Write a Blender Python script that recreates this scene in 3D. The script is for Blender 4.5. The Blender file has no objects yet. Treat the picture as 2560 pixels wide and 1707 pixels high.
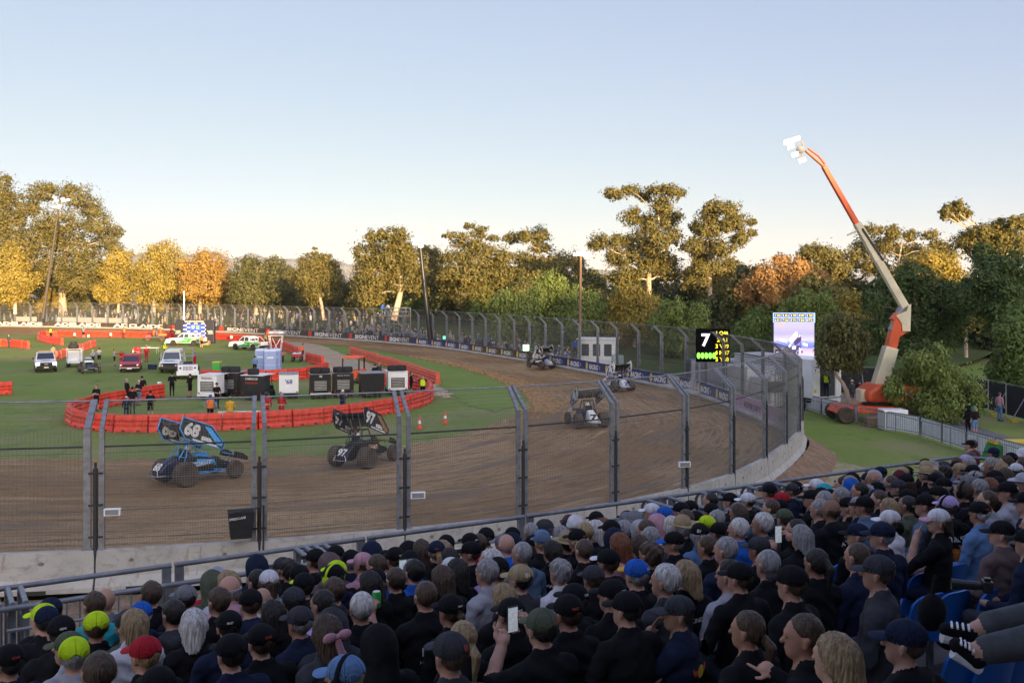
import bpy, math, random, numpy as np
from mathutils import Vector, Matrix
R = math.radians
PI = math.pi
sc = bpy.context.scene
COL = sc.collection
# ---- survey of the place: camera 8.2 m above the infield; plan positions were read off with these ----
F0, YH, H = 2400.0, 718.0, 8.2
def P(x, y, z=0.0):
    Y = (H - z) * F0 / (y - YH)
    return Vector(((x - 1280) * Y / F0, Y, z))
def PD(x, y, Y):
    return Vector(((x - 1280) * Y / F0, Y, H - (y - YH) * Y / F0))
rnd = random.Random(7)

# ---------------------------------------------------------------- materials
def _n(nt, t, **kw):
    n = nt.nodes.new(t)
    for k, v in kw.items():
        if k in n.inputs: n.inputs[k].default_value = v
        else: setattr(n, k, v)
    return n
def c4(c): return (c[0], c[1], c[2], 1.0)
MATS = {}
def mat(name, col, rough=.6, var=.12, scale=6., bump=0., metal=0., emit=0., spec=.4, stretch=None, island=0., sheen=0.):
    if name in MATS: return MATS[name]
    m = bpy.data.materials.new(name); m.use_nodes = True
    nt = m.node_tree; b = nt.nodes['Principled BSDF']
    b.inputs['Roughness'].default_value = rough; b.inputs['Metallic'].default_value = metal
    b.inputs['Specular IOR Level'].default_value = spec
    if emit:
        b.inputs['Emission Color'].default_value = c4(col); b.inputs['Emission Strength'].default_value = emit * .58
    tc = _n(nt, 'ShaderNodeTexCoord'); src = tc.outputs['Object']
    if stretch:
        mp = _n(nt, 'ShaderNodeMapping'); mp.inputs['Scale'].default_value = stretch
        nt.links.new(src, mp.inputs['Vector']); src = mp.outputs['Vector']
    no = _n(nt, 'ShaderNodeTexNoise', Scale=scale, Detail=5.); nt.links.new(src, no.inputs['Vector'])
    mr = _n(nt, 'ShaderNodeMapRange'); mr.inputs[1].default_value = .3; mr.inputs[2].default_value = .7
    mr.inputs[3].default_value = 1 - var; mr.inputs[4].default_value = 1 + var
    nt.links.new(no.outputs['Fac'], mr.inputs[0])
    hs = _n(nt, 'ShaderNodeHueSaturation'); hs.inputs['Color'].default_value = c4(col)
    nt.links.new(mr.outputs[0], hs.inputs['Value'])
    if island:
        ge = _n(nt, 'ShaderNodeNewGeometry')
        m2 = _n(nt, 'ShaderNodeMapRange'); m2.inputs[3].default_value = 1 - island; m2.inputs[4].default_value = 1 + island
        nt.links.new(ge.outputs['Random Per Island'], m2.inputs[0])
        mm = _n(nt, 'ShaderNodeMath', operation='MULTIPLY')
        nt.links.new(mr.outputs[0], mm.inputs[0]); nt.links.new(m2.outputs[0], mm.inputs[1])
        nt.links.new(mm.outputs[0], hs.inputs['Value'])
    nt.links.new(hs.outputs[0], b.inputs['Base Color'])
    if bump:
        bp = _n(nt, 'ShaderNodeBump', Strength=bump, Distance=.02)
        nt.links.new(no.outputs['Fac'], bp.inputs['Height']); nt.links.new(bp.outputs[0], b.inputs['Normal'])
    if sheen: b.inputs['Sheen Weight'].default_value = sheen
    MATS[name] = m
    return m

# ---------------------------------------------------------------- objects
def tag(o, label=None, cat=None, group=None, kind=None):
    if label: o['label'] = label
    if cat: o['category'] = cat
    if group: o['group'] = group
    if kind: o['kind'] = kind
    return o
def empty(name, loc, rz=0., label=None, cat=None, group=None, sc_=1.0):
    o = bpy.data.objects.new(name, None); COL.objects.link(o)
    o.location = loc; o.rotation_euler = (0, 0, rz); o.empty_display_size = .2
    if sc_ != 1.0: o.scale = (sc_,) * 3
    return tag(o, label, cat, group)
def link(name, me, parent=None):
    o = bpy.data.objects.new(name, me); COL.objects.link(o)
    if parent: o.parent = parent
    return o
def copy_tree(o, parent=None):
    c = o.copy(); COL.objects.link(c); c.parent = parent
    for ch in o.children: copy_tree(ch, c)
    return c
def mesh_np(name, v, f, mats=(), mi=None, smooth=False):
    v = np.asarray(v, dtype=np.float32); f = np.asarray(f, dtype=np.int32)
    me = bpy.data.meshes.new(name); k = f.shape[1]
    me.vertices.add(len(v)); me.vertices.foreach_set('co', v.ravel())
    me.loops.add(f.size); me.loops.foreach_set('vertex_index', f.ravel())
    me.polygons.add(len(f)); me.polygons.foreach_set('loop_start', np.arange(0, f.size, k, dtype=np.int32))
    for m in mats: me.materials.append(m)
    if mi is not None: me.polygons.foreach_set('material_index', np.asarray(mi, dtype=np.int32))
    me.polygons.foreach_set('use_smooth', np.full(len(f), smooth))
    me.update(calc_edges=True)
    return me

# lettering: flat glyph meshes made once
TXT = {}
def pre_texts(specs):
    obs = []
    for key in specs:
        if key in TXT: continue
        body, bold, shear = key
        cu = bpy.data.curves.new('t', 'FONT'); cu.body = body; cu.size = 1; cu.offset = bold; cu.shear = shear
        cu.align_x = 'CENTER'; cu.resolution_u = 3
        ob = bpy.data.objects.new('t', cu); COL.objects.link(ob); obs.append((key, ob)); TXT[key] = None
    dg = bpy.context.evaluated_depsgraph_get(); dg.update()
    for key, ob in obs:
        e = ob.evaluated_get(dg); me = e.to_mesh()
        vs = np.array([v.co[:2] for v in me.vertices]); fs = [tuple(p.vertices) for p in me.polygons]
        e.to_mesh_clear()
        lo, hi = vs.min(0), vs.max(0)
        TXT[key] = ((vs - (lo + hi) / 2) / (hi[1] - lo[1]), fs, (hi[0] - lo[0]) / (hi[1] - lo[1]))
    for key, ob in obs:
        cu = ob.data; bpy.data.objects.remove(ob); bpy.data.curves.remove(cu)
WANT = set()

class MB:
    """collects shapes, links them as one mesh object"""
    def __init__(s): s.v = []; s.f = []; s.m = []; s.mi = 0; s.M = None
    def add(s, vs, fs, mi=None):
        o = len(s.v)
        if s.M is not None: vs = [tuple(s.M @ Vector(v)) for v in vs]
        s.v += [tuple(v) for v in vs]
        for f in fs:
            s.f.append(tuple(i + o for i in f)); s.m.append(s.mi if mi is None else mi)
        return s
    def box(s, x0, x1, y0, y1, z0, z1, mi=None, tx=0., ty=0.):
        vs = [(x0, y0, z0), (x1, y0, z0), (x1, y1, z0), (x0, y1, z0),
              (x0 + tx, y0 + ty, z1), (x1 - tx, y0 + ty, z1), (x1 - tx, y1 - ty, z1), (x0 + tx, y1 - ty, z1)]
        return s.add(vs, [(3, 2, 1, 0), (4, 5, 6, 7), (0, 1, 5, 4), (1, 2, 6, 5), (2, 3, 7, 6), (3, 0, 4, 7)], mi)
    def cyl(s, a, b, r, r2=None, n=8, mi=None, cap=True):
        a = Vector(a); b = Vector(b); d = (b - a)
        if d.length < 1e-6: return s
        d.normalize(); u = d.orthogonal().normalized(); w = d.cross(u); r2 = r if r2 is None else r2
        vs = []
        for i in range(n):
            t = 2 * PI * i / n; q = u * math.cos(t) + w * math.sin(t)
            vs.append(a + q * r); vs.append(b + q * r2)
        fs = [(2 * i, (2 * i + 2) % (2 * n), (2 * i + 3) % (2 * n), 2 * i + 1) for i in range(n)]
        if cap: fs += [tuple(2 * i for i in range(n))[::-1], tuple(2 * i + 1 for i in range(n))]
        return s.add(vs, fs, mi)
    def tube(s, pts, r, n=6, mi=None, taper=None):
        pts = [Vector(p) for p in pts]; vs = []; u = None
        for i, p in enumerate(pts):
            d = (pts[min(i + 1, len(pts) - 1)] - pts[max(i - 1, 0)]).normalized()
            u = d.orthogonal().normalized() if u is None else (u - d * u.dot(d)).normalized()
            w = d.cross(u); rr = r if taper is None else r + (taper - r) * i / (len(pts) - 1)
            for k in range(n):
                t = 2 * PI * k / n; vs.append(p + (u * math.cos(t) + w * math.sin(t)) * rr)
        fs = []
        for i in range(len(pts) - 1):
            for k in range(n):
                k2 = (k + 1) % n; fs.append((i * n + k, i * n + k2, (i + 1) * n + k2, (i + 1) * n + k))
        fs += [tuple(range(n))[::-1], tuple(range((len(pts) - 1) * n, len(pts) * n))]
        return s.add(vs, fs, mi)
    def prism(s, poly, y0, y1, mi=None, top=None):
        """poly in x,z; extruded along y; top: (z_from, inset) pulls higher points inwards"""
        n = len(poly)
        def ins(z): return 0 if not top else max(0, (z - top[0])) * top[1]
        vs = [(x, y0 + ins(z), z) for x, z in poly] + [(x, y1 - ins(z), z) for x, z in poly]
        fs = [tuple(range(n)), tuple(range(n, 2 * n))[::-1]]
        fs += [(i, i + n, (i + 1) % n + n, (i + 1) % n) for i in range(n)]
        return s.add(vs, fs, mi)
    def lathe(s, prof, n=16, c=(0, 0, 0), ax='z', mi=None):
        vs = []; c = Vector(c)
        for r, h in prof:
            for k in range(n):
                t = 2 * PI * k / n; a, b = r * math.cos(t), r * math.sin(t)
                q = (a, b, h) if ax == 'z' else ((a, h, b) if ax == 'y' else (h, a, b))
                vs.append(c + Vector(q))
        fs = []
        for i in range(len(prof) - 1):
            for k in range(n):
                k2 = (k + 1) % n; fs.append((i * n + k, i * n + k2, (i + 1) * n + k2, (i + 1) * n + k))
        if prof[0][0] > 1e-4: fs.append(tuple(range(n))[::-1])
        if prof[-1][0] > 1e-4: fs.append(tuple(range((len(prof) - 1) * n, len(prof) * n)))
        return s.add(vs, fs, mi)
    def ell(s, c, r, mi=None, nu=12, nv=8):
        prof = [(math.sin(PI * i / nv), -math.cos(PI * i / nv)) for i in range(nv + 1)]
        vs = []; fs = []
        for a, h in prof:
            for k in range(nu):
                t = 2 * PI * k / nu; vs.append((c[0] + r[0] * a * math.cos(t), c[1] + r[1] * a * math.sin(t), c[2] + r[2] * h))
        for i in range(nv):
            for k in range(nu):
                k2 = (k + 1) % nu; fs.append((i * nu + k, i * nu + k2, (i + 1) * nu + k2, (i + 1) * nu + k))
        return s.add(vs, fs, mi)
    def quad(s, a, b, c, d, mi=None): return s.add([a, b, c, d], [(0, 1, 2, 3)], mi)
    def text(s, body, c, ux, uy, h=None, w=None, bold=.02, shear=0., mi=None, hs=None):
        key = (body, bold, shear)
        if TXT.get(key) is None:
            pre_texts([key])
        vs, fs, asp = TXT[key]; c = Vector(c); ux = Vector(ux).normalized(); uy = Vector(uy).normalized()
        if h is None: h = w / asp
        k = h if w is None else w / asp
        return s.add([c + ux * float(x) * k + uy * float(y) * h for x, y in vs], fs, mi)
    def build(s, name, mats, parent=None, smooth=None, bevel=0., label=None):
        me = bpy.data.meshes.new(name); me.from_pydata(s.v, [], s.f)
        for m in (mats if isinstance(mats, (list, tuple)) else [mats]): me.materials.append(m)
        me.polygons.foreach_set('material_index', s.m)
        if smooth:
            me.shade_smooth(); me.set_sharp_from_angle(angle=R(smooth))
        o = link(name, me, parent)
        if bevel:
            b = o.modifiers.new('edge', 'BEVEL'); b.width = bevel; b.segments = 2; b.limit_method = 'ANGLE'; b.angle_limit = R(35)
        if label: o['label'] = label
        return o

def catmull(pts, n):
    """n samples per span"""
    out = []; m = len(pts); pts = [Vector(p) for p in pts]
    for i in range(m - 1):
        p0, p1, p2, p3 = pts[max(i - 1, 0)], pts[i], pts[i + 1], pts[min(i + 2, m - 1)]
        for k in range(n):
            t = k / n
            out.append(.5 * ((2 * p1) + (p2 - p0) * t + (2 * p0 - 5 * p1 + 4 * p2 - p3) * t * t + (3 * p1 - p0 - 3 * p2 + p3) * t ** 3))
    out.append(pts[-1]); return out
def resample(pts, step):
    d = [0.]
    for a, b in zip(pts, pts[1:]): d.append(d[-1] + (b - a).length)
    n = max(1, round(d[-1] / step)); out = []; j = 0
    for i in range(n + 1):
        t = d[-1] * i / n
        while j < len(d) - 2 and d[j + 1] < t: j += 1
        u = (t - d[j]) / max(1e-9, d[j + 1] - d[j]); out.append(pts[j].lerp(pts[j + 1], u))
    return out
def ordn(n):
    return str(n) + ('th' if 10 <= n % 100 <= 20 else {1: 'st', 2: 'nd', 3: 'rd'}.get(n % 10, 'th'))

# ---------------------------------------------------------------- camera, sky, sun
cam = bpy.data.cameras.new('camera'); co = bpy.data.objects.new('camera', cam); COL.objects.link(co); sc.camera = co
co.location = (0, 0, H); co.rotation_euler = (R(90), 0, 0)
cam.sensor_width = 36; cam.lens = F0 / 2560 * 36; cam.shift_y = -(853.5 - YH) / 2560
cam.clip_start = .1; cam.clip_end = 9000
W = bpy.data.worlds.new('World'); sc.world = W; W.use_nodes = True
nt = W.node_tree; bg = nt.nodes['Background']
sky = nt.nodes.new('ShaderNodeTexSky'); sky.sky_type = 'NISHITA'; sky.sun_disc = False
SUN_EL, SUN_AZ = R(7.0), R(25)           # low sun behind the grandstand, over the right shoulder
sv = Vector((math.sin(SUN_AZ) * math.cos(SUN_EL), -math.cos(SUN_AZ) * math.cos(SUN_EL), math.sin(SUN_EL)))
sky.sun_elevation = SUN_EL
sky.sun_rotation = math.atan2(sv.x, sv.y)
sky.altitude = 0; sky.air_density = .7; sky.dust_density = .3; sky.ozone_density = 3.0
# colour grade of the sky: flattens the clear-sky gradient per channel
SKY_S = .058
sp = nt.nodes.new('ShaderNodeSeparateColor'); cb = nt.nodes.new('ShaderNodeCombineColor'); nt.links.new(sky.outputs[0], sp.inputs[0])
for i, (gm, a) in enumerate(((.502, 1.40), (.492, 1.10), (.267, .895))):
    m1 = nt.nodes.new('ShaderNodeMath'); m1.operation = 'MULTIPLY'; m1.inputs[1].default_value = .15
    pw = nt.nodes.new('ShaderNodeMath'); pw.operation = 'POWER'; pw.inputs[1].default_value = gm
    m2 = nt.nodes.new('ShaderNodeMath'); m2.operation = 'MULTIPLY'; m2.inputs[1].default_value = a / .15
    nt.links.new(sp.outputs[i], m1.inputs[0]); nt.links.new(m1.outputs[0], pw.inputs[0]); nt.links.new(pw.outputs[0], m2.inputs[0])
    gl = nt.nodes.new('ShaderNodeMath'); gl.operation = 'MAXIMUM'; nt.links.new(m2.outputs[0], gl.inputs[0]); nt.links.new(sp.outputs[i], gl.inputs[1]); nt.links.new(gl.outputs[0], cb.inputs[i])
# added glow on the unseen sun side of the sky, brightens shaded surfaces
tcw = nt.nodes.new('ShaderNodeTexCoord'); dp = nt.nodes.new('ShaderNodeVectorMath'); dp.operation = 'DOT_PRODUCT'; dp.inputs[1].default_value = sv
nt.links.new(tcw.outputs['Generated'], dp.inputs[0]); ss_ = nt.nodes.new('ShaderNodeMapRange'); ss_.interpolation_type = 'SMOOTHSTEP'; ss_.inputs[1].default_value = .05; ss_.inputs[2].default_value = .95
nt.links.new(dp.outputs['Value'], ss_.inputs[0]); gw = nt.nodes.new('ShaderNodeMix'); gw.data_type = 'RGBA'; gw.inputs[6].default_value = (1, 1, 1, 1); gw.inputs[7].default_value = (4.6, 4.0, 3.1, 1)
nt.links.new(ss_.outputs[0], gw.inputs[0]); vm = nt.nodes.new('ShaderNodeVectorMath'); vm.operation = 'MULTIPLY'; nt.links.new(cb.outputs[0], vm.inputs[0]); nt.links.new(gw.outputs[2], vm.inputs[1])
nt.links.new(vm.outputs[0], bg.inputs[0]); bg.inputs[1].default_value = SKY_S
sl = bpy.data.lights.new('sun', 'SUN'); so = bpy.data.objects.new('sun', sl); COL.objects.link(so)
so.rotation_euler = sv.to_track_quat('Z', 'Y').to_euler(); sl.energy = 5.0; sl.angle = R(.5); sl.color = (1, .70, .36)
so.location = (60, -130, 60)
sc.view_settings.view_transform = 'Standard'; sc.view_settings.look = 'None'; sc.view_settings.gamma = 1
sc.view_settings.exposure = 1.5
# ================================================================= ground, track, walls, fences
def ground_mat(name, c1, c2, c3, s1, s2, rough=.9, bump=.3, stretch=None, wear=None, thr=(.4, .6)):
    m = bpy.data.materials.new(name); m.use_nodes = True; nt = m.node_tree; b = nt.nodes['Principled BSDF']
    b.inputs['Roughness'].default_value = rough; b.inputs['Specular IOR Level'].default_value = .15
    tc = _n(nt, 'ShaderNodeTexCoord'); src = tc.outputs['Object']
    if stretch == 'uv': src = tc.outputs['UV']
    n1 = _n(nt, 'ShaderNodeTexNoise', Scale=s1, Detail=6., Roughness=.6); n2 = _n(nt, 'ShaderNodeTexNoise', Scale=s2, Detail=4., Roughness=.7)
    nt.links.new(src, n1.inputs['Vector']); nt.links.new(tc.outputs['Object'], n2.inputs['Vector'])
    r1 = _n(nt, 'ShaderNodeMapRange'); r1.inputs[1].default_value, r1.inputs[2].default_value = thr
    nt.links.new(n1.outputs['Fac'], r1.inputs[0])
    mx = _n(nt, 'ShaderNodeMix', data_type='RGBA'); mx.inputs[6].default_value = c4(c1); mx.inputs[7].default_value = c4(c2)
    nt.links.new(r1.outputs[0], mx.inputs[0])
    r2 = _n(nt, 'ShaderNodeMapRange'); r2.inputs[1].default_value = .52; r2.inputs[2].default_value = .75
    nt.links.new(n2.outputs['Fac'], r2.inputs[0])
    mx2 = _n(nt, 'ShaderNodeMix', data_type='RGBA'); mx2.inputs[7].default_value = c4(c3)
    nt.links.new(mx.outputs[2], mx2.inputs[6]); nt.links.new(r2.outputs[0], mx2.inputs[0])
    last = mx2.outputs[2]
    if wear:
        for col, ws, lo, hi, st in wear:
            nw = _n(nt, 'ShaderNodeTexNoise', Scale=ws, Detail=7., Roughness=.62, Distortion=.4); mpw = _n(nt, 'ShaderNodeMapping'); mpw.inputs['Scale'].default_value = st; mpw.inputs['Location'].default_value = (ws * 31, 7, 0)
            nt.links.new(src, mpw.inputs[0]); nt.links.new(mpw.outputs[0], nw.inputs['Vector'])
            rw_ = _n(nt, 'ShaderNodeMapRange'); rw_.inputs[1].default_value = lo; rw_.inputs[2].default_value = hi; nt.links.new(nw.outputs['Fac'], rw_.inputs[0])
            mw = _n(nt, 'ShaderNodeMix', data_type='RGBA'); mw.inputs[7].default_value = c4(col); nt.links.new(last, mw.inputs[6]); nt.links.new(rw_.outputs[0], mw.inputs[0]); last = mw.outputs[2]
    nt.links.new(last, b.inputs['Base Color'])
    bp = _n(nt, 'ShaderNodeBump', Strength=bump, Distance=.06)
    nt.links.new(n2.outputs['Fac'], bp.inputs['Height']); nt.links.new(bp.outputs[0], b.inputs['Normal'])
    MATS[name] = m
    return m
grass = ground_mat('grass', (.145, .212, .036), (.195, .222, .062), (.105, .17, .027), .09, 3.1, thr=(.40, .64), bump=.5, wear=[((.245, .215, .105), .11, .51, .68, (1, 1, 1)), ((.085, .135, .028), .5, .55, .75, (1, .4, 1)), ((.20, .24, .075), 2., .55, .8, (.15, 1, 1))])
grass2 = ground_mat('lush_grass', (.145, .225, .038), (.18, .235, .055), (.11, .175, .03), .3, 5., bump=.5, wear=[((.2, .22, .07), .35, .58, .75, (1, 1, 1))])
dirt = ground_mat('track_dirt', (.25, .148, .064), (.365, .24, .12), (.135, .08, .036), 1., 4.2, bump=1., stretch='uv', thr=(.44, .56), wear=[((.165, .098, .045), 1., .50, .62, (7, 70, 1)), ((.43, .30, .165), 1., .57, .70, (3.2, 26, 1)), ((.185, .132, .085), 1., .55, .64, (1.3, 9, 1)), ((.13, .078, .04), 1., .60, .66, (18, 150, 1))])
road = ground_mat('access_dirt', (.36, .27, .175), (.45, .35, .235), (.27, .195, .12), .25, 2.2, bump=.5, wear=[((.22, .22, .09), .5, .58, .72, (1, 1, 1))])
gravel = ground_mat('gravel', (.22, .155, .105), (.30, .225, .16), (.08, .055, .04), 3., 14., bump=1.)
mulch = ground_mat('mulch', (.22, .14, .088), (.30, .20, .13), (.11, .07, .045), 2., 9., bump=1.)
straw = ground_mat('straw', (.42, .36, .22), (.34, .29, .16), (.10, .16, .04), 1.2, 2.2, bump=.6)
bitumen = ground_mat('bitumen', (.13, .122, .13), (.17, .16, .165), (.09, .085, .09), .6, 12., bump=.2)
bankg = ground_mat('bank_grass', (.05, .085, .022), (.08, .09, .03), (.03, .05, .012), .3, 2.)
concrete = ground_mat('concrete', (.35, .335, .31), (.43, .41, .38), (.27, .255, .235), .8, 5., rough=.85, bump=.15, wear=[((.24, .19, .14), .9, .56, .72, (1, 1, 3)), ((.30, .26, .21), 3., .58, .68, (2, 2, .35))])

def sheet(name, pts, z, m, kind='structure', nz=None):
    mb = MB(); vs = [(p[0], p[1], z) for p in pts]
    mb.add(vs, [tuple(range(len(vs)))]); o = mb.build(name, m); o['kind'] = kind
    return o
def blob(cx, cy, rx, ry, rot, n=40, rough=.16, seed=1):
    r = random.Random(seed); ph = [r.uniform(0, 6.28) for _ in range(6)]; out = []
    for i in range(n):
        t = 2 * PI * i / n; k = 1 + rough * sum(math.sin((j + 2) * t + ph[j]) / (1 + j * .5) for j in range(6)) * .6
        x, y = rx * k * math.cos(t), ry * k * math.sin(t)
        out.append((cx + x * math.cos(rot) - y * math.sin(rot), cy + x * math.sin(rot) + y * math.cos(rot)))
    return out
g = MB()
S = 4200
g.quad((-S, -200, -.02), (S, -200, -.02), (S, 2 * S, -.02), (-S, 2 * S, -.02))
go = g.build('ground', grass); go['kind'] = 'structure'

TRK = [((-1500, 1440), (-1200, 1142)), ((-400, 1400), (-300, 1146)), ((240, 1373), (240, 1147)), ((648, 1350), (600, 1143)),
       ((1010, 1320), (850, 1133)), ((1305, 1290), (1010, 1115)), ((1536, 1255), (1120, 1092)), ((1714, 1219), (1200, 1070)),
       ((1831, 1183), (1260, 1050)), ((1910, 1145), (1300, 1034)), ((1992, 1083), (1332, 1018)), ((1998, 1046), (1338, 1004)),
       ((1900, 1003), (1325, 990)), ((1740, 950), (1290, 968)), ((1640, 931), (1250, 949)), ((1552, 916), (1200, 932)),
       ((1413, 893), (1120, 911)), ((1263, 871), (1020, 890)), ((1100, 850), (900, 870)), ((963, 838.6), (798, 860)),
       ((873, 832.6), (720, 853)), ((771, 827), (640, 848)), ((666, 821), (540, 845)), ((560, 816), (450, 842)),
       ((425, 811), (300, 839)), ((245, 806.7), (100, 837)), ((0, 803), (-150, 836)), ((-300, 800), (-500, 835)), ((-900, 796), (-1200, 834))]
WT, WB = 1.6, .6                         # wall top and the raised outer edge of the banked track
OUT = catmull([P(*o, WT) for o, i in TRK], 10); INN = catmull([P(*i, 0) for o, i in TRK], 10)
for p in OUT: p.z = 0
nrow = 14; tv = []; tf = []; uv = []; arc = 0
rr = random.Random(3)
for i, (a, b) in enumerate(zip(OUT, INN)):
    if i: arc += (OUT[i] - OUT[i - 1]).length
    for j in range(nrow + 1):
        t = j / nrow; p = b.lerp(a, t); wob = (rr.random() - .5) * .9 if j == 0 else 0
        if j == 0: p = p + (b - a).normalized() * wob
        tv.append((p.x, p.y, .004 + WB * max(0, (t - .1) / .9) ** 1.3)); uv.append((arc / 18, t))
for i in range(len(OUT) - 1):
    for j in range(nrow):
        tf.append((i * (nrow + 1) + j, i * (nrow + 1) + j + 1, (i + 1) * (nrow + 1) + j + 1, (i + 1) * (nrow + 1) + j))
me = mesh_np('track', tv, tf, [dirt], smooth=True)
ul = me.uv_layers.new(name='UVMap'); li = np.empty(len(me.loops), dtype=np.int32); me.loops.foreach_get('vertex_index', li)
ul.data.foreach_set('uv', np.array(uv, dtype=np.float32)[li].ravel())
link('dirt_track', me)['kind'] = 'structure'
def track_z(p):
    """height of the banked dirt under a plan point"""
    best = min(range(len(OUT)), key=lambda i: ((OUT[i] + INN[i]) / 2 - Vector((p[0], p[1], 0))).length)
    b = min(range(len(OUT)), key=lambda i: abs((OUT[i] - INN[i]).normalized().cross(Vector((p[0], p[1], 0)) - INN[i]).z) + 1000 * ((OUT[i] - Vector((p[0], p[1], 0))).length > 40))
    t = (Vector((p[0], p[1], 0)) - INN[b]).dot((OUT[b] - INN[b]).normalized()) / (OUT[b] - INN[b]).length
    return .004 + WB * max(0, (min(t, 1) - .1) / .9) ** 1.3
# rough ridge of loose clods along the inner edge of the turn
cl = MB(); rq = random.Random(11)
for i in range(len(INN)):
    if not 95 < i < 170: continue
    for k in range(16):
        t = abs(rq.gauss(0, .06)); p = INN[i].lerp(OUT[i], t + .01) + Vector((rq.uniform(-.7, .7), rq.uniform(-.7, .7), 0)); s_ = rq.uniform(.05, .22)
        cl.ell((p.x, p.y, .02), (s_, s_ * rq.uniform(.6, 1), s_ * .6), nu=6, nv=4)
co_ = cl.build('loose_dirt', dirt, smooth=60); tag(co_, kind='stuff')
# access road of pale dirt between the plastic barriers
RD = [(636, 847), (720, 853), (798, 861), (884, 893), (990, 930), (1062, 953), (1100, 966), (1128, 984), (1118, 996), (1092, 990), (1084, 980), (1062, 968), (1000, 957),
      (940, 950), (880, 948), (832, 938), (806, 917), (766, 905), (707, 872), (664, 860)]
def ragged(px, step=.7, amp=.35, seed=1):
    pts = [P(*q) for q in px]; pts.append(pts[0]); q = resample(pts, step); r = random.Random(seed)
    return [(p.x + r.uniform(-amp, amp), p.y + r.uniform(-amp, amp)) for p in q[:-1]]
sheet('access_road', ragged(RD), .006, road)
sheet('grass_verge', ragged([(798, 861), (884, 869), (1020, 891), (1110, 911), (1190, 933), (1250, 952), (1290, 975), (1322, 1000), (1316, 1012), (1235, 1028), (1160, 1012), (1120, 976), (1075, 950), (990, 930), (884, 893)], seed=2), .010, grass2)
# outside of the wall: mulch and gravel shoulder, then grass
nrm = []
for i in range(len(OUT)):
    d = (OUT[min(i + 1, len(OUT) - 1)] - OUT[max(i - 1, 0)]).normalized(); nrm.append(Vector((d.y, -d.x, 0)))
iA = 150
def apron(name, i0, i1, rows, m):
    v = []; f = []; k = len(rows)
    for i in range(i0, i1 + 1):
        w = min(1., max(0., (i - i0) / 40.)) if name == 'spectator_bank' else 1.
        for d, z in rows:
            d2 = d if w == 1. else d * (.25 + .75 * w)
            p = OUT[i] + nrm[i] * d2; v.append((p.x, p.y, z if w == 1. else (z * w - .03 * (1 - w) if d > .5 else z)))
    for i in range(i1 - i0):
        for j in range(k - 1): f.append((i * k + j, i * k + j + 1, (i + 1) * k + j + 1, (i + 1) * k + j))
    o = link(name, mesh_np(name, v, f, [m], smooth=True)); o['kind'] = 'structure'; return o
apron('gravel_strip', 0, 66, [(.3, .5), (2.5, .35), (16, .33), (30, .3)], gravel)
apron('mulch_bank', 64, 152, [(.3, .7), (.9, .40), (1.6, -.03)], mulch)
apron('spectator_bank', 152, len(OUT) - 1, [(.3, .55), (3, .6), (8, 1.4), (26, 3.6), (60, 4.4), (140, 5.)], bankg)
sw = MB(); rw = random.Random(21)
for k in range(9000):
    x, y, rx, ry = rw.choice([(2085, 1168, 1.3, 3.4), (2060, 1235, 2.0, 2.4), (2110, 1200, 1.4, 2.2), (2042, 1125, .4, 1.2)]); p = P(x, y)
    a, r = rw.uniform(0, 6.28), rw.random() ** .7; q = (p.x + rx * r * math.cos(a) - .3 * ry * r * math.sin(a), p.y + ry * r * math.sin(a)); t = rw.uniform(0, 3.14); l = rw.uniform(.06, .2); w = l * .3
    c_, s_ = math.cos(t), math.sin(t)
    sw.quad((q[0] - c_ * l, q[1] - s_ * l, .0), (q[0] + s_ * w, q[1] - c_ * w, .012), (q[0] + c_ * l, q[1] + s_ * l, .02), (q[0] - s_ * w, q[1] + c_ * w, .012))
tag(sw.build('straw', mat('straw', (.46, .39, .24), .9, .25, 3.)), kind='stuff')
sheet('path', [P(*q) for q in [(2150, 1015), (2240, 1010), (2310, 1015), (2400, 1050), (2560, 1105), (2900, 1210), (2900, 1260), (2560, 1140), (2420, 1094), (2300, 1070), (2200, 1050)]], -.012, bitumen)
sheet('far_path', [P(*q) for q in [(2050, 985), (2200, 990), (2200, 1002), (2050, 1000)]], -.012, bitumen)

# ---------------------------------------------------------------- concrete wall and catch fence
steel = mat('galvanised_steel', (.215, .225, .245), .45, .25, 7., metal=.35)
wirem = mat('galvanised_wire', (.19, .188, .18), .5, .1, 20., metal=.2)
darkpipe = mat('dark_pipe', (.03, .032, .036), .6, .2)
joint_i = [0, 5, 10, 20, 30, 40, 50, 60, 70, 80]
L0 = 3.7
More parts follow.
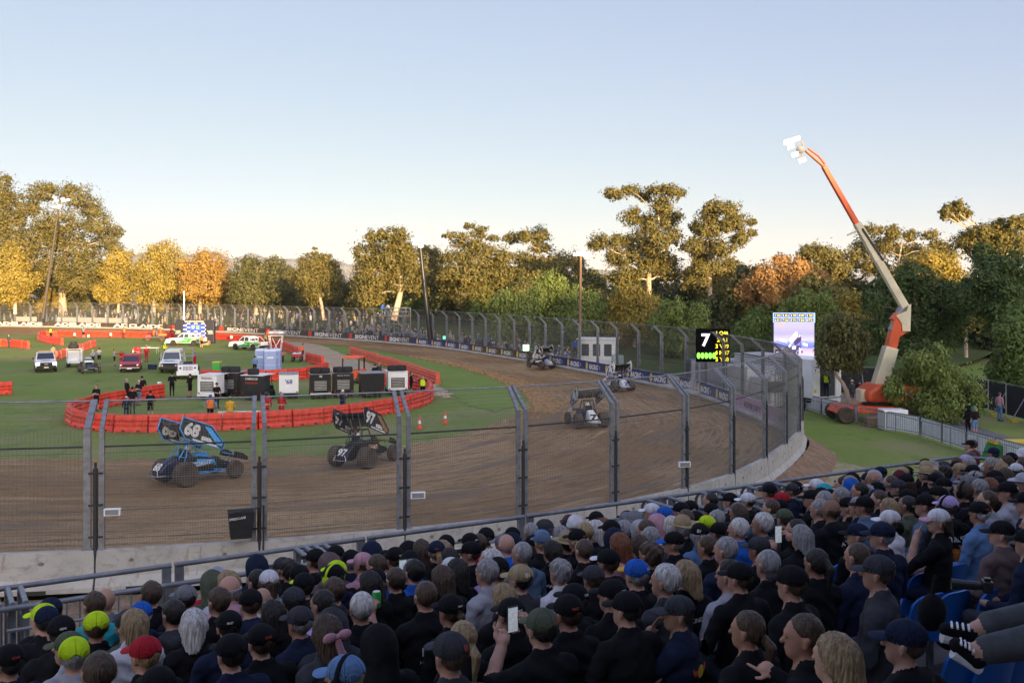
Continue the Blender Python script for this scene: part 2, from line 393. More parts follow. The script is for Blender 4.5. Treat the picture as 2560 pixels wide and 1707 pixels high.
# joints: the surveyed ones on the near side, equal panels on the rest
near_pts = catmull([OUT[10] + (OUT[10] - OUT[20]) * 2, OUT[10] + (OUT[10] - OUT[20]), OUT[10], OUT[20], OUT[30], OUT[40], OUT[50], OUT[60], OUT[70], OUT[80]], 1)
J = [Vector(p) for p in near_pts] + resample(OUT[80:], 3.75)[1:]
J0 = 2
post_m = MB()
def fence_post(x):
    b = MB()
    b.box(x - .055, x + .055, -.05, .05, 0, 3.05)
    b.M = Matrix.Translation((x, 0, 3.03)) @ Matrix.Rotation(R(-47), 4, 'X'); b.box(-.05, .05, -.045, .045, 0, .95); b.M = None
    b.box(x - .08, x + .08, -.09, .09, -.02, .04); b.box(x - .065, x + .065, -.06, .06, .9, .97); b.box(x - .065, x + .065, -.06, .06, 2.1, 2.17)
    return b
def wires(extra=False):
    b = MB(); r = .0036
    def w(a, c, r=r): b.cyl(a, c, r, n=3, cap=False)
    nx = 56
    for i in range(nx + 1):
        x = .14 + (L0 - .28) * i / nx; w((x, .02, .05), (x, .02, 3.0))
    for i in range(50): z = .06 + 2.95 * i / 49; w((.12, .02, z), (L0 - .12, .02, z))
    for i in range(24):
        x = .14 + (L0 - .28) * i / 23; w((x, .02, 3.0), (x, .68, 3.65), .004)
    for i in range(7): t = (i + .5) / 7; w((.12, .02 + .66 * t, 3.0 + .65 * t), (L0 - .12, .02 + .66 * t, 3.0 + .65 * t), .004)
    for z in (.25, .95, 1.75, 2.42): w((.1, .03, z), (L0 - .1, .03, z), .008)
    return b
tmp = empty('catch_fence_panel', (0, 0, 0))
p_post = [fence_post(.13).build('post', steel, tmp), fence_post(L0 - .13).build('post', steel, tmp)]
ch = wires().build('wire_mesh', wirem, tmp)
b = MB(); b.cyl((.1, .03, 2.58), (L0 - .1, .03, 2.58), .024); b.build('rail', darkpipe, tmp)
b = MB(); b.cyl((.1, .70, 3.66), (L0 - .1, .70, 3.66), .022); b.build('top_rail', steel, tmp)
b = MB(); b.cyl((0, -.06, -.9), (0, -.06, 2.05), .055, n=10); b.cyl((0, -.06, 2.05), (0, -.06, 2.2), .03)
for z in (.3, 1.1, 1.9): b.box(-.16, .16, -.075, -.03, z, z + .05)
b.build('sleeve_post', darkpipe, tmp, smooth=40)
blk = MB()
prof = [(-.28, 0), (.28, 0), (.28, .12), (.12, .34), (.1, 1.0), (-.1, 1.0), (-.14, .34), (-.28, .12)]
vs = [(0.012, y, z) for y, z in prof] + [(L0 - .012, y, z) for y, z in prof]; n = len(prof)
blk.add(vs, [tuple(range(n)), tuple(range(n, 2 * n))[::-1]] + [(i, i + n, (i + 1) % n + n, (i + 1) % n) for i in range(n)])
blk_o = blk.build('concrete_block', concrete, None, bevel=.015)
for x in (.8, L0 - .8):
    lb = MB(); lb.lathe([(.05, 0), (.05, -.012), (.0, -.012)], 10, (x, -.11, .72), 'y'); lb.build('lifting_eye', mat('eye_rust', (.2, .15, .12), .8, .3), blk_o)
for x in (.7, L0 - 1.05):
    fb = MB(); fb.box(x, x + .35, -.30, -.26, 0, .1); fb.build('fork_slot', mat('slot_dark', (.03, .028, .026), .9), blk_o)
NP = len(J) - 1
def where(i):
    k = i - J0
    if k < 0: return 'left of the blue racing car, %s from the frame edge' % ordn(i + 1)
    if k < 7: return 'near the stand, %s counting right from the blue racing car' % ordn(k + 1)
    if k < 22: return 'round the turn, %s after the near straight' % ordn(k - 6)
    return 'far side, %s after the turn' % ordn(k - 21)
for i in range(NP):
    a, c = J[i], J[i + 1]; d = c - a; L = d.length; rz = math.atan2(d.y, d.x)
    for kind in (0, 1):
        o = (tmp if kind == 0 else blk_o) if i == 0 else copy_tree(tmp if kind == 0 else blk_o)
        o.location = (a.x, a.y, WT if kind == 0 else WB); o.rotation_euler = (0, 0, rz); o.scale = (L / L0, 1, 1)
        if kind == 0 and J0 + 8 <= i <= J0 + 19:
            nn = link('shade_net', ch.data, o); nn.location = (.033, .05, .03); nn.material_slots[0].link = 'OBJECT'; nn.material_slots[0].material = mat('net_dark', (.03, .032, .036), .8, .2)
        if kind == 0: tag(o, 'wire catch fence panel, ' + where(i), 'fence', 'catch fence panels on the concrete wall')
        else: tag(o, 'concrete wall block, ' + where(i), 'wall block', 'concrete blocks of the track wall')
def wall_at(s0):      # frame on the inner face of the wall by arc length from J[J0]
    pass
CUM = [0.]
for a, c in zip(OUT, OUT[1:]): CUM.append(CUM[-1] + (c - a).length)
def on_wall(s):
    j = 0
    while j < len(CUM) - 2 and CUM[j + 1] < s: j += 1
    t = (s - CUM[j]) / (CUM[j + 1] - CUM[j]); p = OUT[j].lerp(OUT[j + 1], t); d = (OUT[j + 1] - OUT[j]).normalized()
    return p, d
def s_of_px(x):       # arc length where the far wall passes picture column x (second half of the line)
    best = None
    for j in range(112, len(OUT) - 1):
        xa = 1280 + F0 * OUT[j].x / OUT[j].y; xb = 1280 + F0 * OUT[j + 1].x / OUT[j + 1].y
        if (xa - x) * (xb - x) <= 0: return CUM[j] + (CUM[j + 1] - CUM[j]) * (x - xa) / (xb - xa)
ban_dark = mat('banner_dark', (.035, .032, .03), .5, .25, 1.5); ban_blue = mat('banner_blue', (.012, .022, .12), .5, .25, 1.5)
ban_brown = mat('banner_muddy', (.055, .04, .03), .6, .3, 1.2); ban_pink = mat('banner_pink', (.34, .2, .3), .6, .25, 2.)
ink_w = mat('white_print', (.62, .6, .56), .6, .12, 3.); ink_y = mat('yellow_print', (.6, .42, .03), .6, .1); ink_k = mat('black_print', (.02, .02, .022), .6)
ink_r = mat('red_print', (.45, .05, .03), .6, .15); ink_b = mat('blue_print', (.02, .05, .28), .6)
def banner(s0, s1, m, kind, label, group):
    """cloth along the inner face of the wall, a few segments so it follows the bend"""
    pm_, dm = on_wall((s0 + s1) / 2)
    root = empty('wall_banner', (pm_.x, pm_.y, WB), 0, label, 'banner', group)
    off = .15; n = 4
    def pt(s, z, o=off):
        p, d = on_wall(s); q = Vector((-d.y, d.x, 0)); oo = o + .08 * max(0, (1 - z / .6)) ** 2 * 1.6
        return (p.x + q.x * oo - pm_.x, p.y + q.y * oo - pm_.y, z)
    b = MB()
    for k in range(n):
        a, c = s0 + (s1 - s0) * k / n, s0 + (s1 - s0) * (k + 1) / n
        for z0, z1 in ((.14, .4), (.4, 1.02)): b.quad(pt(a, z0), pt(c, z0), pt(c, z1), pt(a, z1))
    b.build('cloth', m, root)
    def glyphs(body, sc_, zc, h, mi, asp=None, bold=.02, shear=0, o=off + .02):
        pre_texts([(body, bold, shear)])
        vs, fs, a0 = TXT[(body, bold, shear)]; k = h if asp is None else asp / a0
        return [pt(sc_ - float(x) * k, zc + float(y) * h, o) for x, y in vs], [tuple(reversed(f)) for f in fs], mi
    t = MB(); L = s1 - s0; mid = (s0 + s1) / 2
    if kind == 'A':
        t.add(*glyphs('ADELAIDE', mid, .60, .62, 0, L * .80, .045))
    elif kind == 'S':
        t.add(*glyphs('SIGN', mid + L * .17, .60, .56, 0, L * .30, .045)); t.add(*glyphs('EVENT', mid - L * .17, .60, .56, 0, L * .36, 0.))
        b2 = MB(); b2.quad(pt(s1 - .02 * L, .2, off + .012), pt(s1 - .11 * L, .2, off + .012), pt(s1 - .11 * L, .99, off + .012), pt(s1 - .02 * L, .99, off + .012)); b2.build('red_block', ink_r, root)
    elif kind == 'N':
        t.add(*glyphs('RACING', mid - L * .08, .57, .46, 0, L * .46, .04, .2))
        b2 = MB(); c0 = mid + L * .27
        hexa = [pt(c0 + .26 * math.cos(a), .6 + .36 * math.sin(a), off + .02) for a in [R(30 + 60 * i) for i in range(6)]]
        b2.add(hexa, [(5, 4, 3, 2, 1, 0)], 0); x0 = mid - L * .35
        t.add([pt(x0, .42, off + .02), pt(x0 - .1, .42, off + .02), pt(x0 - .25, .58, off + .02), pt(x0 - .1, .74, off + .02), pt(x0, .74, off + .02), pt(x0 - .14, .58, off + .02)], [(0, 5, 2, 1), (5, 4, 3, 2)], 1)
        b2.add(*glyphs('NAPA', c0, .6, .2, 1, .42, .03, 0, off + .03)); 
        b2.add([pt(c0 - .25, .47, off + .026), pt(c0 + .25, .47, off + .026), pt(c0 + .25, .73, off + .026), pt(c0 - .25, .73, off + .026)], [(0, 1, 2, 3)], 2)
        b2.build('emblem', [ink_y, ink_w, ink_b], root)
    elif kind == 'B':
        t.add(*glyphs('BONE DRY', mid - L * .1, .56, .34, 0, L * .5, .02))
        t.add([pt(mid + L * .34, .5), pt(mid + L * .22, .5), pt(mid + L * .22, .54), pt(mid + L * .34, .54)], [(0, 1, 2, 3)])
        t.add([pt(mid + L * .34, .6), pt(mid + L * .22, .6), pt(mid + L * .22, .64), pt(mid + L * .34, .64)], [(0, 1, 2, 3)])
    t.build('lettering', [ink_k if kind == 'B' else ink_w, ink_y], root)
for k, (x0, x1) in enumerate([(1975, 1905), (1905, 1836)]):
    pass
sB = CUM[112]
s_napa0 = s_of_px(1836)
sB0 = s_napa0 - 12.5
for k in range(2):
    banner(sB0 + k * 6.2, sB0 + k * 6.2 + 6.0, ban_pink, 'B', 'pink banner with black letters on the wall, %s to the blue banners' % ('farther from' if k == 0 else 'next'), 'pink wall banners')
s_sig = s_of_px(1037)
nN = 18
for k in range(nN):
    a = s_napa0 + (s_sig - s_napa0) * k / nN; c = s_napa0 + (s_sig - s_napa0) * (k + 1) / nN
    muddy = 9 <= k <= 13
    banner(a, c - .01, ban_brown if muddy else ban_blue, 'N', '%s racing banner on the far wall, %s from the pink banners' % ('mud covered' if muddy else 'blue', ordn(k + 1)), 'racing banners on the far wall')
xs = [1037, 963, 873, 771, 666, 548, 424]
for k in range(6):
    banner(s_of_px(xs[k]), s_of_px(xs[k + 1]) - .02, ban_dark if k < 2 else ban_brown, 'S', 'dark banner with white lettering and red block, %s along from the blue banners' % ordn(k + 1), 'dark sign banners on the far wall')
xs = [424, 268, 122, -24]
for k in range(3):
    banner(s_of_px(xs[k]), s_of_px(xs[k + 1]) - .02, ban_brown, 'A', 'sunlit brown banner with city name, %s left of the dark sign banners' % ordn(k + 1), 'city banners on the far wall')
# ================================================================= hills, trees
def leaf_mat(name, col, col2, isl=.3):
    isl *= .75; col2 = tuple(a + (b - a) * .65 for a, b in zip(col, col2))
    m = bpy.data.materials.new(name); m.use_nodes = True; nt = m.node_tree; b = nt.nodes['Principled BSDF']
    ge = _n(nt, 'ShaderNodeNewGeometry'); rp = _n(nt, 'ShaderNodeValToRGB')
    e = rp.color_ramp.elements; e[0].color = c4([c * (1 - isl) for c in col]); e[1].color = c4(col2)
    k = rp.color_ramp.elements.new(.5); k.color = c4(col)
    nt.links.new(ge.outputs['Random Per Island'], rp.inputs[0]); nt.links.new(rp.outputs[0], b.inputs['Base Color'])
    b.inputs['Roughness'].default_value = .55; b.inputs['Specular IOR Level'].default_value = .25
    tr = _n(nt, 'ShaderNodeBsdfTranslucent'); nt.links.new(rp.outputs[0], tr.inputs['Color'])
    mx = _n(nt, 'ShaderNodeMixShader'); mx.inputs[0].default_value = .36
    nt.links.new(b.outputs[0], mx.inputs[1]); nt.links.new(tr.outputs[0], mx.inputs[2])
    nt.links.new(mx.outputs[0], nt.nodes['Material Output'].inputs['Surface'])
    return m
LM = {
 'gum': leaf_mat('gum_leaves', (.155, .145, .042), (.29, .20, .062)),
 'gold': leaf_mat('golden_leaves', (.34, .27, .055), (.48, .35, .08), .45),
 'amber': leaf_mat('amber_leaves', (.40, .25, .06), (.50, .33, .085), .45),
 'rust': leaf_mat('rust_leaves', (.40, .235, .085), (.52, .31, .12), .4),
 'dark': leaf_mat('dark_leaves', (.075, .09, .034), (.14, .135, .045)),
 'olive': leaf_mat('olive_leaves', (.125, .13, .045), (.21, .18, .06)),
 'green': leaf_mat('green_leaves', (.13, .19, .05), (.20, .25, .065)),
 'pepper': leaf_mat('pepper_leaves', (.19, .25, .065), (.31, .34, .085), .35),
 'plane': leaf_mat('plane_leaves', (.075, .12, .036), (.17, .20, .05), .4),
}
bark = mat('pale_bark', (.44, .34, .25), .85, .35, 1.6, bump=.5, stretch=(1, 1, .25))
barkd = mat('dark_bark', (.15, .115, .085), .9, .35, 2., bump=.5, stretch=(1, 1, .25))

def leaves(clumps, n, size, seed, droop=0., flat=.0, shell=.45, aspect=1.6):
    """clumps: (x,y,z,rx,ry,rz); small leaf-spray quads spread through each clump"""
    g = np.random.default_rng(seed)
    C = np.array(clumps, dtype=float); vol = (C[:, 3] * C[:, 4] * C[:, 5]) ** (2 / 3.); idx = g.choice(len(C), size=n, p=vol / vol.sum())
    d = g.normal(size=(n, 3)); d /= np.linalg.norm(d, axis=1)[:, None]
    rad = (shell + (1 - shell) * g.random(n)) ** .8
    out = g.random(n) < .16; rad = np.where(out, rad * g.uniform(.9, 1.42, n), rad)
    # knobbly outline: modulate radius with direction based noise per clump
    ph = g.uniform(0, 6.28, (len(C), 3)); f = 3.1
    kn = 1 + .17 * np.sin(f * d[:, 0] * 2 + ph[idx, 0]) + .17 * np.sin(f * d[:, 1] * 2 + ph[idx, 1]) + .17 * np.sin(f * d[:, 2] * 2 + ph[idx, 2])
    p = C[idx, :3] + d * C[idx, 3:6] * (rad * kn)[:, None]
    if droop: p[:, 2] -= droop * g.random(n) ** 2 * C[idx, 5]
    s = size * g.uniform(.55, 1.35, n)
    nr = d * .9 + g.normal(size=(n, 3)) * .45 + np.array([0, 0, flat]); nr /= np.linalg.norm(nr, axis=1)[:, None]
    t = np.cross(nr, g.normal(size=(n, 3)))
    if droop: t = np.cross(nr, np.cross(nr, np.array([0, 0, 1.]))) + g.normal(size=(n, 3)) * .25
    t /= np.linalg.norm(t, axis=1)[:, None]; bt = np.cross(nr, t)
    a = (t * (s * aspect * .5)[:, None]); b = (bt * (s / aspect * .7)[:, None])
    v = np.stack([p - a, p - b * 1.0 + a * .15, p + a, p + b * 1.0 - a * .1], 1).reshape(-1, 3)
    return v, np.arange(4 * n).reshape(n, 4)

def limb(mb, a, b, r0, r1, rg, sag=.12, n=5):
    a = Vector(a); b = Vector(b); L = (b - a).length; pts = []
    o = Vector((rg.uniform(-1, 1), rg.uniform(-1, 1), rg.uniform(-.6, .2))) * L * sag
    for i in range(n + 1):
        t = i / n; pts.append(a.lerp(b, t) + o * math.sin(PI * t) + Vector((rg.uniform(-1, 1), rg.uniform(-1, 1), rg.uniform(-1, 1))) * L * .025 * (0 < i < n))
    mb.tube(pts, r0, 6, taper=r1)
    return pts
def make_tree(name, label, base, clumps, lm, n, size, seed, trunk_r=.45, bk=None, fork=.35, droop=0., flat=.3, group=None, shell=.45, spine=None, lean=(0, 0), parts=True, aspect=1.6, nlimb=1):
    """base: world point; clumps relative to base"""
    rg = random.Random(seed); root = empty(name, base, 0, label, 'tree', group)
    v, f = leaves(clumps, int(n * 3.1), size * .56, seed, droop, flat, shell, aspect)
    link('crown', mesh_np('crown', v, f, [LM[lm]]), root)
    mb = MB(); top = max(c[2] for c in clumps); cx = sum(c[0] for c in clumps) / len(clumps); cy = sum(c[1] for c in clumps) / len(clumps)
    if spine is None: spine = [(0, 0, -.6), (lean[0] * .5, lean[1] * .5, top * fork * .55), (lean[0], lean[1], top * fork), ((cx + lean[0]) / 2, cy / 2, top * .62), (cx, cy, top * .85)]
    sp = catmull(spine, 4); 
    mb.tube(sp, trunk_r, 8, taper=trunk_r * .22)
    low = [p for p in sp if p.z > top * fork * .7] or sp[-2:]
    for c in clumps[::nlimb]:
        tgt = Vector((c[0], c[1], c[2] - c[5] * .1)); q = min(low, key=lambda p: (p - tgt).length + 1.2 * max(0, p.z - (tgt.z - (tgt - p).length * .3)))
        k = sp.index(q) / len(sp); rr_ = trunk_r * (1 - .7 * k) * .44
        pts = limb(mb, q, tgt, rr_, rr_ * .3, rg)
        for j in range(4):
            e = Vector((c[0] + rg.uniform(-.7, .7) * c[3], c[1] + rg.uniform(-.7, .7) * c[4], c[2] + rg.uniform(-.3, .7) * c[5]))
            limb(mb, pts[-2 if j else -3], e, rr_ * .4, rr_ * .12, rg, n=3)
    mb.build('trunk', bk or bark, root, smooth=60)
    return root
def px_tree(name, label, bx, Y, zg, cl, lm, n, size, seed, **kw):
    """crown clumps surveyed as (column,row,rx,ry), given their own depth spread around the stem"""
    rg = random.Random(seed * 3 + 1); base = Vector(((bx - 1280) * Y / F0, Y, zg)); k = Y / F0; out = []
    W_ = (max(c[0] for c in cl) - min(c[0] for c in cl)) * k * .32
    for c in cl:
        dy = rg.uniform(-1, 1) * W_; Yc = Y + dy
        p = PD(c[0], c[1], Yc) - base; rx, rz = c[2] * Yc / F0, c[3] * Yc / F0
        out.append((p.x, p.y, p.z, rx, (rx + rz) * .55, rz * 1.28))
        for _ in range(kw.get('sub', 3)):
            a, q = rg.uniform(0, 6.28), rg.uniform(.55, .95); s_ = rg.uniform(.34, .55)
            out.append((p.x + q * rx * math.cos(a), p.y + rg.uniform(-.7, .7) * rx, p.z + q * rz * math.sin(a) * (1. if math.sin(a) > 0 else .5), rx * s_ * .9, rx * s_, min(rx, rz * 1.5) * s_))
    kw.pop('sub', None); sp = kw.pop('spine_px', None); kw.setdefault('nlimb', 4)
    if sp: kw['spine'] = [tuple(PD(x, y, Y) - base) for x, y in sp]
    return make_tree(name, label, base, out, lm, n, size, seed, **kw)

# distant hills
def hills():
    Y = 3600.; v = []; f = []; g_ = random.Random(5)
    prof = [(-900, 668), (-300, 660), (200, 655), (330, 640), (420, 634), (520, 634), (640, 642), (760, 652), (860, 656), (960, 664), (1100, 672), (1400, 678), (1800, 684), (2400, 690), (3400, 700)]
    pts = catmull([Vector((x, y, 0)) for x, y in prof], 8)
    for i, p in enumerate(pts):
        y = p.y + math.sin(i * 1.3) * 1.2 + math.sin(i * .47) * 2; ridge = PD(p.x, y, Y)
        for t in (0, .25, .5, .75, 1.): v.append((ridge.x, Y - 900 * (1 - t), max(-2, ridge.z * (t ** .8) * (1 + .08 * math.sin(i * .9 + t * 9)))))
        v.append((ridge.x, Y + 700, -5))
    k = 6
    for i in range(len(pts) - 1):
        for j in range(k - 1): f.append((i * k + j, (i + 1) * k + j, (i + 1) * k + j + 1, i * k + j + 1))
    m = mat('hill_scrub', (.30, .28, .22), .95, .45, .012)
    o = link('hills', mesh_np('hills', v, f, [m], smooth=True)); o['kind'] = 'structure'
hills()

T = px_tree
zb = 3.6
T('gum_tree', 'huge spreading gum with pale forked trunk behind the leaning dark light mast', 157, 200, zb, [(110, 480, 45, 22), (60, 515, 42, 30), (185, 490, 42, 28), (225, 520, 36, 25), (150, 560, 65, 34), (248, 560, 36, 28), (270, 592, 32, 26), (100, 590, 48, 34), (200, 620, 65, 36), (288, 620, 24, 16), (130, 662, 55, 30), (230, 668, 48, 30), (60, 620, 50, 35), (28, 560, 34, 36), (190, 706, 60, 28), (75, 690, 36, 28)],
  'gum', 12500, .56, 1, sub=1, trunk_r=.9, fork=.25, spine_px=[(157, 790), (156, 735), (152, 700), (165, 640), (180, 560)])
T('gum_tree', 'gum tree cut off by the left edge with a bright top clump', -25, 195, zb, [(5, 462, 28, 26), (15, 500, 22, 20), (-10, 545, 40, 40), (-40, 500, 50, 40), (0, 610, 40, 40)], 'gum', 3500, .62, 2, trunk_r=.6)
T('yellow_tree', 'low golden bushy tree at the left edge below the huge gum', 38, 185, zb, [(30, 650, 48, 40), (5, 690, 40, 40), (55, 700, 45, 36), (28, 735, 50, 26)], 'gold', 3600, .55, 3, trunk_r=.35)
T('yellow_tree', 'slim golden tree with dark head right of the huge gum', 296, 195, zb, [(290, 645, 28, 22), (312, 650, 20, 22), (282, 690, 32, 34), (305, 725, 34, 28), (265, 735, 28, 24)], 'gold', 3000, .5, 4, trunk_r=.3)
T('weeping_tree', 'golden weeping tree above the far banners left of the amber tree', 385, 195, zb, [(415, 628, 42, 26), (380, 655, 44, 36), (440, 662, 40, 34), (400, 700, 52, 36), (350, 690, 26, 34), (375, 735, 40, 20)], 'gold', 4600, .5, 5, trunk_r=.4, droop=.5)
T('amber_tree', 'round amber orange tree left of the white pole', 500, 190, zb, [(520, 662, 52, 32), (480, 690, 42, 36), (550, 695, 40, 34), (515, 720, 60, 34), (575, 720, 24, 22)], 'amber', 4800, .5, 6, trunk_r=.4)
T('olive_tree', 'dark olive tree with a pale bent limb right of the amber tree', 640, 180, zb, [(612, 672, 34, 24), (650, 690, 40, 40), (688, 662, 26, 22), (625, 735, 52, 36), (690, 715, 36, 36), (600, 705, 26, 26)], 'olive', 4600, .5, 7, trunk_r=.4)
T('gum_tree', 'airy gum with tiny top tufts and a pale trunk left of the scaffold tower', 806, 165, zb, [(786, 621, 7, 3), (784, 634, 12, 4), (768, 636, 6, 3), (800, 640, 12, 5), (818, 640, 14, 5), (780, 655, 32, 18), (815, 662, 30, 18), (765, 690, 44, 30), (830, 690, 36, 28), (800, 725, 55, 32)], 'gum', 4000, .48, 8, trunk_r=.34, spine_px=[(810, 800), (800, 740), (790, 700), (786, 660), (786, 626)])
T('gum_tree', 'broad dark gum with a golden dome behind the scaffold tower', 982, 150, 4.2, [(985, 592, 40, 20), (935, 592, 26, 16), (1003, 618, 26, 20), (915, 640, 38, 34), (972, 640, 52, 36), (1030, 655, 38, 34), (945, 690, 55, 40), (1010, 700, 50, 40), (920, 735, 44, 34), (1055, 700, 26, 36)], 'gum', 7500, .5, 9, trunk_r=.55, spine_px=[(984, 800), (1000, 735), (1003, 700), (985, 650), (985, 610)])
T('olive_tree', 'golden tipped olive tree behind the black light mast', 1090, 165, 4.4, [(1075, 645, 30, 22), (1100, 670, 30, 30), (1075, 700, 36, 34), (1110, 725, 36, 34), (1060, 625, 18, 12)], 'olive', 3200, .5, 10, trunk_r=.35)
T('umbrella_gum', 'flat topped gum with separate cloud shaped tufts right of the black light mast', 1180, 145, 3.8, [(1178, 566, 18, 8), (1205, 573, 18, 9), (1130, 588, 20, 8), (1160, 590, 15, 9), (1150, 606, 30, 13), (1196, 587, 24, 11), (1235, 596, 18, 8), (1150, 640, 42, 18), (1205, 625, 46, 20), (1190, 655, 58, 24), (1255, 640, 32, 20), (1180, 690, 70, 32), (1130, 700, 40, 34), (1245, 695, 44, 34), (1180, 735, 60, 28)], 'gum', 7500, .44, 11, sub=2, trunk_r=.45, fork=.4, shell=.3)
T('umbrella_gum', 'flat topped gum with three rounded tufts left of the wooden light pole', 1330, 150, 3.8, [(1285, 595, 26, 14), (1315, 590, 20, 15), (1348, 590, 28, 20), (1345, 620, 26, 14), (1310, 648, 34, 18), (1395, 655, 44, 26), (1340, 680, 54, 26), (1440, 655, 24, 20), (1395, 690, 40, 24), (1300, 700, 40, 28)], 'gum', 6200, .44, 12, sub=2, trunk_r=.4, fork=.45, shell=.3)
T('tall_gum', 'tallest gum with an umbrella top and bare pale limbs, middle of the tree line', 1628, 128, 2.6, [(1538, 484, 34, 14), (1582, 474, 24, 14), (1612, 492, 20, 14), (1645, 476, 30, 14), (1685, 480, 32, 17), (1575, 545, 28, 20), (1655, 516, 34, 20), (1672, 545, 34, 26), (1625, 562, 36, 22), (1495, 608, 32, 20), (1540, 604, 34, 16), (1590, 610, 42, 26), (1650, 606, 44, 28), (1688, 590, 18, 22), (1560, 645, 46, 26), (1628, 655, 42, 30), (1676, 680, 40, 34), (1560, 690, 45, 28)], 'gum', 8500, .42, 13, sub=3, trunk_r=.4, fork=.45, shell=.3, spine_px=[(1625, 800), (1622, 700), (1630, 650), (1652, 590), (1640, 520)])
T('tall_gum', 'tall open gum with outlying tufts on its right side', 1772, 124, 2.2, [(1798, 520, 34, 18), (1828, 528, 24, 22), (1770, 545, 32, 20), (1838, 556, 34, 20), (1778, 575, 34, 20), (1876, 556, 11, 9), (1876, 582, 13, 9), (1852, 597, 26, 16), (1738, 566, 17, 13), (1732, 615, 28, 22), (1760, 622, 28, 24), (1805, 625, 34, 20), (1760, 665, 46, 28), (1812, 668, 30, 24), (1755, 700, 48, 28)], 'gum', 6500, .42, 14, sub=3, trunk_r=.34, fork=.4, shell=.3, spine_px=[(1776, 800), (1774, 690), (1772, 640), (1770, 590), (1795, 540)])
T('autumn_tree', 'rust orange autumn tree left of the tall crane and above the video screen', 1945, 118, .0, [(1955, 655, 26, 18), (1920, 690, 42, 30), (1985, 690, 46, 38), (2040, 705, 36, 34), (1880, 725, 44, 30), (1945, 735, 58, 36), (2015, 745, 44, 34), (1862, 768, 36, 26), (1960, 778, 60, 28), (1855, 740, 30, 26)], 'rust', 7500, .4, 15, trunk_r=.4, bk=bark, shell=.2)
T('olive_tree', 'olive tree with a rounded head between the autumn tree and the crane boom', 2062, 128, .0, [(2030, 632, 34, 18), (2068, 640, 42, 24), (2005, 658, 22, 20), (2100, 655, 36, 26), (2060, 690, 60, 32), (2095, 710, 36, 30), (2030, 715, 36, 30)], 'gum', 5200, .42, 16, trunk_r=.4)
T('gum_tree', 'thin crowned gum with airy tufts behind the crane boom', 2230, 140, .0, [(2178, 577, 32, 16), (2230, 582, 28, 16), (2275, 590, 22, 13), (2325, 588, 24, 12), (2345, 612, 22, 12), (2150, 618, 28, 24), (2205, 615, 36, 20), (2265, 630, 50, 22), (2345, 640, 50, 24), (2180, 660, 50, 28), (2290, 665, 60, 26)], 'gum', 5600, .44, 17, trunk_r=.4, fork=.45, shell=.3)
T('yellow_tree', 'golden domed bush tree right of the crane boom above the dark trees', 2345, 118, .0, [(2330, 655, 40, 24), (2365, 665, 40, 24), (2300, 680, 36, 22), (2345, 700, 60, 30), (2270, 700, 40, 30)], 'gold', 3600, .42, 18, trunk_r=.35)
T('gum_tree', 'gum with a lone tuft on a long bare bough at the upper right', 2520, 98, .0, [(2385, 522, 26, 14), (2410, 532, 20, 13), (2362, 534, 14, 14), (2390, 545, 22, 9), (2455, 580, 36, 16), (2495, 566, 26, 14), (2500, 590, 38, 20), (2548, 555, 30, 16), (2420, 605, 44, 22), (2470, 630, 50, 26), (2540, 610, 36, 36)], 'gum', 5200, .38, 19, nlimb=2, sub=2, trunk_r=.62, fork=.5, shell=.3, spine_px=[(2528, 860), (2530, 740), (2524, 660), (2500, 620), (2480, 590)])
T('dark_tree', 'dense dark leafy tree behind the crane knuckle', 2300, 86, .0, [(2290, 690, 50, 26), (2250, 735, 60, 40), (2330, 745, 70, 40), (2180, 755, 30, 30), (2290, 800, 80, 44), (2220, 830, 50, 40), (2370, 820, 50, 44), (2300, 870, 70, 36), (2400, 760, 40, 40)], 'plane', 8500, .36, 20, trunk_r=.4, bk=barkd)
T('dark_tree', 'dark leafy tree filling the right edge with a bare grey stump limb', 2500, 78, .0, [(2480, 690, 60, 36), (2540, 670, 40, 40), (2440, 740, 50, 40), (2510, 770, 70, 50), (2570, 760, 50, 60), (2460, 640, 36, 24)], 'plane', 6200, .34, 21, trunk_r=.4, bk=barkd)
T('olive_tree', 'shaded olive tree at the right edge over the black temporary fence', 2545, 70, .0, [(2530, 850, 45, 50), (2570, 900, 50, 60), (2500, 930, 36, 40), (2560, 960, 50, 36), (2545, 800, 40, 30)], 'green', 4200, .32, 22, trunk_r=.3, bk=barkd)
T('yellow_tree', 'small sunlit golden tree low among the dark trees at right', 2415, 104, .0, [(2440, 720, 20, 18), (2425, 755, 30, 26), (2400, 790, 36, 28), (2440, 790, 26, 26)], 'gold', 1800, .38, 23, trunk_r=.25)
ax = 'pepper trees behind the far fence'
T('pepper_tree', 'green weeping pepper tree left of the wooden pole behind the far fence', 1295, 116, 1.0, [(1270, 760, 44, 30), (1310, 770, 44, 34), (1265, 805, 40, 28), (1320, 815, 46, 26)], 'pepper', 4600, .38, 24, trunk_r=.3, bk=barkd, droop=.7, group=ax)
T('pepper_tree', 'taller green pepper tree just left of the wooden light pole', 1385, 118, 1.0, [(1370, 715, 44, 30), (1345, 745, 40, 36), (1410, 745, 42, 40), (1375, 790, 60, 44), (1350, 820, 50, 24), (1425, 810, 36, 34)], 'pepper', 6000, .38, 25, trunk_r=.3, bk=barkd, droop=.7, group=ax)
T('pepper_tree', 'green pepper tree right of the wooden pole and left of the yellow topped one', 1480, 112, 1.0, [(1470, 755, 36, 26), (1500, 775, 40, 34), (1465, 800, 44, 36), (1510, 820, 40, 30)], 'pepper', 4200, .36, 26, trunk_r=.3, bk=barkd, droop=.7, group=ax)
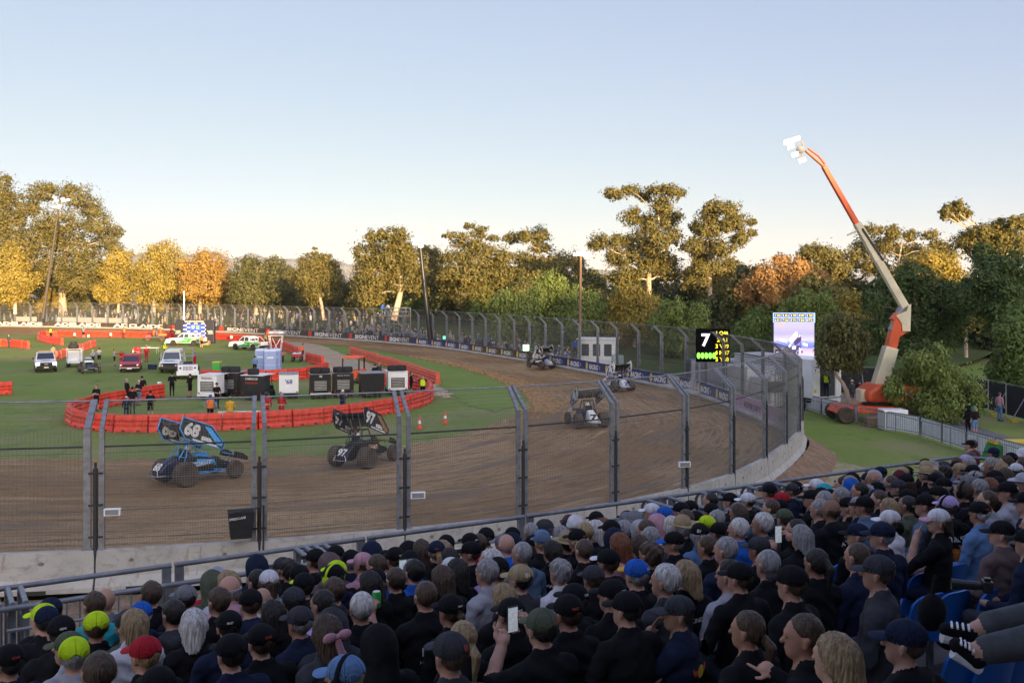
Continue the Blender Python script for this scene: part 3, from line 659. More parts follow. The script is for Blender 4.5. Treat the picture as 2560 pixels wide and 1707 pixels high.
T('pepper_tree', 'yellow topped pepper tree catching the sun above the far fence', 1585, 108, .8, [(1580, 735, 32, 22), (1555, 755, 34, 26), (1618, 752, 32, 30), (1590, 785, 46, 38), (1560, 815, 44, 34), (1630, 800, 28, 34)], 'gold', 5200, .36, 27, trunk_r=.3, bk=bark, droop=.7, group=ax)
T('pepper_tree', 'shaded green pepper tree left of the black scoreboard', 1690, 100, .4, [(1690, 770, 34, 26), (1660, 800, 40, 34), (1710, 810, 40, 36), (1745, 795, 34, 34), (1690, 845, 60, 34)], 'pepper', 4800, .34, 28, trunk_r=.3, bk=barkd, droop=.7, group=ax)
T('pepper_tree', 'narrow green pepper tree between scoreboard and video screen', 1885, 95, .2, [(1885, 800, 36, 24), (1870, 835, 36, 36), (1900, 860, 36, 36), (1850, 870, 26, 30)], 'green', 3600, .34, 29, trunk_r=.25, bk=barkd, droop=.6, group=ax)
T('pepper_tree', 'round green pepper tree behind the top of the video screen', 2015, 92, .0, [(2010, 755, 44, 26), (2050, 775, 40, 34), (1985, 790, 36, 36), (2020, 830, 50, 40)], 'pepper', 4000, .34, 30, trunk_r=.3, bk=barkd, droop=.6, group=ax)
T('yellow_tree', 'sunlit yellow tree right of the video screen', 2130, 96, .0, [(2125, 755, 30, 26), (2110, 795, 36, 36), (2150, 810, 32, 36), (2100, 840, 40, 34)], 'gold', 3400, .34, 31, trunk_r=.25)
T('street_tree', 'grey green tree with a bent trunk overlapping the right side of the video screen', 2116, 61, .0, [(2098, 815, 38, 30), (2080, 850, 34, 30), (2122, 848, 40, 36), (2098, 888, 44, 32), (2138, 885, 30, 32), (2062, 885, 22, 28)], 'olive', 4200, .26, 32, sub=2, trunk_r=.2, bk=bark, droop=.4, spine_px=[(2122, 1032), (2119, 990), (2108, 960), (2088, 930), (2085, 880)])
T('willow', 'low spreading green willow beside the path hiding the crane base', 2308, 58, .0, [(2320, 905, 46, 26), (2345, 885, 30, 20), (2270, 945, 44, 28), (2350, 940, 50, 30), (2400, 960, 46, 34), (2320, 985, 60, 30), (2260, 990, 36, 26), (2395, 1005, 46, 26), (2345, 1020, 46, 22), (2235, 965, 26, 22), (2440, 990, 26, 24)], 'pepper', 9000, .25, 33, trunk_r=.32, bk=barkd, droop=.75, spine_px=[(2308, 1062), (2312, 1030), (2330, 1000), (2335, 960), (2330, 920)])
# belt of darker trees that closes the view behind the named ones: four kinds, copied
belt = []
def belt_proto(lm, seed, hh, ww):
    rg = random.Random(seed); cl = []
    for k in range(13):
        a = rg.uniform(0, 6.28); r = rg.uniform(.1, 1) * ww; z = hh * (.12 + .72 * k / 12); s_ = rg.uniform(.3, .46) * ww * (1.15 - .4 * k / 12); r *= 1.1 - .6 * k / 12
        cl.append((r * math.cos(a) * .8, r * math.sin(a) * .8, z, s_, s_, s_ * .8))
    return make_tree('belt_tree', None, (0, 0, 0), cl, lm, 3600, .66, seed, trunk_r=.3, bk=barkd)
protos = [belt_proto('dark', 51, 11, 6.), belt_proto('olive', 52, 12.5, 5.6), belt_proto('dark', 53, 9, 6.4), belt_proto('green', 54, 10, 5.8), belt_proto('gold', 55, 8.5, 5.6)]
spots = []; rb = random.Random(8)
def belt_y(px): return 222 - 60 * max(0, min(1, (px - 500) / 700)) - 30 * max(0, min(1, (px - 1300) / 700)) - 16 * max(0, min(1, (px - 2000) / 400))
for i, px in enumerate(range(-60, 2660, 48)): spots.append((px, belt_y(px) + rb.uniform(-6, 6), i, 'rear'))
for i, px in enumerate(range(-40, 2200, 84)): spots.append((px, belt_y(px) - 16 + rb.uniform(-4, 4), i, 'front'))
used = [0] * 5
for px, Yb, i, row in spots:
    k = rb.randrange(4)
    if px < 700 and row == 'front': k = rb.choice([4, 4, 1])
    o = copy_tree(protos[k]) if used[k] else protos[k]; used[k] = 1
    z = 3.4 if px < 1150 else max(0, 3.4 - (px - 1150) / 130)
    o.location = ((px - 1280) * Yb / F0, Yb, z - .3); s_ = rb.uniform(.8, 1.12) * (.86 if px < 1100 else 1.) * (.8 if row == 'front' else 1.); o.scale = (s_, s_, s_ * rb.uniform(.9, 1.1)); o.rotation_euler = (0, 0, rb.uniform(0, 6.28))
    kind = ['dark rounded tree', 'tall olive tree', 'low dark spreading tree', 'green bushy tree', 'golden bushy tree'][k]
    tag(o, '%s in the %s row of the backing belt, %s from the left' % (kind, row, ordn(i + 1)), 'tree', 'trees of the backing belt')
# unseen ridge added behind the camera as a sun blocker: keeps the low sun off the near half of the ground
rv = []; rf = []; rx = np.arange(60, 900, 6.); rg_ = random.Random(9)
for x in rx:
    h = float(np.interp(x, [60, 150, 165, 193, 203, 209, 222, 900], [54, 59, 62.5, 65, 67.5, 72, 78, 81])) + rg_.uniform(-.8, .8)
    rv += [(x, -330, -1), (x, -390, h * .92), (x, -402, h), (x, -420, h * .9), (x, -520, -1)]
for i in range(len(rx) - 1):
    for j in range(4): rf.append((i * 5 + j, i * 5 + j + 1, (i + 1) * 5 + j + 1, (i + 1) * 5 + j))
rf += [tuple(range(4)), tuple(range(len(rv) - 5, len(rv) - 1))]
link('hills', mesh_np('hills', rv, rf, [MATS['hill_scrub']], smooth=True))['kind'] = 'structure'  # added sun blocker behind the camera, not one of the distant hills
# ================================================================= barriers, vehicles, infield things
red_pl = mat('red_plastic', (.60, .05, .022), .5, .34, 2.2, bump=.1); red_old = mat('faded_red_plastic', (.62, .11, .055), .6, .2, 3.)
white_p = mat('white_paint', (.74, .74, .74), .35, .06, 3.); black_p = mat('black_paint', (.018, .018, .02), .35, .2, 3.); rubber = mat('rubber', (.022, .021, .021), .85, .25, 8.)
mud_rub = mat('muddy_rubber', (.075, .055, .04), .95, .35, 4., bump=.4); glass = mat('dark_glass', (.035, .045, .055), .08, .1, spec=.8); chrome = mat('chrome', (.55, .56, .58), .2, .1, metal=1.)
alu = mat('raw_aluminium', (.5, .51, .52), .35, .12, 5., metal=.8); green_p = mat('green_paint', (.02, .26, .05), .35, .1); red_p = mat('red_paint', (.45, .015, .03), .35, .12); orange_p = mat('orange_paint', (.72, .10, .02), .4, .12)
lamp_w = mat('lit_headlamp', (1., .97, .9), emit=2.2); lime_p = mat('lime_paint', (.5, .62, .03), .4, .05); tail_red = mat('tail_lamp', (.4, .01, .01), .3, .05); grey_p = mat('grey_paint', (.22, .22, .23), .5, .12); tan_p = mat('cardboard', (.33, .22, .13), .8, .1)
blue_p = mat('car_blue', (.03, .25, .58), .3, .12); cream = mat('cream_paint', (.62, .56, .40), .45, .1, 2.)

def barrier_proto(m):
    b = MB(); L = 2.0
    for x0, x1, h in ((0.01, L - .01, .97),):
        prof = [(.24, 0), (.24, .16), (.17, .26), (.17, .36), (.21, .41), (.21, .47), (.16, .53), (.16, .62), (.2, .67), (.2, .73), (.15, .79), (.15, .9), (.12, .97)]
        pr = prof + [(-y, z) for y, z in reversed(prof)]; n = len(pr)
        vs = [(x0, y, z) for y, z in pr] + [(x1, y, z) for y, z in pr]
        b.add(vs, [tuple(range(n))[::-1], tuple(range(n, 2 * n))] + [(i, (i + 1) % n, (i + 1) % n + n, i + n) for i in range(n)])
    b.add(*tubebox(.1, 1.9, .97, .99))
    o = b.build('plastic_barrier', m, None, smooth=25)
    for x in (.45, 1.35):
        d = MB(); d.box(x, x + .22, -.245, .245, .03, .13); d.build('fork_slot', mat('slot_dark', (.03, .028, .026), .9), o)
    for x in (.3, 1.0, 1.7):
        d = MB(); d.box(x - .03, x + .03, -.165, .165, .55, .60); d.build('drain_hole', mat('hole_red', (.2, .012, .008), .9), o)
    return o
def tubebox(x0, x1, z0, z1):
    b = MB(); b.box(x0, x1, -.07, .07, z0, z1); return b.v, b.f
BAR = [barrier_proto(red_pl), barrier_proto(red_old)]; bused = [0, 0]
def barrier_line(px, label, grp, old=0, rev=False):
    pts = [P(*q) for q in px]; pts = catmull(pts, 6) if len(pts) > 2 else pts
    J_ = resample(pts, 2.0)
    for i in range(len(J_) - 1):
        a, c = J_[i], J_[i + 1]; d = c - a
        o = copy_tree(BAR[old]) if bused[old] else BAR[old]; bused[old] = 1
        o.location = (a.x + rnd.uniform(-.02, .02), a.y + rnd.uniform(-.04, .04), .01); o.rotation_euler = (0, rnd.uniform(-.008, .008), math.atan2(d.y, d.x) + rnd.uniform(-.03, .03)); o.scale = (d.length / 2.0 * .975, 1, rnd.uniform(.97, 1.02))
        tag(o, 'red plastic barrier, %s %s' % (ordn(i + 1), label), 'barrier', grp)
barrier_line([(408, 992), (330, 1005), (250, 1020), (195, 1036), (172, 1050), (190, 1066), (245, 1076), (340, 1080), (450, 1078), (640, 1072), (760, 1063), (860, 1051), (990, 1030), (1060, 1012), (1078, 995), (1070, 982), (1040, 974), (1000, 967), (955, 962)], 'round the near loop from its numbered tail end', 'near loop of plastic barriers')
barrier_line([(506, 952), (560, 955), (615, 955), (682, 952), (740, 948), (778, 943), (819, 931)], 'from the push truck in the line behind the carts', 'barriers behind the carts')
barrier_line([(767, 903), (806, 914)], 'of the short row by the red quad bike', 'short barrier row')
barrier_line([(155, 862), (115, 856), (98, 849), (104, 843), (140, 841), (200, 842), (300, 843), (438, 845)], 'of the far arc left of the sponsor arch', 'far barrier arc')
barrier_line([(540, 848), (640, 856), (661, 860), (707, 871), (729, 881), (750, 889)], 'right of the sponsor arch towards the quad bike', 'barriers right of the arch')
barrier_line([(-30, 866), (25, 866), (70, 871)], 'of the row at the far left edge', 'far left barriers')
barrier_line([(140, 900), (236, 866)], 'of the diagonal row behind the white ute', 'diagonal barriers', 1)
barrier_line([(-20, 987), (31, 985)], 'of the row at the left edge above the fence', 'left edge barriers')
barrier_line([(877, 886), (985, 921), (1095, 959)], 'of the long double row beside the access road', 'access road barriers', 1)
def sign_card(p, body, name='number_card', label=''):
    r = empty(name, p, 0, label, 'sign'); b = MB(); b.box(-.16, .16, -.012, .012, .0, .42); b.build('card', white_p, r)
    t = MB(); t.text(body, (0, -.016, .21), (1, 0, 0), (0, 0, 1), h=.24); t.build('lettering', ink_k, r)
for x, y, n, w_ in [(402, 978, '10', 'tail end of the near barrier loop'), (189, 843, '3', 'far barrier arc left of the white bucket'), (279, 843, '4', 'far barrier arc right of the white bucket'), (580, 850, '6', 'barrier row right of the sponsor arch')]:
    p = P(x, y + 3); sign_card((p.x, p.y - .3, .45), n, 'number_card', 'white number card on the ' + w_)

def wheel(root, x, y, r, w, tm=rubber, rm=alu, name='wheel', spokes=0, n=20):
    b = MB(); h = w / 2
    b.lathe([(r * .56, -h * .9), (r * .62, -h), (r * .9, -h), (r * .985, -h * .72), (r, -h * .3), (r, h * .3), (r * .985, h * .72), (r * .9, h), (r * .62, h), (r * .56, h * .9)], n, (0, 0, 0), 'y')
    o = b.build(name, tm, root, smooth=50); o.location = (x, y, r)
    c = MB(); s = 1 if y >= 0 else -1
    for q in (1, -1): c.lathe([(r * .58, h * .88 * q), (r * .56, h * .5 * q), (r * .2, h * .45 * q), (r * .16, h * .75 * q), (0, h * .76 * q)], n, (0, 0, 0), 'y')
    c.build('rim', rm, o, smooth=30)
    return o
def sidepoly(b, poly, yf, mi=None, both=True, eps=.006):
    for s in ((1, -1) if both else (both,)):
        vs = [(x, s * (yf(z) + eps), z) for x, z in poly]; f = tuple(range(len(poly)))
        b.add(vs, [f if s < 0 else f[::-1]], mi)
def ute(name, p, rz, label, scheme, sc_=1.):
    r = empty(name, p, rz, label, 'ute' if scheme != 'troop' else 'four wheel drive', None, sc_)
    hz = .0; tall = 0
    paint = white_p
    body = [(-2.62, .5), (-2.66, 1.1), (-.95, 1.12), (.8, 1.14), (1.95, 1.08), (2.45, .98), (2.6, .85), (2.64, .5), (2.3, .42), (2.02, .42), (1.98, .7), (1.75, .86), (1.35, .86), (1.12, .7), (1.08, .42), (-1.02, .42), (-1.06, .7), (-1.3, .86), (-1.7, .86), (-1.94, .7), (-1.98, .42), (-2.4, .42)]
    b = MB(); b.prism(body, -.93, .93, top=(.85, .12)); b.build('body', paint, r, bevel=.04)
    cab = [(-.9, 1.12), (-.78, 1.72), (-.35, 1.82), (.3, 1.8), (1.12, 1.13)] if scheme != 'troop' else [(-2.55, 1.1), (-2.45, 1.95), (.25, 1.98), (.5, 1.9), (.95, 1.12)]
    yf = lambda z: .9 - max(0, z - 1.12) * .2
    b = MB(); b.prism(cab, -.9, .9, top=(1.12, .2)); b.build('cab', paint, r, bevel=.04)
    zt = 1.72 if scheme != 'troop' else 1.86
    w = MB()
    if scheme != 'troop':
        sidepoly(w, [(-.02, 1.16), (-.02, zt), (.28, zt), (.92, 1.16)], yf); sidepoly(w, [(-.72, 1.18), (-.64, zt - .04), (-.1, zt), (-.1, 1.16)], yf)
        sx0, sx1, zs0, zs1 = .36, 1.04, 1.74, 1.17
    else:
        sidepoly(w, [(-.1, 1.2), (-.1, zt), (.3, zt), (.7, 1.2)], yf); sidepoly(w, [(-1.2, 1.3), (-1.2, zt), (-.25, zt), (-.25, 1.3)], yf); sidepoly(w, [(-2.3, 1.3), (-2.3, zt), (-1.35, zt), (-1.35, 1.3)], yf)
        sx0, sx1, zs0, zs1 = .56, .9, 1.84, 1.18
    w.build('side_glass', glass, r)
    w = MB(); e = .02; w.quad((sx1 + e, -.78, zs1 + e), (sx1 + e, .78, zs1 + e), (sx0 + e, .68, zs0 + e), (sx0 + e, -.68, zs0 + e)); w.build('windscreen', glass, r)
    xb = -.86 if scheme != 'troop' else -2.55
    w = MB(); w.quad((xb - .03, .72, 1.22), (xb - .03, -.72, 1.22), (xb + .08, -.68, zt - .04), (xb + .08, .68, zt - .04)); w.build('rear_glass', glass, r)
    if scheme != 'troop':
        w = MB(); w.box(-2.55, -1.0, -.78, .78, 1.085, 1.13); w.build('tray', black_p, r)
        w = MB()
        for s in (-.7, .7): w.tube([(-1.0, s, 1.12), (-1.1, s * .95, 1.7), (-1.35, s * .95, 1.68), (-2.1, s, 1.14)], .035)
        w.tube([(-1.1, -.66, 1.7), (-1.1, .66, 1.7)], .035); w.build('sports_bar', paint if scheme == 'green' else black_p, r)
    w = MB(); w.box(2.56, 2.74, -.9, .9, .38, .66, ty=.06); w.build('front_bumper', black_p if scheme != 'green' else white_p, r, bevel=.03)
    w = MB(); w.box(-2.78, -2.6, -.88, .88, .45, .62); w.build('rear_bumper', black_p, r, bevel=.02)
    w = MB(); w.box(2.5, 2.645, -.55, .55, .66, .95); w.build('grille', black_p, r)
    w = MB(); w.box(2.74, 2.75, -.2, .2, .44, .56); w.build('number_plate', white_p, r)
    for s in (-1, 1):
        w = MB(); w.box(2.4, 2.63, s * .57 if s > 0 else -.9, .9 if s > 0 else -.57, .74, .95); w.build('headlight', lamp_w if scheme == 'lit' else chrome, r)
        w = MB(); w.box(-2.69, -2.6, .74 * s if s > 0 else -.9, .9 if s > 0 else -.74, .7, 1.02); w.build('tail_light', tail_red, r)
        w = MB(); w.box(.78, .98, 1.0 if s > 0 else -1.14, 1.14 if s > 0 else -1.0, 1.18, 1.36); w.cyl((.85, s * .86, 1.22), (.88, s * 1.02, 1.24), .025); w.build('mirror', black_p, r)
    for x in (1.55, -1.5):
        for s in (-.82, .82): wheel(r, x, s, .4, .28, mud_rub if s < 0 else rubber, black_p if scheme != 'troop' else alu)
    if scheme == 'green':
        w = MB(); yb = lambda z: .93 - max(0, z - .85) * .12
        sidepoly(w, [(-2.6, .62), (-2.6, 1.0), (-.95, 1.08), (.02, 1.1), (-.1, .9), (.3, .72), (1.0, .62), (1.02, .48), (-.98, .48), (-1.02, .72), (-1.28, .92), (-1.72, .92), (-1.98, .72), (-2.0, .5), (-2.4, .5)], yb, 0)
        sidepoly(w, [(-.84, 1.14), (-.72, 1.7), (-.6, 1.72), (-.68, 1.16)], yf, 0); w.build('green_wrap', green_p, r)
        t = MB()
        for s in (1, -1): t.text('EVENT', (-.35, s * .945, .8), (-s, 0, 0), (0, 0, 1), h=.14); t.text('HIRE', (-1.55, s * .94, 1.0), (-s, 0, 0), (0, 0, 1), h=.1)
        t.build('lettering', ink_w, r)
        w = MB(); w.box(-2.675, -2.66, -.7, .7, .7, 1.05); w.build('tailgate', white_p, r)
    if scheme == 'lit':
        w = MB(); w.box(-.25, .1, -.6, .6, 1.84, 1.93); w.build('light_bar', mat('amber_lens', (.6, .4, .15), .3), r)
        w = MB(); w.box(2.648, 2.66, -.16, .16, .76, .84); w.build('badge', mat('gold_badge', (.6, .42, .1), .3), r)
        t = MB(); t.add([(1.2, -.5, 1.145), (2.0, -.4, 1.10), (2.0, .45, 1.10), (1.3, .3, 1.142)], [(0, 1, 2, 3)]); t.build('bonnet_stripe', mat('pale_blue', (.3, .38, .62), .4), r)
        t = MB(); [t.text('SAFETY', (-.1, s * .93, .9), (-s, 0, 0), (0, 0, 1), h=.16) for s in (1, -1)]; t.build('lettering', ink_b, r)
    if scheme == 'troop':
        w = MB(); yb = lambda z: .93; sidepoly(w, [(-2.5, 1.0), (-2.5, 1.09), (2.0, 1.02), (2.0, .96)], yb); w.box(-2.4, .45, -.76, .76, 1.965, 1.99); w.build('lime_stripe', lime_p, r)
        w = MB(); w.box(-2.42, .4, -.72, .72, 1.99, 2.1, tx=.1, ty=.08); w.build('roof_pod', white_p, r, bevel=.04)
        w = MB(); w.tube([(2.72, -.75, .5), (2.85, -.7, .9), (2.85, .7, .9), (2.72, .75, .5)], .04); w.box(2.74, 2.86, -.9, .9, .42, .62); w.build('bull_bar', black_p, r)
        d = MB(); d.box(.0, 1.05, 0, .06, .5, 1.12); d.box(0.0, .06, .01, .05, 1.12, 1.8); d.box(.0, .7, .01, .05, 1.76, 1.82); d.add([(.66, .02, 1.8), (.72, .05, 1.8), (1.05, .05, 1.12), (.98, .02, 1.12)], [(0, 1, 2, 3)])
        do = d.build('door', white_p, r, label='open driver door with lime lower edge'); do.location = (1.0, -.93, 0); do.rotation_euler = (0, 0, R(-110 - 65))
        e = MB(); e.box(.05, .7, .02, .04, 1.14, 1.76); e.build('pane', glass, do); e = MB(); e.box(.0, 1.05, -.004, .064, .5, .56); e.build('lime_strip', lime_p, do)
        w = MB(); w.add([(1.1, -.6, 1.16), (1.9, -.5, 1.11), (1.95, .2, 1.10), (1.4, .5, 1.14)], [(0, 1, 2, 3)]); w.build('bonnet_graphic', mat('teal_graphic', (.1, .3, .4), .4), r)
    return r
ute('safety_ute', P(113, 926), R(-62), 'white ute with lit headlights facing the camera at the left of the infield', 'lit')
ute('event_ute', P(466, 864), R(172), 'white and green ute parked side on in front of the sponsor arch', 'green')
ute('event_ute', P(622, 874), R(152), 'white and green ute seen from behind right of the sponsor arch', 'green')
ute('medical_truck', P(432, 927), R(-78), 'white four wheel drive with a lime roof stripe and an open door', 'troop')
# old red rescue van
def van():
    r = empty('rescue_van', P(328, 926), R(-72), 'old red panel van with chrome bumper and a crew member in its open door', 'van')
    b = MB(); b.prism([(-2.4, .4), (-2.45, 1.0), (.7, .98), (2.2, .86), (2.45, .8), (2.42, .4), (2.0, .32), (-2.0, .32)], -.9, .9); b.build('body', red_p, r, bevel=.05)
    b = MB(); b.prism([(-2.4, .98), (-2.38, 1.52), (-.2, 1.55), (.1, 1.42), (.78, .98)], -.86, .86, top=(.98, .16)); b.build('cab', red_p, r, bevel=.04)
    b = MB(); b.box(-2.3, -.2, -.62, .62, 1.54, 1.58); b.build('roof_rack', tan_p, r)
    b = MB(); b.quad((.8, -.74, 1.0), (.8, .74, 1.0), (.16, .66, 1.42), (.16, -.66, 1.42)); b.build('windscreen', glass, r)
    b = MB(); sidepoly(b, [(-.6, 1.02), (-.6, 1.42), (0, 1.42), (.5, 1.02)], lambda z: .86 - (z - .98) * .16); b.build('side_glass', glass, r)
    b = MB(); b.box(2.4, 2.5, -.62, .62, .56, .78); b.build('grille', black_p, r)
    b = MB(); b.box(2.44, 2.6, -.93, .93, .38, .5); b.build('chrome_bumper', chrome, r, bevel=.03)
    b = MB(); b.box(2.6, 2.61, -.2, .2, .33, .45); b.build('number_plate', white_p, r)
    for s in (-1, 1):
        b = MB(); b.lathe([(.12, 0), (.12, .04), (0, .05)], 12, (2.46, s * .75, .67), 'x'); b.build('headlight', chrome, r)
        b = MB(); b.box(-1.9, -.9, s * .905 - .01, s * .905 + .01, .55, .95); b.build('side_panel', white_p, r)
    t = MB()
    t.text('RESCUE', (1.5, 0, .935), (0, 1, 0), (-.99, 0, .09), h=.3, bold=.03)
    t.build('lettering', mat('pink_print', (.6, .35, .4), .5), r)
    d = MB(); d.box(0, 1.0, 0, .06, .42, .98); d.box(0, .05, .01, .05, .98, 1.4); d.box(0, .6, .01, .05, 1.36, 1.41)
    do = d.build('door', red_p, r); do.location = (.75, -.9, 0); do.rotation_euler = (0, 0, R(-172)); e = MB(); e.box(.05, .6, .02, .04, 1.0, 1.36); e.build('pane', glass, do)
    e = MB(); e.lathe([(.2, 0), (.2, .01), (0, .01)], 5, (.5, -.02, .7), 'y'); e.build('star_badge', ink_b, do)
    for x in (1.5, -1.5):
        for s in (-.8, .8): wheel(r, x, s, .33, .2, mud_rub, alu)
van()
# push truck
def push_truck():
    r = empty('push_truck', P(470, 943), R(-72), 'white push truck with red and yellow stripes and a lifting mast', 'truck')
    b = MB(); b.box(.3, 1.9, -.85, .85, .45, 1.22, tx=.05); b.build('bonnet', white_p, r, bevel=.06)
    b = MB(); b.box(-1.9, .35, -.85, .85, .45, .85); b.build('body', white_p, r, bevel=.04)
    b = MB(); b.box(1.9, 2.15, -.95, .95, .35, .75); b.build('push_bar', white_p, r, bevel=.04)
    b = MB()
    for i in range(7):
        for j in range(5): b.lathe([(.04, 0), (0, .012)], 6, (1.905, -.36 + .12 * i, .72 + .1 * j), 'x')
    b.build('grille_holes', black_p, r)
    for s in (-.62, .62): b = MB(); b.lathe([(.09, 0), (.09, .04), (0, .05)], 10, (1.9, s, 1.0), 'x'); b.build('headlight', black_p, r)
    for k, (m, x0, x1) in enumerate([(red_p, -.2, .0), (orange_p, -.4, -.2), (mat('yellow_paint', (.7, .5, .03), .4), -.6, -.4)]):
        b = MB(); [b.box(x0 - .6, x1 - .6, s * .86 - .006, s * .86 + .006, .5, .8) for s in (1, -1)]; b.build('stripe', m, r)
    b = MB(); b.box(-.6, -.1, -.4, .4, .85, 1.0); b.box(-.72, -.6, -.4, .4, .85, 1.4); b.build('seat', black_p, r)
    b = MB()
    for s in (-.42, .42): b.box(-1.75, -1.6, s - .06, s + .06, .6, 2.6)
    for z in (1.0, 1.8, 2.5): b.box(-1.73, -1.62, -.42, .42, z, z + .1)
    b.build('mast', grey_p, r)
    for x, rr in ((1.15, .42), (-1.3, .48)):
        for s in (-.86, .86): wheel(r, x, s, rr, .3, mud_rub, alu)
push_truck()
# wingless car on display with its tow cart
def buggy_car():
    r = empty('speedcar', P(222, 930), R(-58), 'black and silver wingless open wheel race car beside the white tyre cart', 'race car')
    b = MB(); b.prism([(-.9, .3), (-1.0, .75), (-.3, .95), (.4, .8), (1.6, .45), (1.6, .3)], -.32, .32); b.build('bonnet', black_p, r, bevel=.05)
    b = MB()
    for s in (-.33, .33): b.tube([(-.95, s, .7), (-.75, s * .85, 1.35), (-.2, s * .85, 1.32), (.3, s, .85)], .03)
    b.tube([(-.75, -.28, 1.35), (-.75, .28, 1.35)], .03); b.tube([(-.2, -.28, 1.32), (-.2, .28, 1.32)], .03); b.build('roll_cage', alu, r)
    for s in (-.36, .36): b = MB(); b.box(-.9, .3, s - .01, s + .01, .35, .9); b.build('side_panel', alu, r)
    b = MB(); b.box(-.4, .2, -.4, .4, .96, 1.12, tx=.06); b.build('scoop', white_p, r, bevel=.03)
    b = MB(); b.tube([(1.7, -.5, .3), (1.75, -.45, .5), (1.75, .45, .5), (1.7, .5, .3)], .03); b.cyl((1.4, -.8, .33), (1.4, .8, .33), .035); b.cyl((-.8, -.8, .38), (-.8, .8, .38), .05); b.build('axle', alu, r)
    for x, s, rr, w in ((1.4, -.75, .32, .22), (1.4, .75, .32, .22), (-.8, -.7, .4, .36), (-.8, .7, .4, .36)): wheel(r, x, s, rr, w, mud_rub, black_p)
buggy_car()
tyre_big = None
def spare(p, rz, label, tilt=0, r_=.42, w=.4):
    global tyre_big
    o = MB(); h = w / 2; r = r_
    o.lathe([(r * .5, -h), (r * .9, -h), (r, -h * .7), (r, h * .7), (r * .9, h), (r * .5, h), (r * .5, -h)], 20, (0, 0, 0), 'z')
    o = o.build('spare_tyre', rubber, None, smooth=50); o.location = p; o.rotation_euler = (tilt, 0, rz)
    tag(o, label, 'tyre', 'spare tyres on the carts')
def cart(p, rz, label, boxm, sidem, drawers, tyres, texts, what, w=1.5, hgt=1.35, roof=None, bumper=None):
    r = empty('pit_cart', p, rz, label, 'cart', 'pit carts parked in a row')
    b = MB(); b.box(-1.25, -.05, -w / 2, w / 2, .45, .45 + hgt); b.build('box', boxm, r, bevel=.02)
    b = MB(); b.box(-.05, 1.15, -.6, .6, .4, .6); b.box(.05, .5, -.55, .55, .6, .8); b.box(.75, 1.2, -.5, .5, .6, .95, tx=.1); b.build('chassis', sidem, r, bevel=.03)
    b = MB()
    for s in (-.58, .58): b.tube([(.75, s, .9), (.55, s, 1.75), (-.05, s, 1.8)], .025)
    b.tube([(.55, -.58, 1.75), (.55, .58, 1.75)], .025); b.build('frame', black_p, r)
    if roof: b = MB(); b.box(-1.3, .7, -w / 2 - .03, w / 2 + .03, .455 + hgt, .5 + hgt); b.build('roof', roof, r, bevel=.015)
    if drawers:
        b = MB(); nd = 6; b.box(-1.257, -1.25, -w * .34, w * .34, .62, .62 + hgt * .56); b.build('drawer_recess', black_p, r)
        for k in range(nd):
            z = .66 + hgt * .53 * k / nd; b = MB(); b.box(-1.28, -1.258, -w * .3, w * .3, z, z + hgt * .05); b.build('drawer_front', alu, r)
    b = MB(); b.box(-1.33, -1.22, -w / 2, w / 2, .3, .44); b.build('bumper', bumper or black_p, r, bevel=.01)
    for s in (-1, 1): b = MB(); b.box(-1.262, -1.25, s * w * .42 - .07, s * w * .42 + .07, .48, .56); b.build('tail_light', tail_red, r)
    for body, z, h, m, wd in texts:
        t = MB(); t.text(body, (-1.264, 0, .45 + hgt * z), (0, -1, 0), (0, 0, 1), h=h, w=wd); t.build('lettering', m, r)
    for x in (.85, -.75):
        for s in (-.55, .55): wheel(r, x, s, .27, .24, mud_rub if x < 0 else rubber, grey_p)
    c, s_ = math.cos(rz), math.sin(rz)
    for k in range(tyres):
        x, y = (-.75 + .0 * k, (.12 if tyres == 1 else -.3 + .62 * k)); q = Vector(p) + Vector((c * x - s_ * y, s_ * x + c * y, .5 + hgt + .215))
        spare(q, k, 'big black tyre lying on top of ' + what + (['', ', left one', ', right one'][k + 1] if tyres == 2 else ''))
    return r
ik = ink_k
cart(P(538, 996), R(80), 'white pit cart with a ribbed roof and slatted drawers, leftmost of the row', white_p, grey_p, 1, 0, [('ENDSAL', .86, .16, ink_k, .85)], '', roof=white_p, bumper=white_p)
cart(P(588, 989), R(82), 'black pit cart with silver drawers and a red number four', black_p, black_p, 1, 2, [('4', .88, .2, ink_r, None)], 'the black cart with a red four', roof=grey_p)
cart(P(650, 997), R(76), 'black pit cart with white roof and a red sign board', black_p, black_p, 0, 1, [('CAMBRIDGE', .84, .16, ink_w, 1.0), ('TOWING & RECOVERY', .62, .14, ink_r, 1.)], 'the black cart with a white roof', w=1.7, roof=white_p)
cart(P(722, 993), R(103), 'white pit cart with a blue 68 on its back panel', white_p, black_p, 0, 0, [("'68", .62, .34, ink_b, None)], '', w=1.4, roof=grey_p)
cart(P(798, 993), R(106), 'black and red pit cart numbered 98 with bright drawers', black_p, red_p, 1, 2, [('98', .9, .16, ink_w, None)], 'the cart numbered 98', roof=grey_p, bumper=white_p)
cart(P(855, 990), R(105), 'black pit cart with dark drawers and a black tyre, next to the 98 cart', black_p, black_p, 1, 2, [('Dirty Dogz', .9, .08, ink_w, .9)], 'the plain black cart with drawers')
cart(P(925, 990), R(108), 'plain black pit cart with a grey lid and small white plate', black_p, grey_p, 0, 0, [], '', w=1.75, roof=grey_p)
cart(P(989, 985), R(105), 'white pit cart with dark slatted drawers at the right end of the row', white_p, white_p, 1, 2, [], 'the white cart at the row end', roof=white_p)
cart(P(186, 916), R(-70), 'white tyre cart facing forward with two tyres on its roof', white_p, white_p, 0, 0, [], '', roof=white_p)
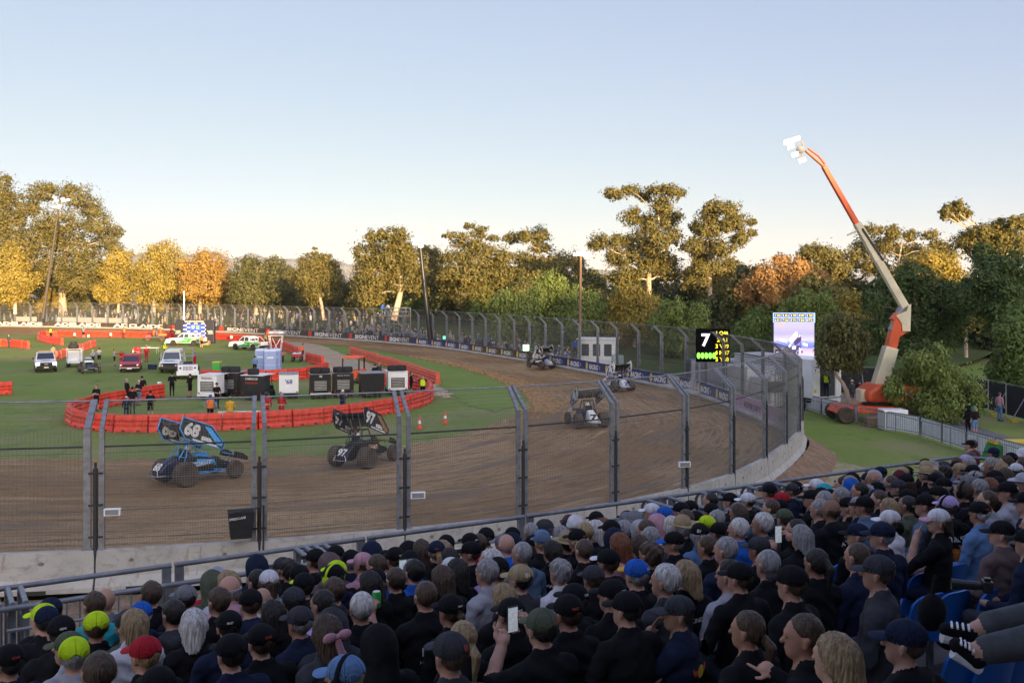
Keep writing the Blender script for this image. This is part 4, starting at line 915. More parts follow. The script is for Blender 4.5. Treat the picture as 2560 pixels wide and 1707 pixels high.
p = P(186, 916); spare((p.x - .1, p.y, 2.05), 0, 'large black tyre on the roof of the white tyre cart', r_=.5, w=.42); spare((p.x - .1, p.y, 2.42), 0, 'smaller muddy tyre on top of the tyre pile', r_=.34, w=.28)
# orange cab tractor
def tractor():
    r = empty('cab_tractor', P(884, 955), R(-98), 'orange roofed utility tractor behind the carts', 'tractor')
    b = MB(); b.box(-1.3, 1.5, -.75, .75, .5, 1.1); b.build('body', orange_p, r, bevel=.05); b = MB(); b.box(-.8, .9, -.78, .78, 2.1, 2.25, tx=.1, ty=.08); b.build('roof', orange_p, r, bevel=.04)
    b = MB()
    for x in (-.75, .8):
        for s in (-.72, .72): b.box(x - .05, x + .05, s - .05, s + .05, 1.1, 2.1)
    b.build('cab_frame', black_p, r); b = MB(); b.box(.8, .82, -.66, .66, 1.15, 2.05); b.build('windscreen', mat('clear_glass', (.25, .27, .26), .1, .1), r)
    b = MB(); b.cyl((0, 0, 2.25), (0, 0, 2.42), .06); b.build('beacon', orange_p, r); b = MB(); b.box(-.5, .0, -.4, .4, 1.1, 1.6); b.build('seat', orange_p, r)
    for x in (1.0, -.9):
        for s in (-.75, .75): wheel(r, x, s, .42, .3, mud_rub, grey_p)
tractor()
def utv():
    r = empty('utility_buggy', P(388, 852), R(-165), 'red utility buggy with an open cage carrying officials', 'buggy')
    b = MB(); b.box(.4, 1.5, -.7, .7, .5, 1.0, tx=.2); b.build('bonnet', red_p, r, bevel=.06); b = MB(); b.box(-1.5, .5, -.7, .7, .45, .7); b.box(-.1, .3, -.6, .6, .7, .95); b.build('body', black_p, r, bevel=.03)
    b = MB(); b.box(-1.7, -.5, -.72, .72, .8, 1.1); b.build('tray', orange_p, r, bevel=.03)
    b = MB()
    for s in (-.65, .65): b.tube([(.6, s, 1.0), (.3, s, 1.85), (-.5, s, 1.85), (-.6, s, .9)], .03)
    b.box(-.5, .35, -.65, .65, 1.85, 1.9); b.build('cage', black_p, r)
    for x in (1.05, -1.0):
        for s in (-.65, .65): wheel(r, x, s, .33, .26, mud_rub, grey_p)
utv()
def quad_bike():
    r = empty('quad_bike', P(743, 903), R(-84), 'red quad bike with white racks near the short barrier row', 'quad bike')
    b = MB(); b.box(.3, .95, -.45, .45, .55, .85, tx=.1); b.box(-.95, -.3, -.5, .5, .55, .85, tx=.1); b.box(-.4, .4, -.2, .2, .45, .8); b.build('body', red_p, r, bevel=.06)
    b = MB(); b.box(.2, 1.05, -.42, .42, .88, .93); b.build('front_rack', white_p, r); b = MB(); b.box(-1.05, -.35, -.42, .42, .88, .93); b.build('rear_rack', white_p, r)
    b = MB(); b.box(-.35, .3, -.17, .17, .8, .95); b.build('seat', black_p, r, bevel=.04); b = MB(); b.tube([(.3, -.4, 1.1), (.35, 0, 1.05), (.3, .4, 1.1)], .025); b.cyl((.35, 0, .8), (.35, 0, 1.05), .03); b.build('handlebar', black_p, r)
    for x in (.65, -.65):
        for s in (-.45, .45): wheel(r, x, s, .3, .25, mud_rub, grey_p)
quad_bike()
def track_dryer():
    r = empty('camera_cart', P(690, 905), R(95), 'white lift frame on a cart holding a silver drum high up', 'cart')
    b = MB(); b.box(-1.0, 1.0, -.6, .6, .35, .95); b.build('body', white_p, r, bevel=.03); b = MB(); b.box(-.95, .9, -1.0, -.62, .9, 1.0); b.box(-.95, .9, .62, 1.0, .9, 1.0); b.build('deck', orange_p, r)
    b = MB()
    for s in (-.45, .45):
        b.tube([(-.4, s, .95), (.3, -s, 2.6)], .03); b.tube([(.4, s, .95), (.4, s * 1.6, 2.9)], .03); b.tube([(-.4, s, .95), (-.4, s * 1.6, 2.9)], .03)
    b.tube([(-.4, -.75, 2.9), (-.4, .75, 2.9)], .03); b.tube([(.4, -.75, 2.9), (.4, .75, 2.9)], .03); b.build('frame', white_p, r)
    b = MB(); b.cyl((0, -.85, 3.2), (0, .75, 3.2), .26, n=14); b.build('drum', alu, r, smooth=40); b = MB(); b.cyl((0, .75, 3.2), (0, .95, 3.2), .36, .26, n=14); b.build('nozzle', orange_p, r)
    t = MB(); t.text('KING', (-.265, 0, 3.2), (0, -1, 0), (0, 0, 1), h=.2); t.build('lettering', ink_r, r)
    for x in (.7, -.7):
        for s in (-.6, .6): wheel(r, x, s, .35, .25, mud_rub, grey_p)
track_dryer()
def toilet(p, rz, label):
    lb = mat('toilet_blue', (.30, .38, .62), .5, .06)
    r = empty('portable_toilet', p, rz, label, 'toilet', 'portable toilets'); b = MB(); b.box(-.55, .55, -.55, .55, .05, 2.1); b.build('cabin', lb, r, bevel=.03)
    b = MB(); b.box(-.56, .56, -.56, .56, 2.1, 2.3, tx=.08, ty=.1); b.build('roof', mat('toilet_roof', (.62, .66, .75), .5), r, bevel=.05); b = MB(); b.box(-.42, .42, -.575, -.55, .15, 2.0); b.build('door', lb, r, bevel=.01)
    b = MB(); b.box(-.3, .3, -.582, -.576, 1.45, 1.6); b.build('notice', white_p, r); b = MB(); b.box(-.45, .45, -.58, -.575, .8, .83); b.build('trim', white_p, r)
toilet(P(654, 931), R(6), 'pale blue portable toilet, left one of the three'); toilet(P(674, 933), R(20), 'pale blue portable toilet between the other two'); toilet(P(688, 931), R(6), 'pale blue portable toilet, right one of the three')
def bin_():
    r = empty('wheelie_bin', P(542, 931), 0, 'green wheelie bin with a yellow lid behind the barrier line', 'bin'); b = MB(); b.box(-.3, .3, -.32, .32, .08, .95, tx=-.06, ty=-.05); b.build('tub', mat('bin_green', (.08, .42, .08), .5), r, bevel=.03)
    b = MB(); b.box(-.39, .39, -.4, .42, .95, 1.06, tx=.05); b.build('lid', mat('bin_yellow', (.62, .5, .05), .5), r, bevel=.03); wheel(r, -.28, .3, .1, .06); wheel(r, .28, .3, .1, .06)
bin_()
def cone(p, label, sc_=1.):
    r = empty('traffic_cone', p, 0, label, 'cone', None, sc_); b = MB(); b.box(-.18, .18, -.18, .18, 0, .04); b.lathe([(.14, .04), (.03, .75), (0, .75)], 14); b.build('cone_body', orange_p, r, smooth=50)
    b = MB(); b.lathe([(.102, .3), (.073, .48)], 14); b.build('reflective_band', white_p, r, smooth=50)
cone(P(1049, 1071), 'orange traffic cone near the dirt edge, left one'); cone(P(1113, 1058), 'orange and white traffic cone farther right on the dirt edge'); cone(P(333, 886), 'orange traffic cone beside the red engine equipment')
def table():
    r = empty('trestle_table', P(376, 884), 0, 'white trestle table on the infield grass', 'table'); b = MB(); b.box(-1.1, 1.1, -.38, .38, .72, .76); b.build('tabletop', white_p, r)
    for x in (-.85, .85): b = MB(); b.tube([(x, -.3, 0), (x, -.3, .72)], .02); b.tube([(x, .3, 0), (x, .3, .72)], .02); b.build('leg', grey_p, r)
table()
p = P(372, 884); o = MB(); o.box(-.35, .2, -.15, .15, .76, .9); o.cyl((-.3, 0, .9), (-.3, 0, 1.1), .03); o = o.build('tool_tray', grey_p); o.location = p; tag(o, 'grey tray of tools on the white trestle table', 'tray')
def rig():
    r = empty('fire_pump', P(346, 886), R(15), 'red fire pump unit lying on the grass by the table', 'pump'); b = MB(); b.box(-.5, .2, -.3, .3, .05, .5); b.ell((-.1, 0, .7), (.4, .28, .25)); b.build('engine', red_p, r, bevel=.03); b = MB(); b.box(.25, .8, -.3, .3, .02, .4); b.build('battery_box', black_p, r, bevel=.02)
    b = MB(); b.tube([(-.5, 0, .4), (-.3, .1, 1.0), (.2, .1, .95)], .04); b.build('hose', black_p, r); wheel(r, -.35, -.32, .2, .1, rubber, red_p)
rig()
o = MB(); o.box(-.45, .3, -.25, .25, 0, .38); o.box(-.47, .32, -.27, .27, .38, .46); o = o.build('cool_box', mat('navy_plastic', (.02, .03, .10), .5), None, bevel=.02); o.location = P(383, 922); tag(o, 'navy cool box with a lid on the grass by the red van', 'cool box')
o = MB(); o.box(-.5, .5, -.4, .4, 0, .6); o = o.build('carton', tan_p, None, bevel=.01); o.location = P(515, 862); tag(o, 'brown cardboard carton at the right foot of the sponsor arch', 'carton')
o = MB(); o.lathe([(.15, 0), (.19, .42), (.17, .42), (.14, .02)], 14); o = o.build('bucket', white_p, None, smooth=50); o.location = P(221, 843); tag(o, 'white bucket by the far barrier arc', 'bucket')
for k, (x, lab) in enumerate([(546, 'red and white fire extinguisher beside the yellow suited marshal, left one'), (558, 'red fire extinguisher beside the yellow suited marshal, right one')]):
    r = empty('fire_extinguisher', P(x, 1068), 0, lab, 'extinguisher', 'fire extinguishers'); b = MB(); b.lathe([(.09, 0), (.09, .5), (.04, .58), (.03, .62)], 12); b.build('tank', red_p, r, smooth=40); b = MB(); b.cyl((-.06, 0, .64), (.1, 0, .66), .02); b.build('handle', black_p, r)
o = MB(); o.cyl((-1.6, 0, .75), (1.5, 0, .8), .06, n=10); [o.cyl((x, 0, 0), (x, 0, .76), .03) for x in (-1.3, 1.3)]; o = o.build('boom_pole', white_p); o.location = P(612, 1062); tag(o, 'long white pole on stands beside the yellow suited marshal', 'pole')
# sponsor arch
def arch():
    r = empty('sponsor_arch', P(488, 858), R(-4), 'black inflatable arch with a blue sponsor backdrop and white header lettering', 'arch'); k = 1 / 16.8; nav = mat('arch_black', (.018, .02, .03), .6, .2)
    for s in (-1, 1):
        b = MB(); poly = [(s * 1.75, 0), (s * 1.75, 3.42), (s * 2.45, 3.42), (s * 2.8, 3.25), (s * 2.95, 2.9), (s * 2.95, 0)]
        b.prism(poly, -.35, .35); b.build('leg', nav, r, bevel=.08)
        t = MB(); t.text('ADL', (s * 2.4, -.36, 1.75), (1, 0, 0), (0, 0, 1), h=.28, shear=.25, bold=.03); t.text('EVENTS', (s * 2.45, -.36, 1.45), (1, 0, 0), (0, 0, 1), h=.16); t.build('lettering', ink_w, r)
        b = MB(); b.lathe([(.07, 0), (0, .01)], 10, (s * 2.4 - .42, -.36, 1.82), 'y'); b.build('lime_dot', lime_p, r)
    b = MB(); b.box(-1.75, 1.75, -.3, .3, 3.0, 3.42); b.build('header', nav, r, bevel=.04)
    t = MB(); t.text('NAPA SPRINTCAR INVITATIONAL', (0, -.31, 3.21), (1, 0, 0), (0, 0, 1), h=.22, w=2.9, bold=.03); t.build('header_lettering', ink_w, r)
    b = MB(); b.box(-1.75, 1.75, -.05, .0, .2, 3.0); b.build('backdrop', mat('backdrop_blue', (.03, .06, .38), .6, .15), r)
    b = MB(); rg = random.Random(2)
    for i in range(13):
        for j in range(10):
            x, z = -1.65 + i * .27, .35 + j * .28
            if abs(x - .05) < .8 and 1.95 < z < 2.75: continue
            q = (i + 2 * j) % 4
            if q == 3: continue
            w_, h_ = (.12, .09) if q < 2 else (.1, .05); b.add([(x - w_, -.056, z - h_), (x + w_ * .8, -.056, z - h_), (x + w_, -.056, z + h_), (x - w_ * .8, -.056, z + h_)], [(0, 1, 2, 3)], 0 if q < 2 else 1)
    b.build('sponsor_marks', [ink_w, ink_k], r)
    b = MB(); b.box(-.75, .9, -.062, -.052, 2.0, 2.7); b.build('logo_panel', mat('logo_blue', (.02, .12, .5), .5), r)
    b = MB(); b.lathe([(.25, 0), (0, -.01)], 16, (-.3, -.064, 2.38), 'y', 0); b.box(-.55, -.05, -.078, -.07, 2.3, 2.42, 1); b.lathe([(.2, 0), (0, -.01)], 16, (.42, -.064, 2.42), 'y', 2); b.box(.2, .65, -.07, -.064, 2.1, 2.17, 0); b.build('emblem', [ink_w, ink_r, ink_y], r)
arch()
o = MB(); o.cyl((0, 0, 0), (0, 0, 4.3), .17, .15, n=10); o.cyl((0, 0, 4.3), (0, 0, 7.6), .10, .09, n=10); o = o.build('mast_pole', white_p, None, smooth=40); o.location = P(460, 848); tag(o, 'plain white mast rising behind the sponsor arch', 'pole')

# ---------------------------------------------------------------- sprint cars
cage_k = mat('cage_black', (.03, .03, .033), .45, .1); suit_k = mat('driver_suit', (.06, .06, .08), .8, .2)
def sprint(px, rz, label, sch, sc_=1., z=None, steer=0, roll=-3):
    p = P(*px, .3); zz = track_z(p) if z is None else z; p = P(px[0], px[1], zz)
    r = empty('sprint_car', p, rz, label, 'race car', 'winged sprint cars on the track', sc_)
    m1, m2, board, num, ink = sch['main'], sch['acc'], sch['board'], sch['num'], sch['ink']
    cowl = [(-.3, .36), (-.3, .86), (.1, .92), (.6, .78), (1.25, .52), (1.36, .40), (1.3, .30)]
    b = MB(); b.prism(cowl, -.3, .3, top=(.5, .25)); b.build('bonnet', m2, r, bevel=.04)
    for s in (-1, 1):
        b = MB(); b.add([(-.85, s * .40, .34), (.55, s * .36, .34), (.95, s * .33, .5), (.5, s * .36, .80), (-.25, s * .39, .98), (-.8, s * .42, .98)], [(0, 1, 2, 3, 4, 5)] if s < 0 else [(5, 4, 3, 2, 1, 0)]); b.build('side_panel', m2, r)
        b = MB(); b.add([(-.7, s * .412, .58), (.5, s * .375, .56), (.42, s * .374, .78), (-.62, s * .408, .92)], [(0, 1, 2, 3)] if s < 0 else [(3, 2, 1, 0)]); b.build('side_graphic', m1, r)
        t = MB(); t.text(sch.get('side', 'RACING'), (-.1, s * .418, .69), (1 if s < 0 else -1, -.03 * s, 0), (0, 0, 1), h=.17, w=.8, bold=.03, shear=.2); t.build('lettering', ink, r)
    b = MB(); b.prism([(-.72, .42), (-.78, 1.0), (-1.05, 1.04), (-1.5, .82), (-1.78, .58), (-1.72, .40), (-1.2, .32)], -.27, .27, top=(.6, .22)); b.build('tail_tank', sch['tail'], r, bevel=.09)
    b = MB(); b.add([(-1.06, -.17, 1.05), (-1.06, .17, 1.05), (-1.52, .2, .83), (-1.76, .2, .60), (-1.76, -.2, .60), (-1.52, -.2, .83)], [(0, 1, 2, 5), (5, 2, 3, 4)])
    t = MB(); t.text(num, (-1.665, 0, .72), (0, -1, 0), (.64, 0, .76), h=.34, w=.42, bold=.04); t.build('tail_number', sch['tink'], r)
    b = MB()
    for s in (-1, 1):
        b.tube([(-.95, s * .3, .5), (-.72, s * .31, .95), (-.62, s * .27, 1.5), (-.12, s * .25, 1.47), (.12, s * .3, .92), (.95, s * .28, .5)], .024)
        b.tube([(-.62, s * .27, 1.5), (-1.0, s * .3, .95)], .02); b.tube([(1.35, s * .26, .34), (-.95, s * .31, .36)], .024); b.tube([(-.72, s * .31, .95), (.12, s * .3, .92)], .024)
        b.tube([(.5, s * .34, .36), (.4, s * .62, .36), (-.35, s * .64, .38), (-.45, s * .36, .38)], .02)       # nerf bar
        b.tube([(-.95, s * .42, .42), (.15, s * .36, .36)], .016); b.tube([(1.1, s * .58, .34), (.35, s * .34, .40)], .014); b.tube([(1.1, s * .58, .28), (.35, s * .34, .30)], .014)
    for x, y, z in ((-.62, .27, 1.5), (-.12, .25, 1.47), (.12, .3, .92), (-.72, .31, .95)): b.tube([(x, -y, z), (x, y, z)], .024)
    b.build('roll_cage', sch.get('cage', cage_k), r, smooth=60)
    b = MB(); b.tube([(1.3, -.28, .3), (1.62, -.26, .34), (1.66, .26, .34), (1.3, .28, .3)], .02); b.tube([(1.3, -.28, .46), (1.6, -.24, .50), (1.6, .24, .5), (1.3, .28, .46)], .02); b.build('front_bumper', alu, r)
    b = MB(); b.tube([(-1.2, -.32, .4), (-1.9, -.3, .42), (-1.9, .3, .42), (-1.2, .32, .4)], .02); b.tube([(-1.85, -.3, .42), (-1.8, -.2, .62)], .018); b.tube([(-1.85, .3, .42), (-1.8, .2, .62)], .018); b.build('rear_bumper', chrome, r)
    b = MB(); b.cyl((1.1, -.62, .34), (1.1, .62, .34), .032); b.build('front_axle', alu, r); b = MB(); b.cyl((-1.0, -.6, .44), (-1.0, .6, .44), .06); b.build('rear_axle', cage_k, r)
    b = MB(); b.box(-.72, -.62, -.2, .2, .5, 1.25); b.box(-.65, -.25, -.2, .2, .5, .6); b.build('seat', black_p, r, bevel=.03)
    b = MB(); b.ell((-.46, 0, .84), (.17, .2, .28)); b.build('driver', suit_k, r, smooth=60); b = MB(); b.ell((-.45, 0, 1.23), (.14, .125, .145)); b.build('helmet', sch.get('helm', white_p), r, smooth=60)
    b = MB(); b.box(-.25, .35, -.22, .22, .88, 1.02, tx=.05, ty=.04); b.build('engine_scoop', sch.get('scoop', black_p), r, bevel=.03)
    for s in (-1, 1): b = MB(); b.tube([(.5, s * .32, .62), (.2, s * .45, .6), (-.5, s * .5, .58), (-.9, s * .5, .62)], .04); b.build('exhaust_pipe', mud_rub, r, smooth=60)
    wheel(r, -1.0, -.74, .45, .47, mud_rub, sch.get('rim', alu), n=24); wheel(r, -1.0, .72, .435, .40, mud_rub, sch.get('rim', alu), n=24)
    for s in (-.72, .72):
        o = wheel(r, 1.1, s, .34, .26, mud_rub, cage_k, n=22); o.rotation_euler = (0, 0, R(steer))
    # top wing: centre foil, two side boards, posts
    Mw = Matrix.Translation((-.32, 0, 1.78)) @ Matrix.Rotation(R(roll), 4, 'X') @ Matrix.Rotation(R(21), 4, 'Y')
    b = MB(); b.M = Mw; prof = [(-.80, .14), (-.5, .045), (0, 0), (.5, .0), (.80, .02)]
    up = [(x, z + .04) for x, z in prof]; poly = prof + up[::-1]; b.prism(poly, -.74, .74); wf = b.build('top_wing', sch['foil'], r, smooth=40)
    tt = MB(); tt.M = Mw; tt.text(num, (-.05, 0, .052), (0, -1, 0), (1, 0, 0), h=.75, bold=.04); tt.build('wing_number', sch.get('wink', ink), wf)
    sb = [(1.0, -.36), (1.02, -.14), (.30, .36), (-.94, .36), (-.94, -.06), (-.62, -.36)]
    for s in (-1, 1):
        b = MB(); b.M = Mw; b.prism(sb, s * .76 - .012, s * .76 + .012); o = b.build('side_board', board, r)
        e = MB(); e.M = Mw
        for a, c in zip(sb, sb[1:] + sb[:1]): e.cyl((a[0], s * .76, a[1]), (c[0], s * .76, c[1]), .022, n=5)
        e.build('edge_trim', sch.get('trim', black_p), o)
        for q in (1, -1):
            g_ = MB(); g_.M = Mw; yy = s * .76 + q * .018
            g_.add([(.92, yy, -.26), (.94, yy, -.16), (.27, yy, .27), (.0, yy, .27), (.7, yy, -.26)], [(0, 1, 2, 3, 4)] if q < 0 else [(4, 3, 2, 1, 0)], 0)
            g_.add([(.0, yy, -.24), (.55, yy, -.24), (.36, yy, -.10), (.0, yy, -.10)], [(0, 1, 2, 3)] if q < 0 else [(3, 2, 1, 0)], 1); g_.add([(-.3, yy, -.34), (.8, yy, -.34), (.7, yy, -.28), (-.4, yy, -.28)], [(0, 1, 2, 3)] if q < 0 else [(3, 2, 1, 0)], 1)
            g_.build('board_graphic', [m1, ink], o)
            t = MB(); t.M = Mw; t.text(num, (-.45, s * .76 + q * .022, .02), (-q, 0, 0), (0, 0, 1), h=.5, bold=.05, shear=-.1 * q); t.build('board_number', ink if board is not white_p else ink_k, o)
    b = MB()
    for s in (-.22, .22): b.tube([(-.6, s, 1.48), (-.75, s, 1.92)], .02); b.tube([(-.15, s, 1.45), (.1, s, 1.72)], .02)
    b.build('wing_post', alu, r)
    # nose wing
    Mn = Matrix.Translation((1.52, 0, .74)) @ Matrix.Rotation(R(16), 4, 'Y')
    b = MB(); b.M = Mn; b.box(-.27, .27, -.44, .44, 0, .03); nw = b.build('nose_wing', m1, r)
    for s in (-.45, .45): b = MB(); b.M = Mn; b.prism([(.34, -.1), (.34, .02), (.05, .14), (-.32, .14), (-.32, -.1)], s - .01, s + .01); b.build('end_plate', board, nw)
    b = MB(); [b.tube([(1.2, s, .5), (1.45, s, .75)], .015) for s in (-.15, .15)]; b.build('nose_post', alu, r)
    return r
K_ = black_p
graph = mat('graphite_board', (.11, .10, .095), .6, .3, 3.)
sprint((497, 1199), R(50), 'blue and black winged sprint car number 68, leftmost on the track', dict(main=mat('bright_blue', (.05, .36, .78), .3, .1), acc=K_, board=K_, num='68', ink=ink_w, tail=mat('navy_paint', (.015, .02, .05), .35), tink=ink_w, foil=graph, side='7DIGIT', cage=mat('bright_blue', (.05, .36, .78)), scoop=mat('bright_blue', (.05, .36, .78)), trim=mat('bright_blue', (.05, .36, .78)), wink=mat('sky_print', (.1, .35, .6), .5)), 1.12, roll=-6)
sprint((912, 1158), R(66), 'all black winged sprint car number 97 with orange lines', dict(main=mat('bronze_print', (.3, .15, .05), .5), acc=K_, board=K_, num='97', ink=ink_w, tail=K_, tink=ink_w, foil=K_, side='SUPPORT'), 1.1, roll=-6)
sprint((1463, 1064), R(103), 'silver and green winged sprint car seen from behind, under the fence rail', dict(main=mat('mid_blue', (.03, .08, .25), .4), acc=K_, board=mat('silver_board', (.42, .43, .44), .4), num='7', ink=ink_k, tail=white_p, tink=ink_k, foil=mat('dusty_grey', (.25, .24, .24), .6), wink=ink_r, trim=mat('dark_green', (.03, .07, .02), .5)), 1.02, roll=-4)
sprint((1543, 976), R(109), 'white winged sprint car with dark wing near the blue banners', dict(main=mat('purple_print', (.05, .05, .25), .5), acc=white_p, board=white_p, num='2', ink=ink_b, tail=white_p, tink=ink_b, foil=K_, trim=white_p), .93, roll=-4)
sprint((1352, 920), R(128), 'black winged sprint car farthest up the track beside the green light', dict(main=white_p, acc=K_, board=K_, num='4', ink=ink_w, tail=mat('pale_tail', (.3, .32, .42), .5), tink=ink_w, foil=K_, trim=white_p), .88, roll=-4)
# ================================================================= people: one continuous skin grown from joints
def sd_cap(p, a, b, ra, rb):
    a = np.array(a, float); b = np.array(b, float); ab = b - a; t = np.clip(((p - a) @ ab) / (ab @ ab + 1e-12), 0, 1)
    return np.linalg.norm(p - a - t[..., None] * ab, axis=-1) - (ra + (rb - ra) * t)
def sd_ell(p, c, r):
    q = p - np.array(c, float); r = np.array(r, float); k0 = np.linalg.norm(q / r, axis=-1); k1 = np.linalg.norm(q / (r * r), axis=-1)
    return k0 * (k0 - 1) / np.maximum(k1, 1e-9)
def prim_d(p, pr):
    return sd_cap(p, *pr[2]) if pr[0] == 'c' else sd_ell(p, *pr[2])
def sd_all(p, prims):
    d = None
    for pr in prims:
        e = prim_d(p, pr); k = pr[3]
        if d is None: d = e; continue
        if k <= 0: d = np.minimum(d, e)
        else:
            h = np.clip(.5 + .5 * (d - e) / k, 0, 1); d = d * (1 - h) + e * h - k * h * (1 - h)
    return d
def nets(F, xs, ys, zs):
    """surface nets on a rectilinear grid -> verts, quads"""
    S = F < 0; nx, ny, nz = F.shape
    acc = np.zeros((nx - 1, ny - 1, nz - 1, 3)); cnt = np.zeros((nx - 1, ny - 1, nz - 1))
    G = np.stack(np.meshgrid(xs, ys, zs, indexing='ij'), -1)
    quads = []
    sl = lambda ax, a: tuple(slice(a, None) if i == ax and a else (slice(None, -1) if i == ax else slice(None)) for i in range(3))
    cross = []
    for ax in range(3):
        A, B = F[sl(ax, 0)], F[sl(ax, 1)]; m = (A < 0) != (B < 0); t = np.where(m, A / np.where(m, A - B, 1), 0)
        pos = G[sl(ax, 0)] + (G[sl(ax, 1)] - G[sl(ax, 0)]) * t[..., None]; o = [i for i in range(3) if i != ax]
        for d1 in (0, 1):
            for d2 in (0, 1):
                s_ = [slice(None)] * 3; s_[o[0]] = slice(d1, F.shape[o[0]] - 1 + d1); s_[o[1]] = slice(d2, F.shape[o[1]] - 1 + d2)
                mm = m[tuple(s_)]; acc += np.where(mm[..., None], pos[tuple(s_)], 0); cnt += mm
        cross.append((m, A < 0, o))
    act = cnt > 0; idx = -np.ones(act.shape, dtype=np.int64); idx[act] = np.arange(act.sum()); V = acc[act] / cnt[act][:, None]
    for ax, (m, inside, o) in enumerate(cross):
        mm = m.copy(); 
        s_ = [slice(None)] * 3; s_[o[0]] = slice(1, -1); s_[o[1]] = slice(1, -1); w = np.argwhere(mm[tuple(s_)])
        if len(w) == 0: continue
        off = np.zeros(3, int); off[o[0]] = 1; off[o[1]] = 1; w = w + off
        e1 = np.zeros(3, int); e1[o[0]] = 1; e2 = np.zeros(3, int); e2[o[1]] = 1
        q = np.stack([idx[tuple((w - e1 - e2).T)], idx[tuple((w - e2).T)], idx[tuple(w.T)], idx[tuple((w - e1).T)]], 1)
        ins = inside[tuple(w.T)]; flip = ins if ax != 1 else ~ins
        q[~flip] = q[~flip][:, ::-1]; quads.append(q)
    return V, np.concatenate(quads)
def grid_sdf(prims, lo, hi, hx, hz_f=None, fn=None):
    xs = np.arange(lo[0], hi[0] + hx, hx); ys = np.arange(lo[1], hi[1] + hx, hx)
    zs = np.arange(lo[2], hi[2] + hx, hx) if hz_f is None else hz_f
    P_ = np.stack(np.meshgrid(xs, ys, zs, indexing='ij'), -1)
    F = fn(P_) if fn else sd_all(P_, prims)
    return nets(F, xs, ys, zs)
SKIN = [mat('skin_%d' % i, c, .55, .08, 14., spec=.3) for i, c in enumerate([(.42, .235, .165), (.50, .29, .21), (.36, .19, .125), (.46, .25, .18), (.22, .115, .07)])]
CLOTH = {}
def cloth(k):
    cols = {'K': (.011, .011, .013), 'N': (.014, .02, .045), 'D': (.045, .047, .054), 'G': (.17, .175, .19), 'L': (.36, .36, .40), 'W': (.62, .61, .64), 'R': (.36, .018, .03), 'M': (.11, .02, .035), 'Y': (.50, .72, .02),
            'B': (.018, .10, .42), 'P': (.48, .26, .31), 'O': (.75, .17, .03), 'T': (.34, .26, .15), 'V': (.42, .33, .56), 'E': (.085, .10, .065), 'C': (.03, .33, .38), 'J': (.10, .15, .23), 'U': (.13, .09, .09), 'S': (.55, .32, .03), 'A': (.12, .22, .4)}
    if k not in CLOTH: CLOTH[k] = mat('cloth_' + k, cols[k], .85, .22, 9., bump=.5, sheen=.0, spec=.12)
    return CLOTH[k]
CAPM = {}
def capm(k):
    if k in CAPM: return CAPM[k]
    m = cloth(k).copy(); m.name = 'cap_' + k; nt = m.node_tree; b = nt.nodes['Principled BSDF']; src = b.inputs['Base Color'].links[0].from_socket
    tc = _n(nt, 'ShaderNodeTexCoord'); sx = _n(nt, 'ShaderNodeSeparateXYZ'); nt.links.new(tc.outputs['Object'], sx.inputs[0]); at_ = _n(nt, 'ShaderNodeMath', operation='ARCTAN2'); nt.links.new(sx.outputs['X'], at_.inputs[0]); nt.links.new(sx.outputs['Y'], at_.inputs[1])
    pp = _n(nt, 'ShaderNodeMath', operation='PINGPONG'); pp.inputs[1].default_value = PI / 6; nt.links.new(at_.outputs[0], pp.inputs[0]); mr = _n(nt, 'ShaderNodeMapRange'); mr.inputs[1].default_value = .0; mr.inputs[2].default_value = .055; mr.inputs[3].default_value = 1.; mr.inputs[4].default_value = 0.
    nt.links.new(pp.outputs[0], mr.inputs[0]); mx_ = _n(nt, 'ShaderNodeMix', data_type='RGBA', blend_type='MULTIPLY'); mx_.inputs[7].default_value = (.45, .45, .45, 1); nt.links.new(mr.outputs[0], mx_.inputs[0]); nt.links.new(src, mx_.inputs[6]); nt.links.new(mx_.outputs[2], b.inputs['Base Color'])
    CAPM[k] = m
    return m
HAIR = {}
def hairm(k):
    cols = {'k': (.018, .014, .012), 'n': (.065, .04, .025), 'b': (.30, .21, .11), 'g': (.26, .25, .25), 'w': (.52, .50, .48), 'r': (.17, .06, .025)}
    if k not in HAIR: HAIR[k] = mat('hair_' + k, cols[k], .5, .55, 9., bump=.9, spec=.4, stretch=(7, 7, .8))
    return HAIR[k]
eye_m = mat('eye_dark', (.02, .015, .012), .2); lip_m = mat('lip', (.30, .11, .09), .5)
HC = np.array([0, 0, 1.22])
def rotz(p, a, c=(0, 0)):
    ca, sa = math.cos(a), math.sin(a); x, y = p[0] - c[0], p[1] - c[1]
    return (c[0] + x * ca - y * sa, c[1] + x * sa + y * ca, p[2])
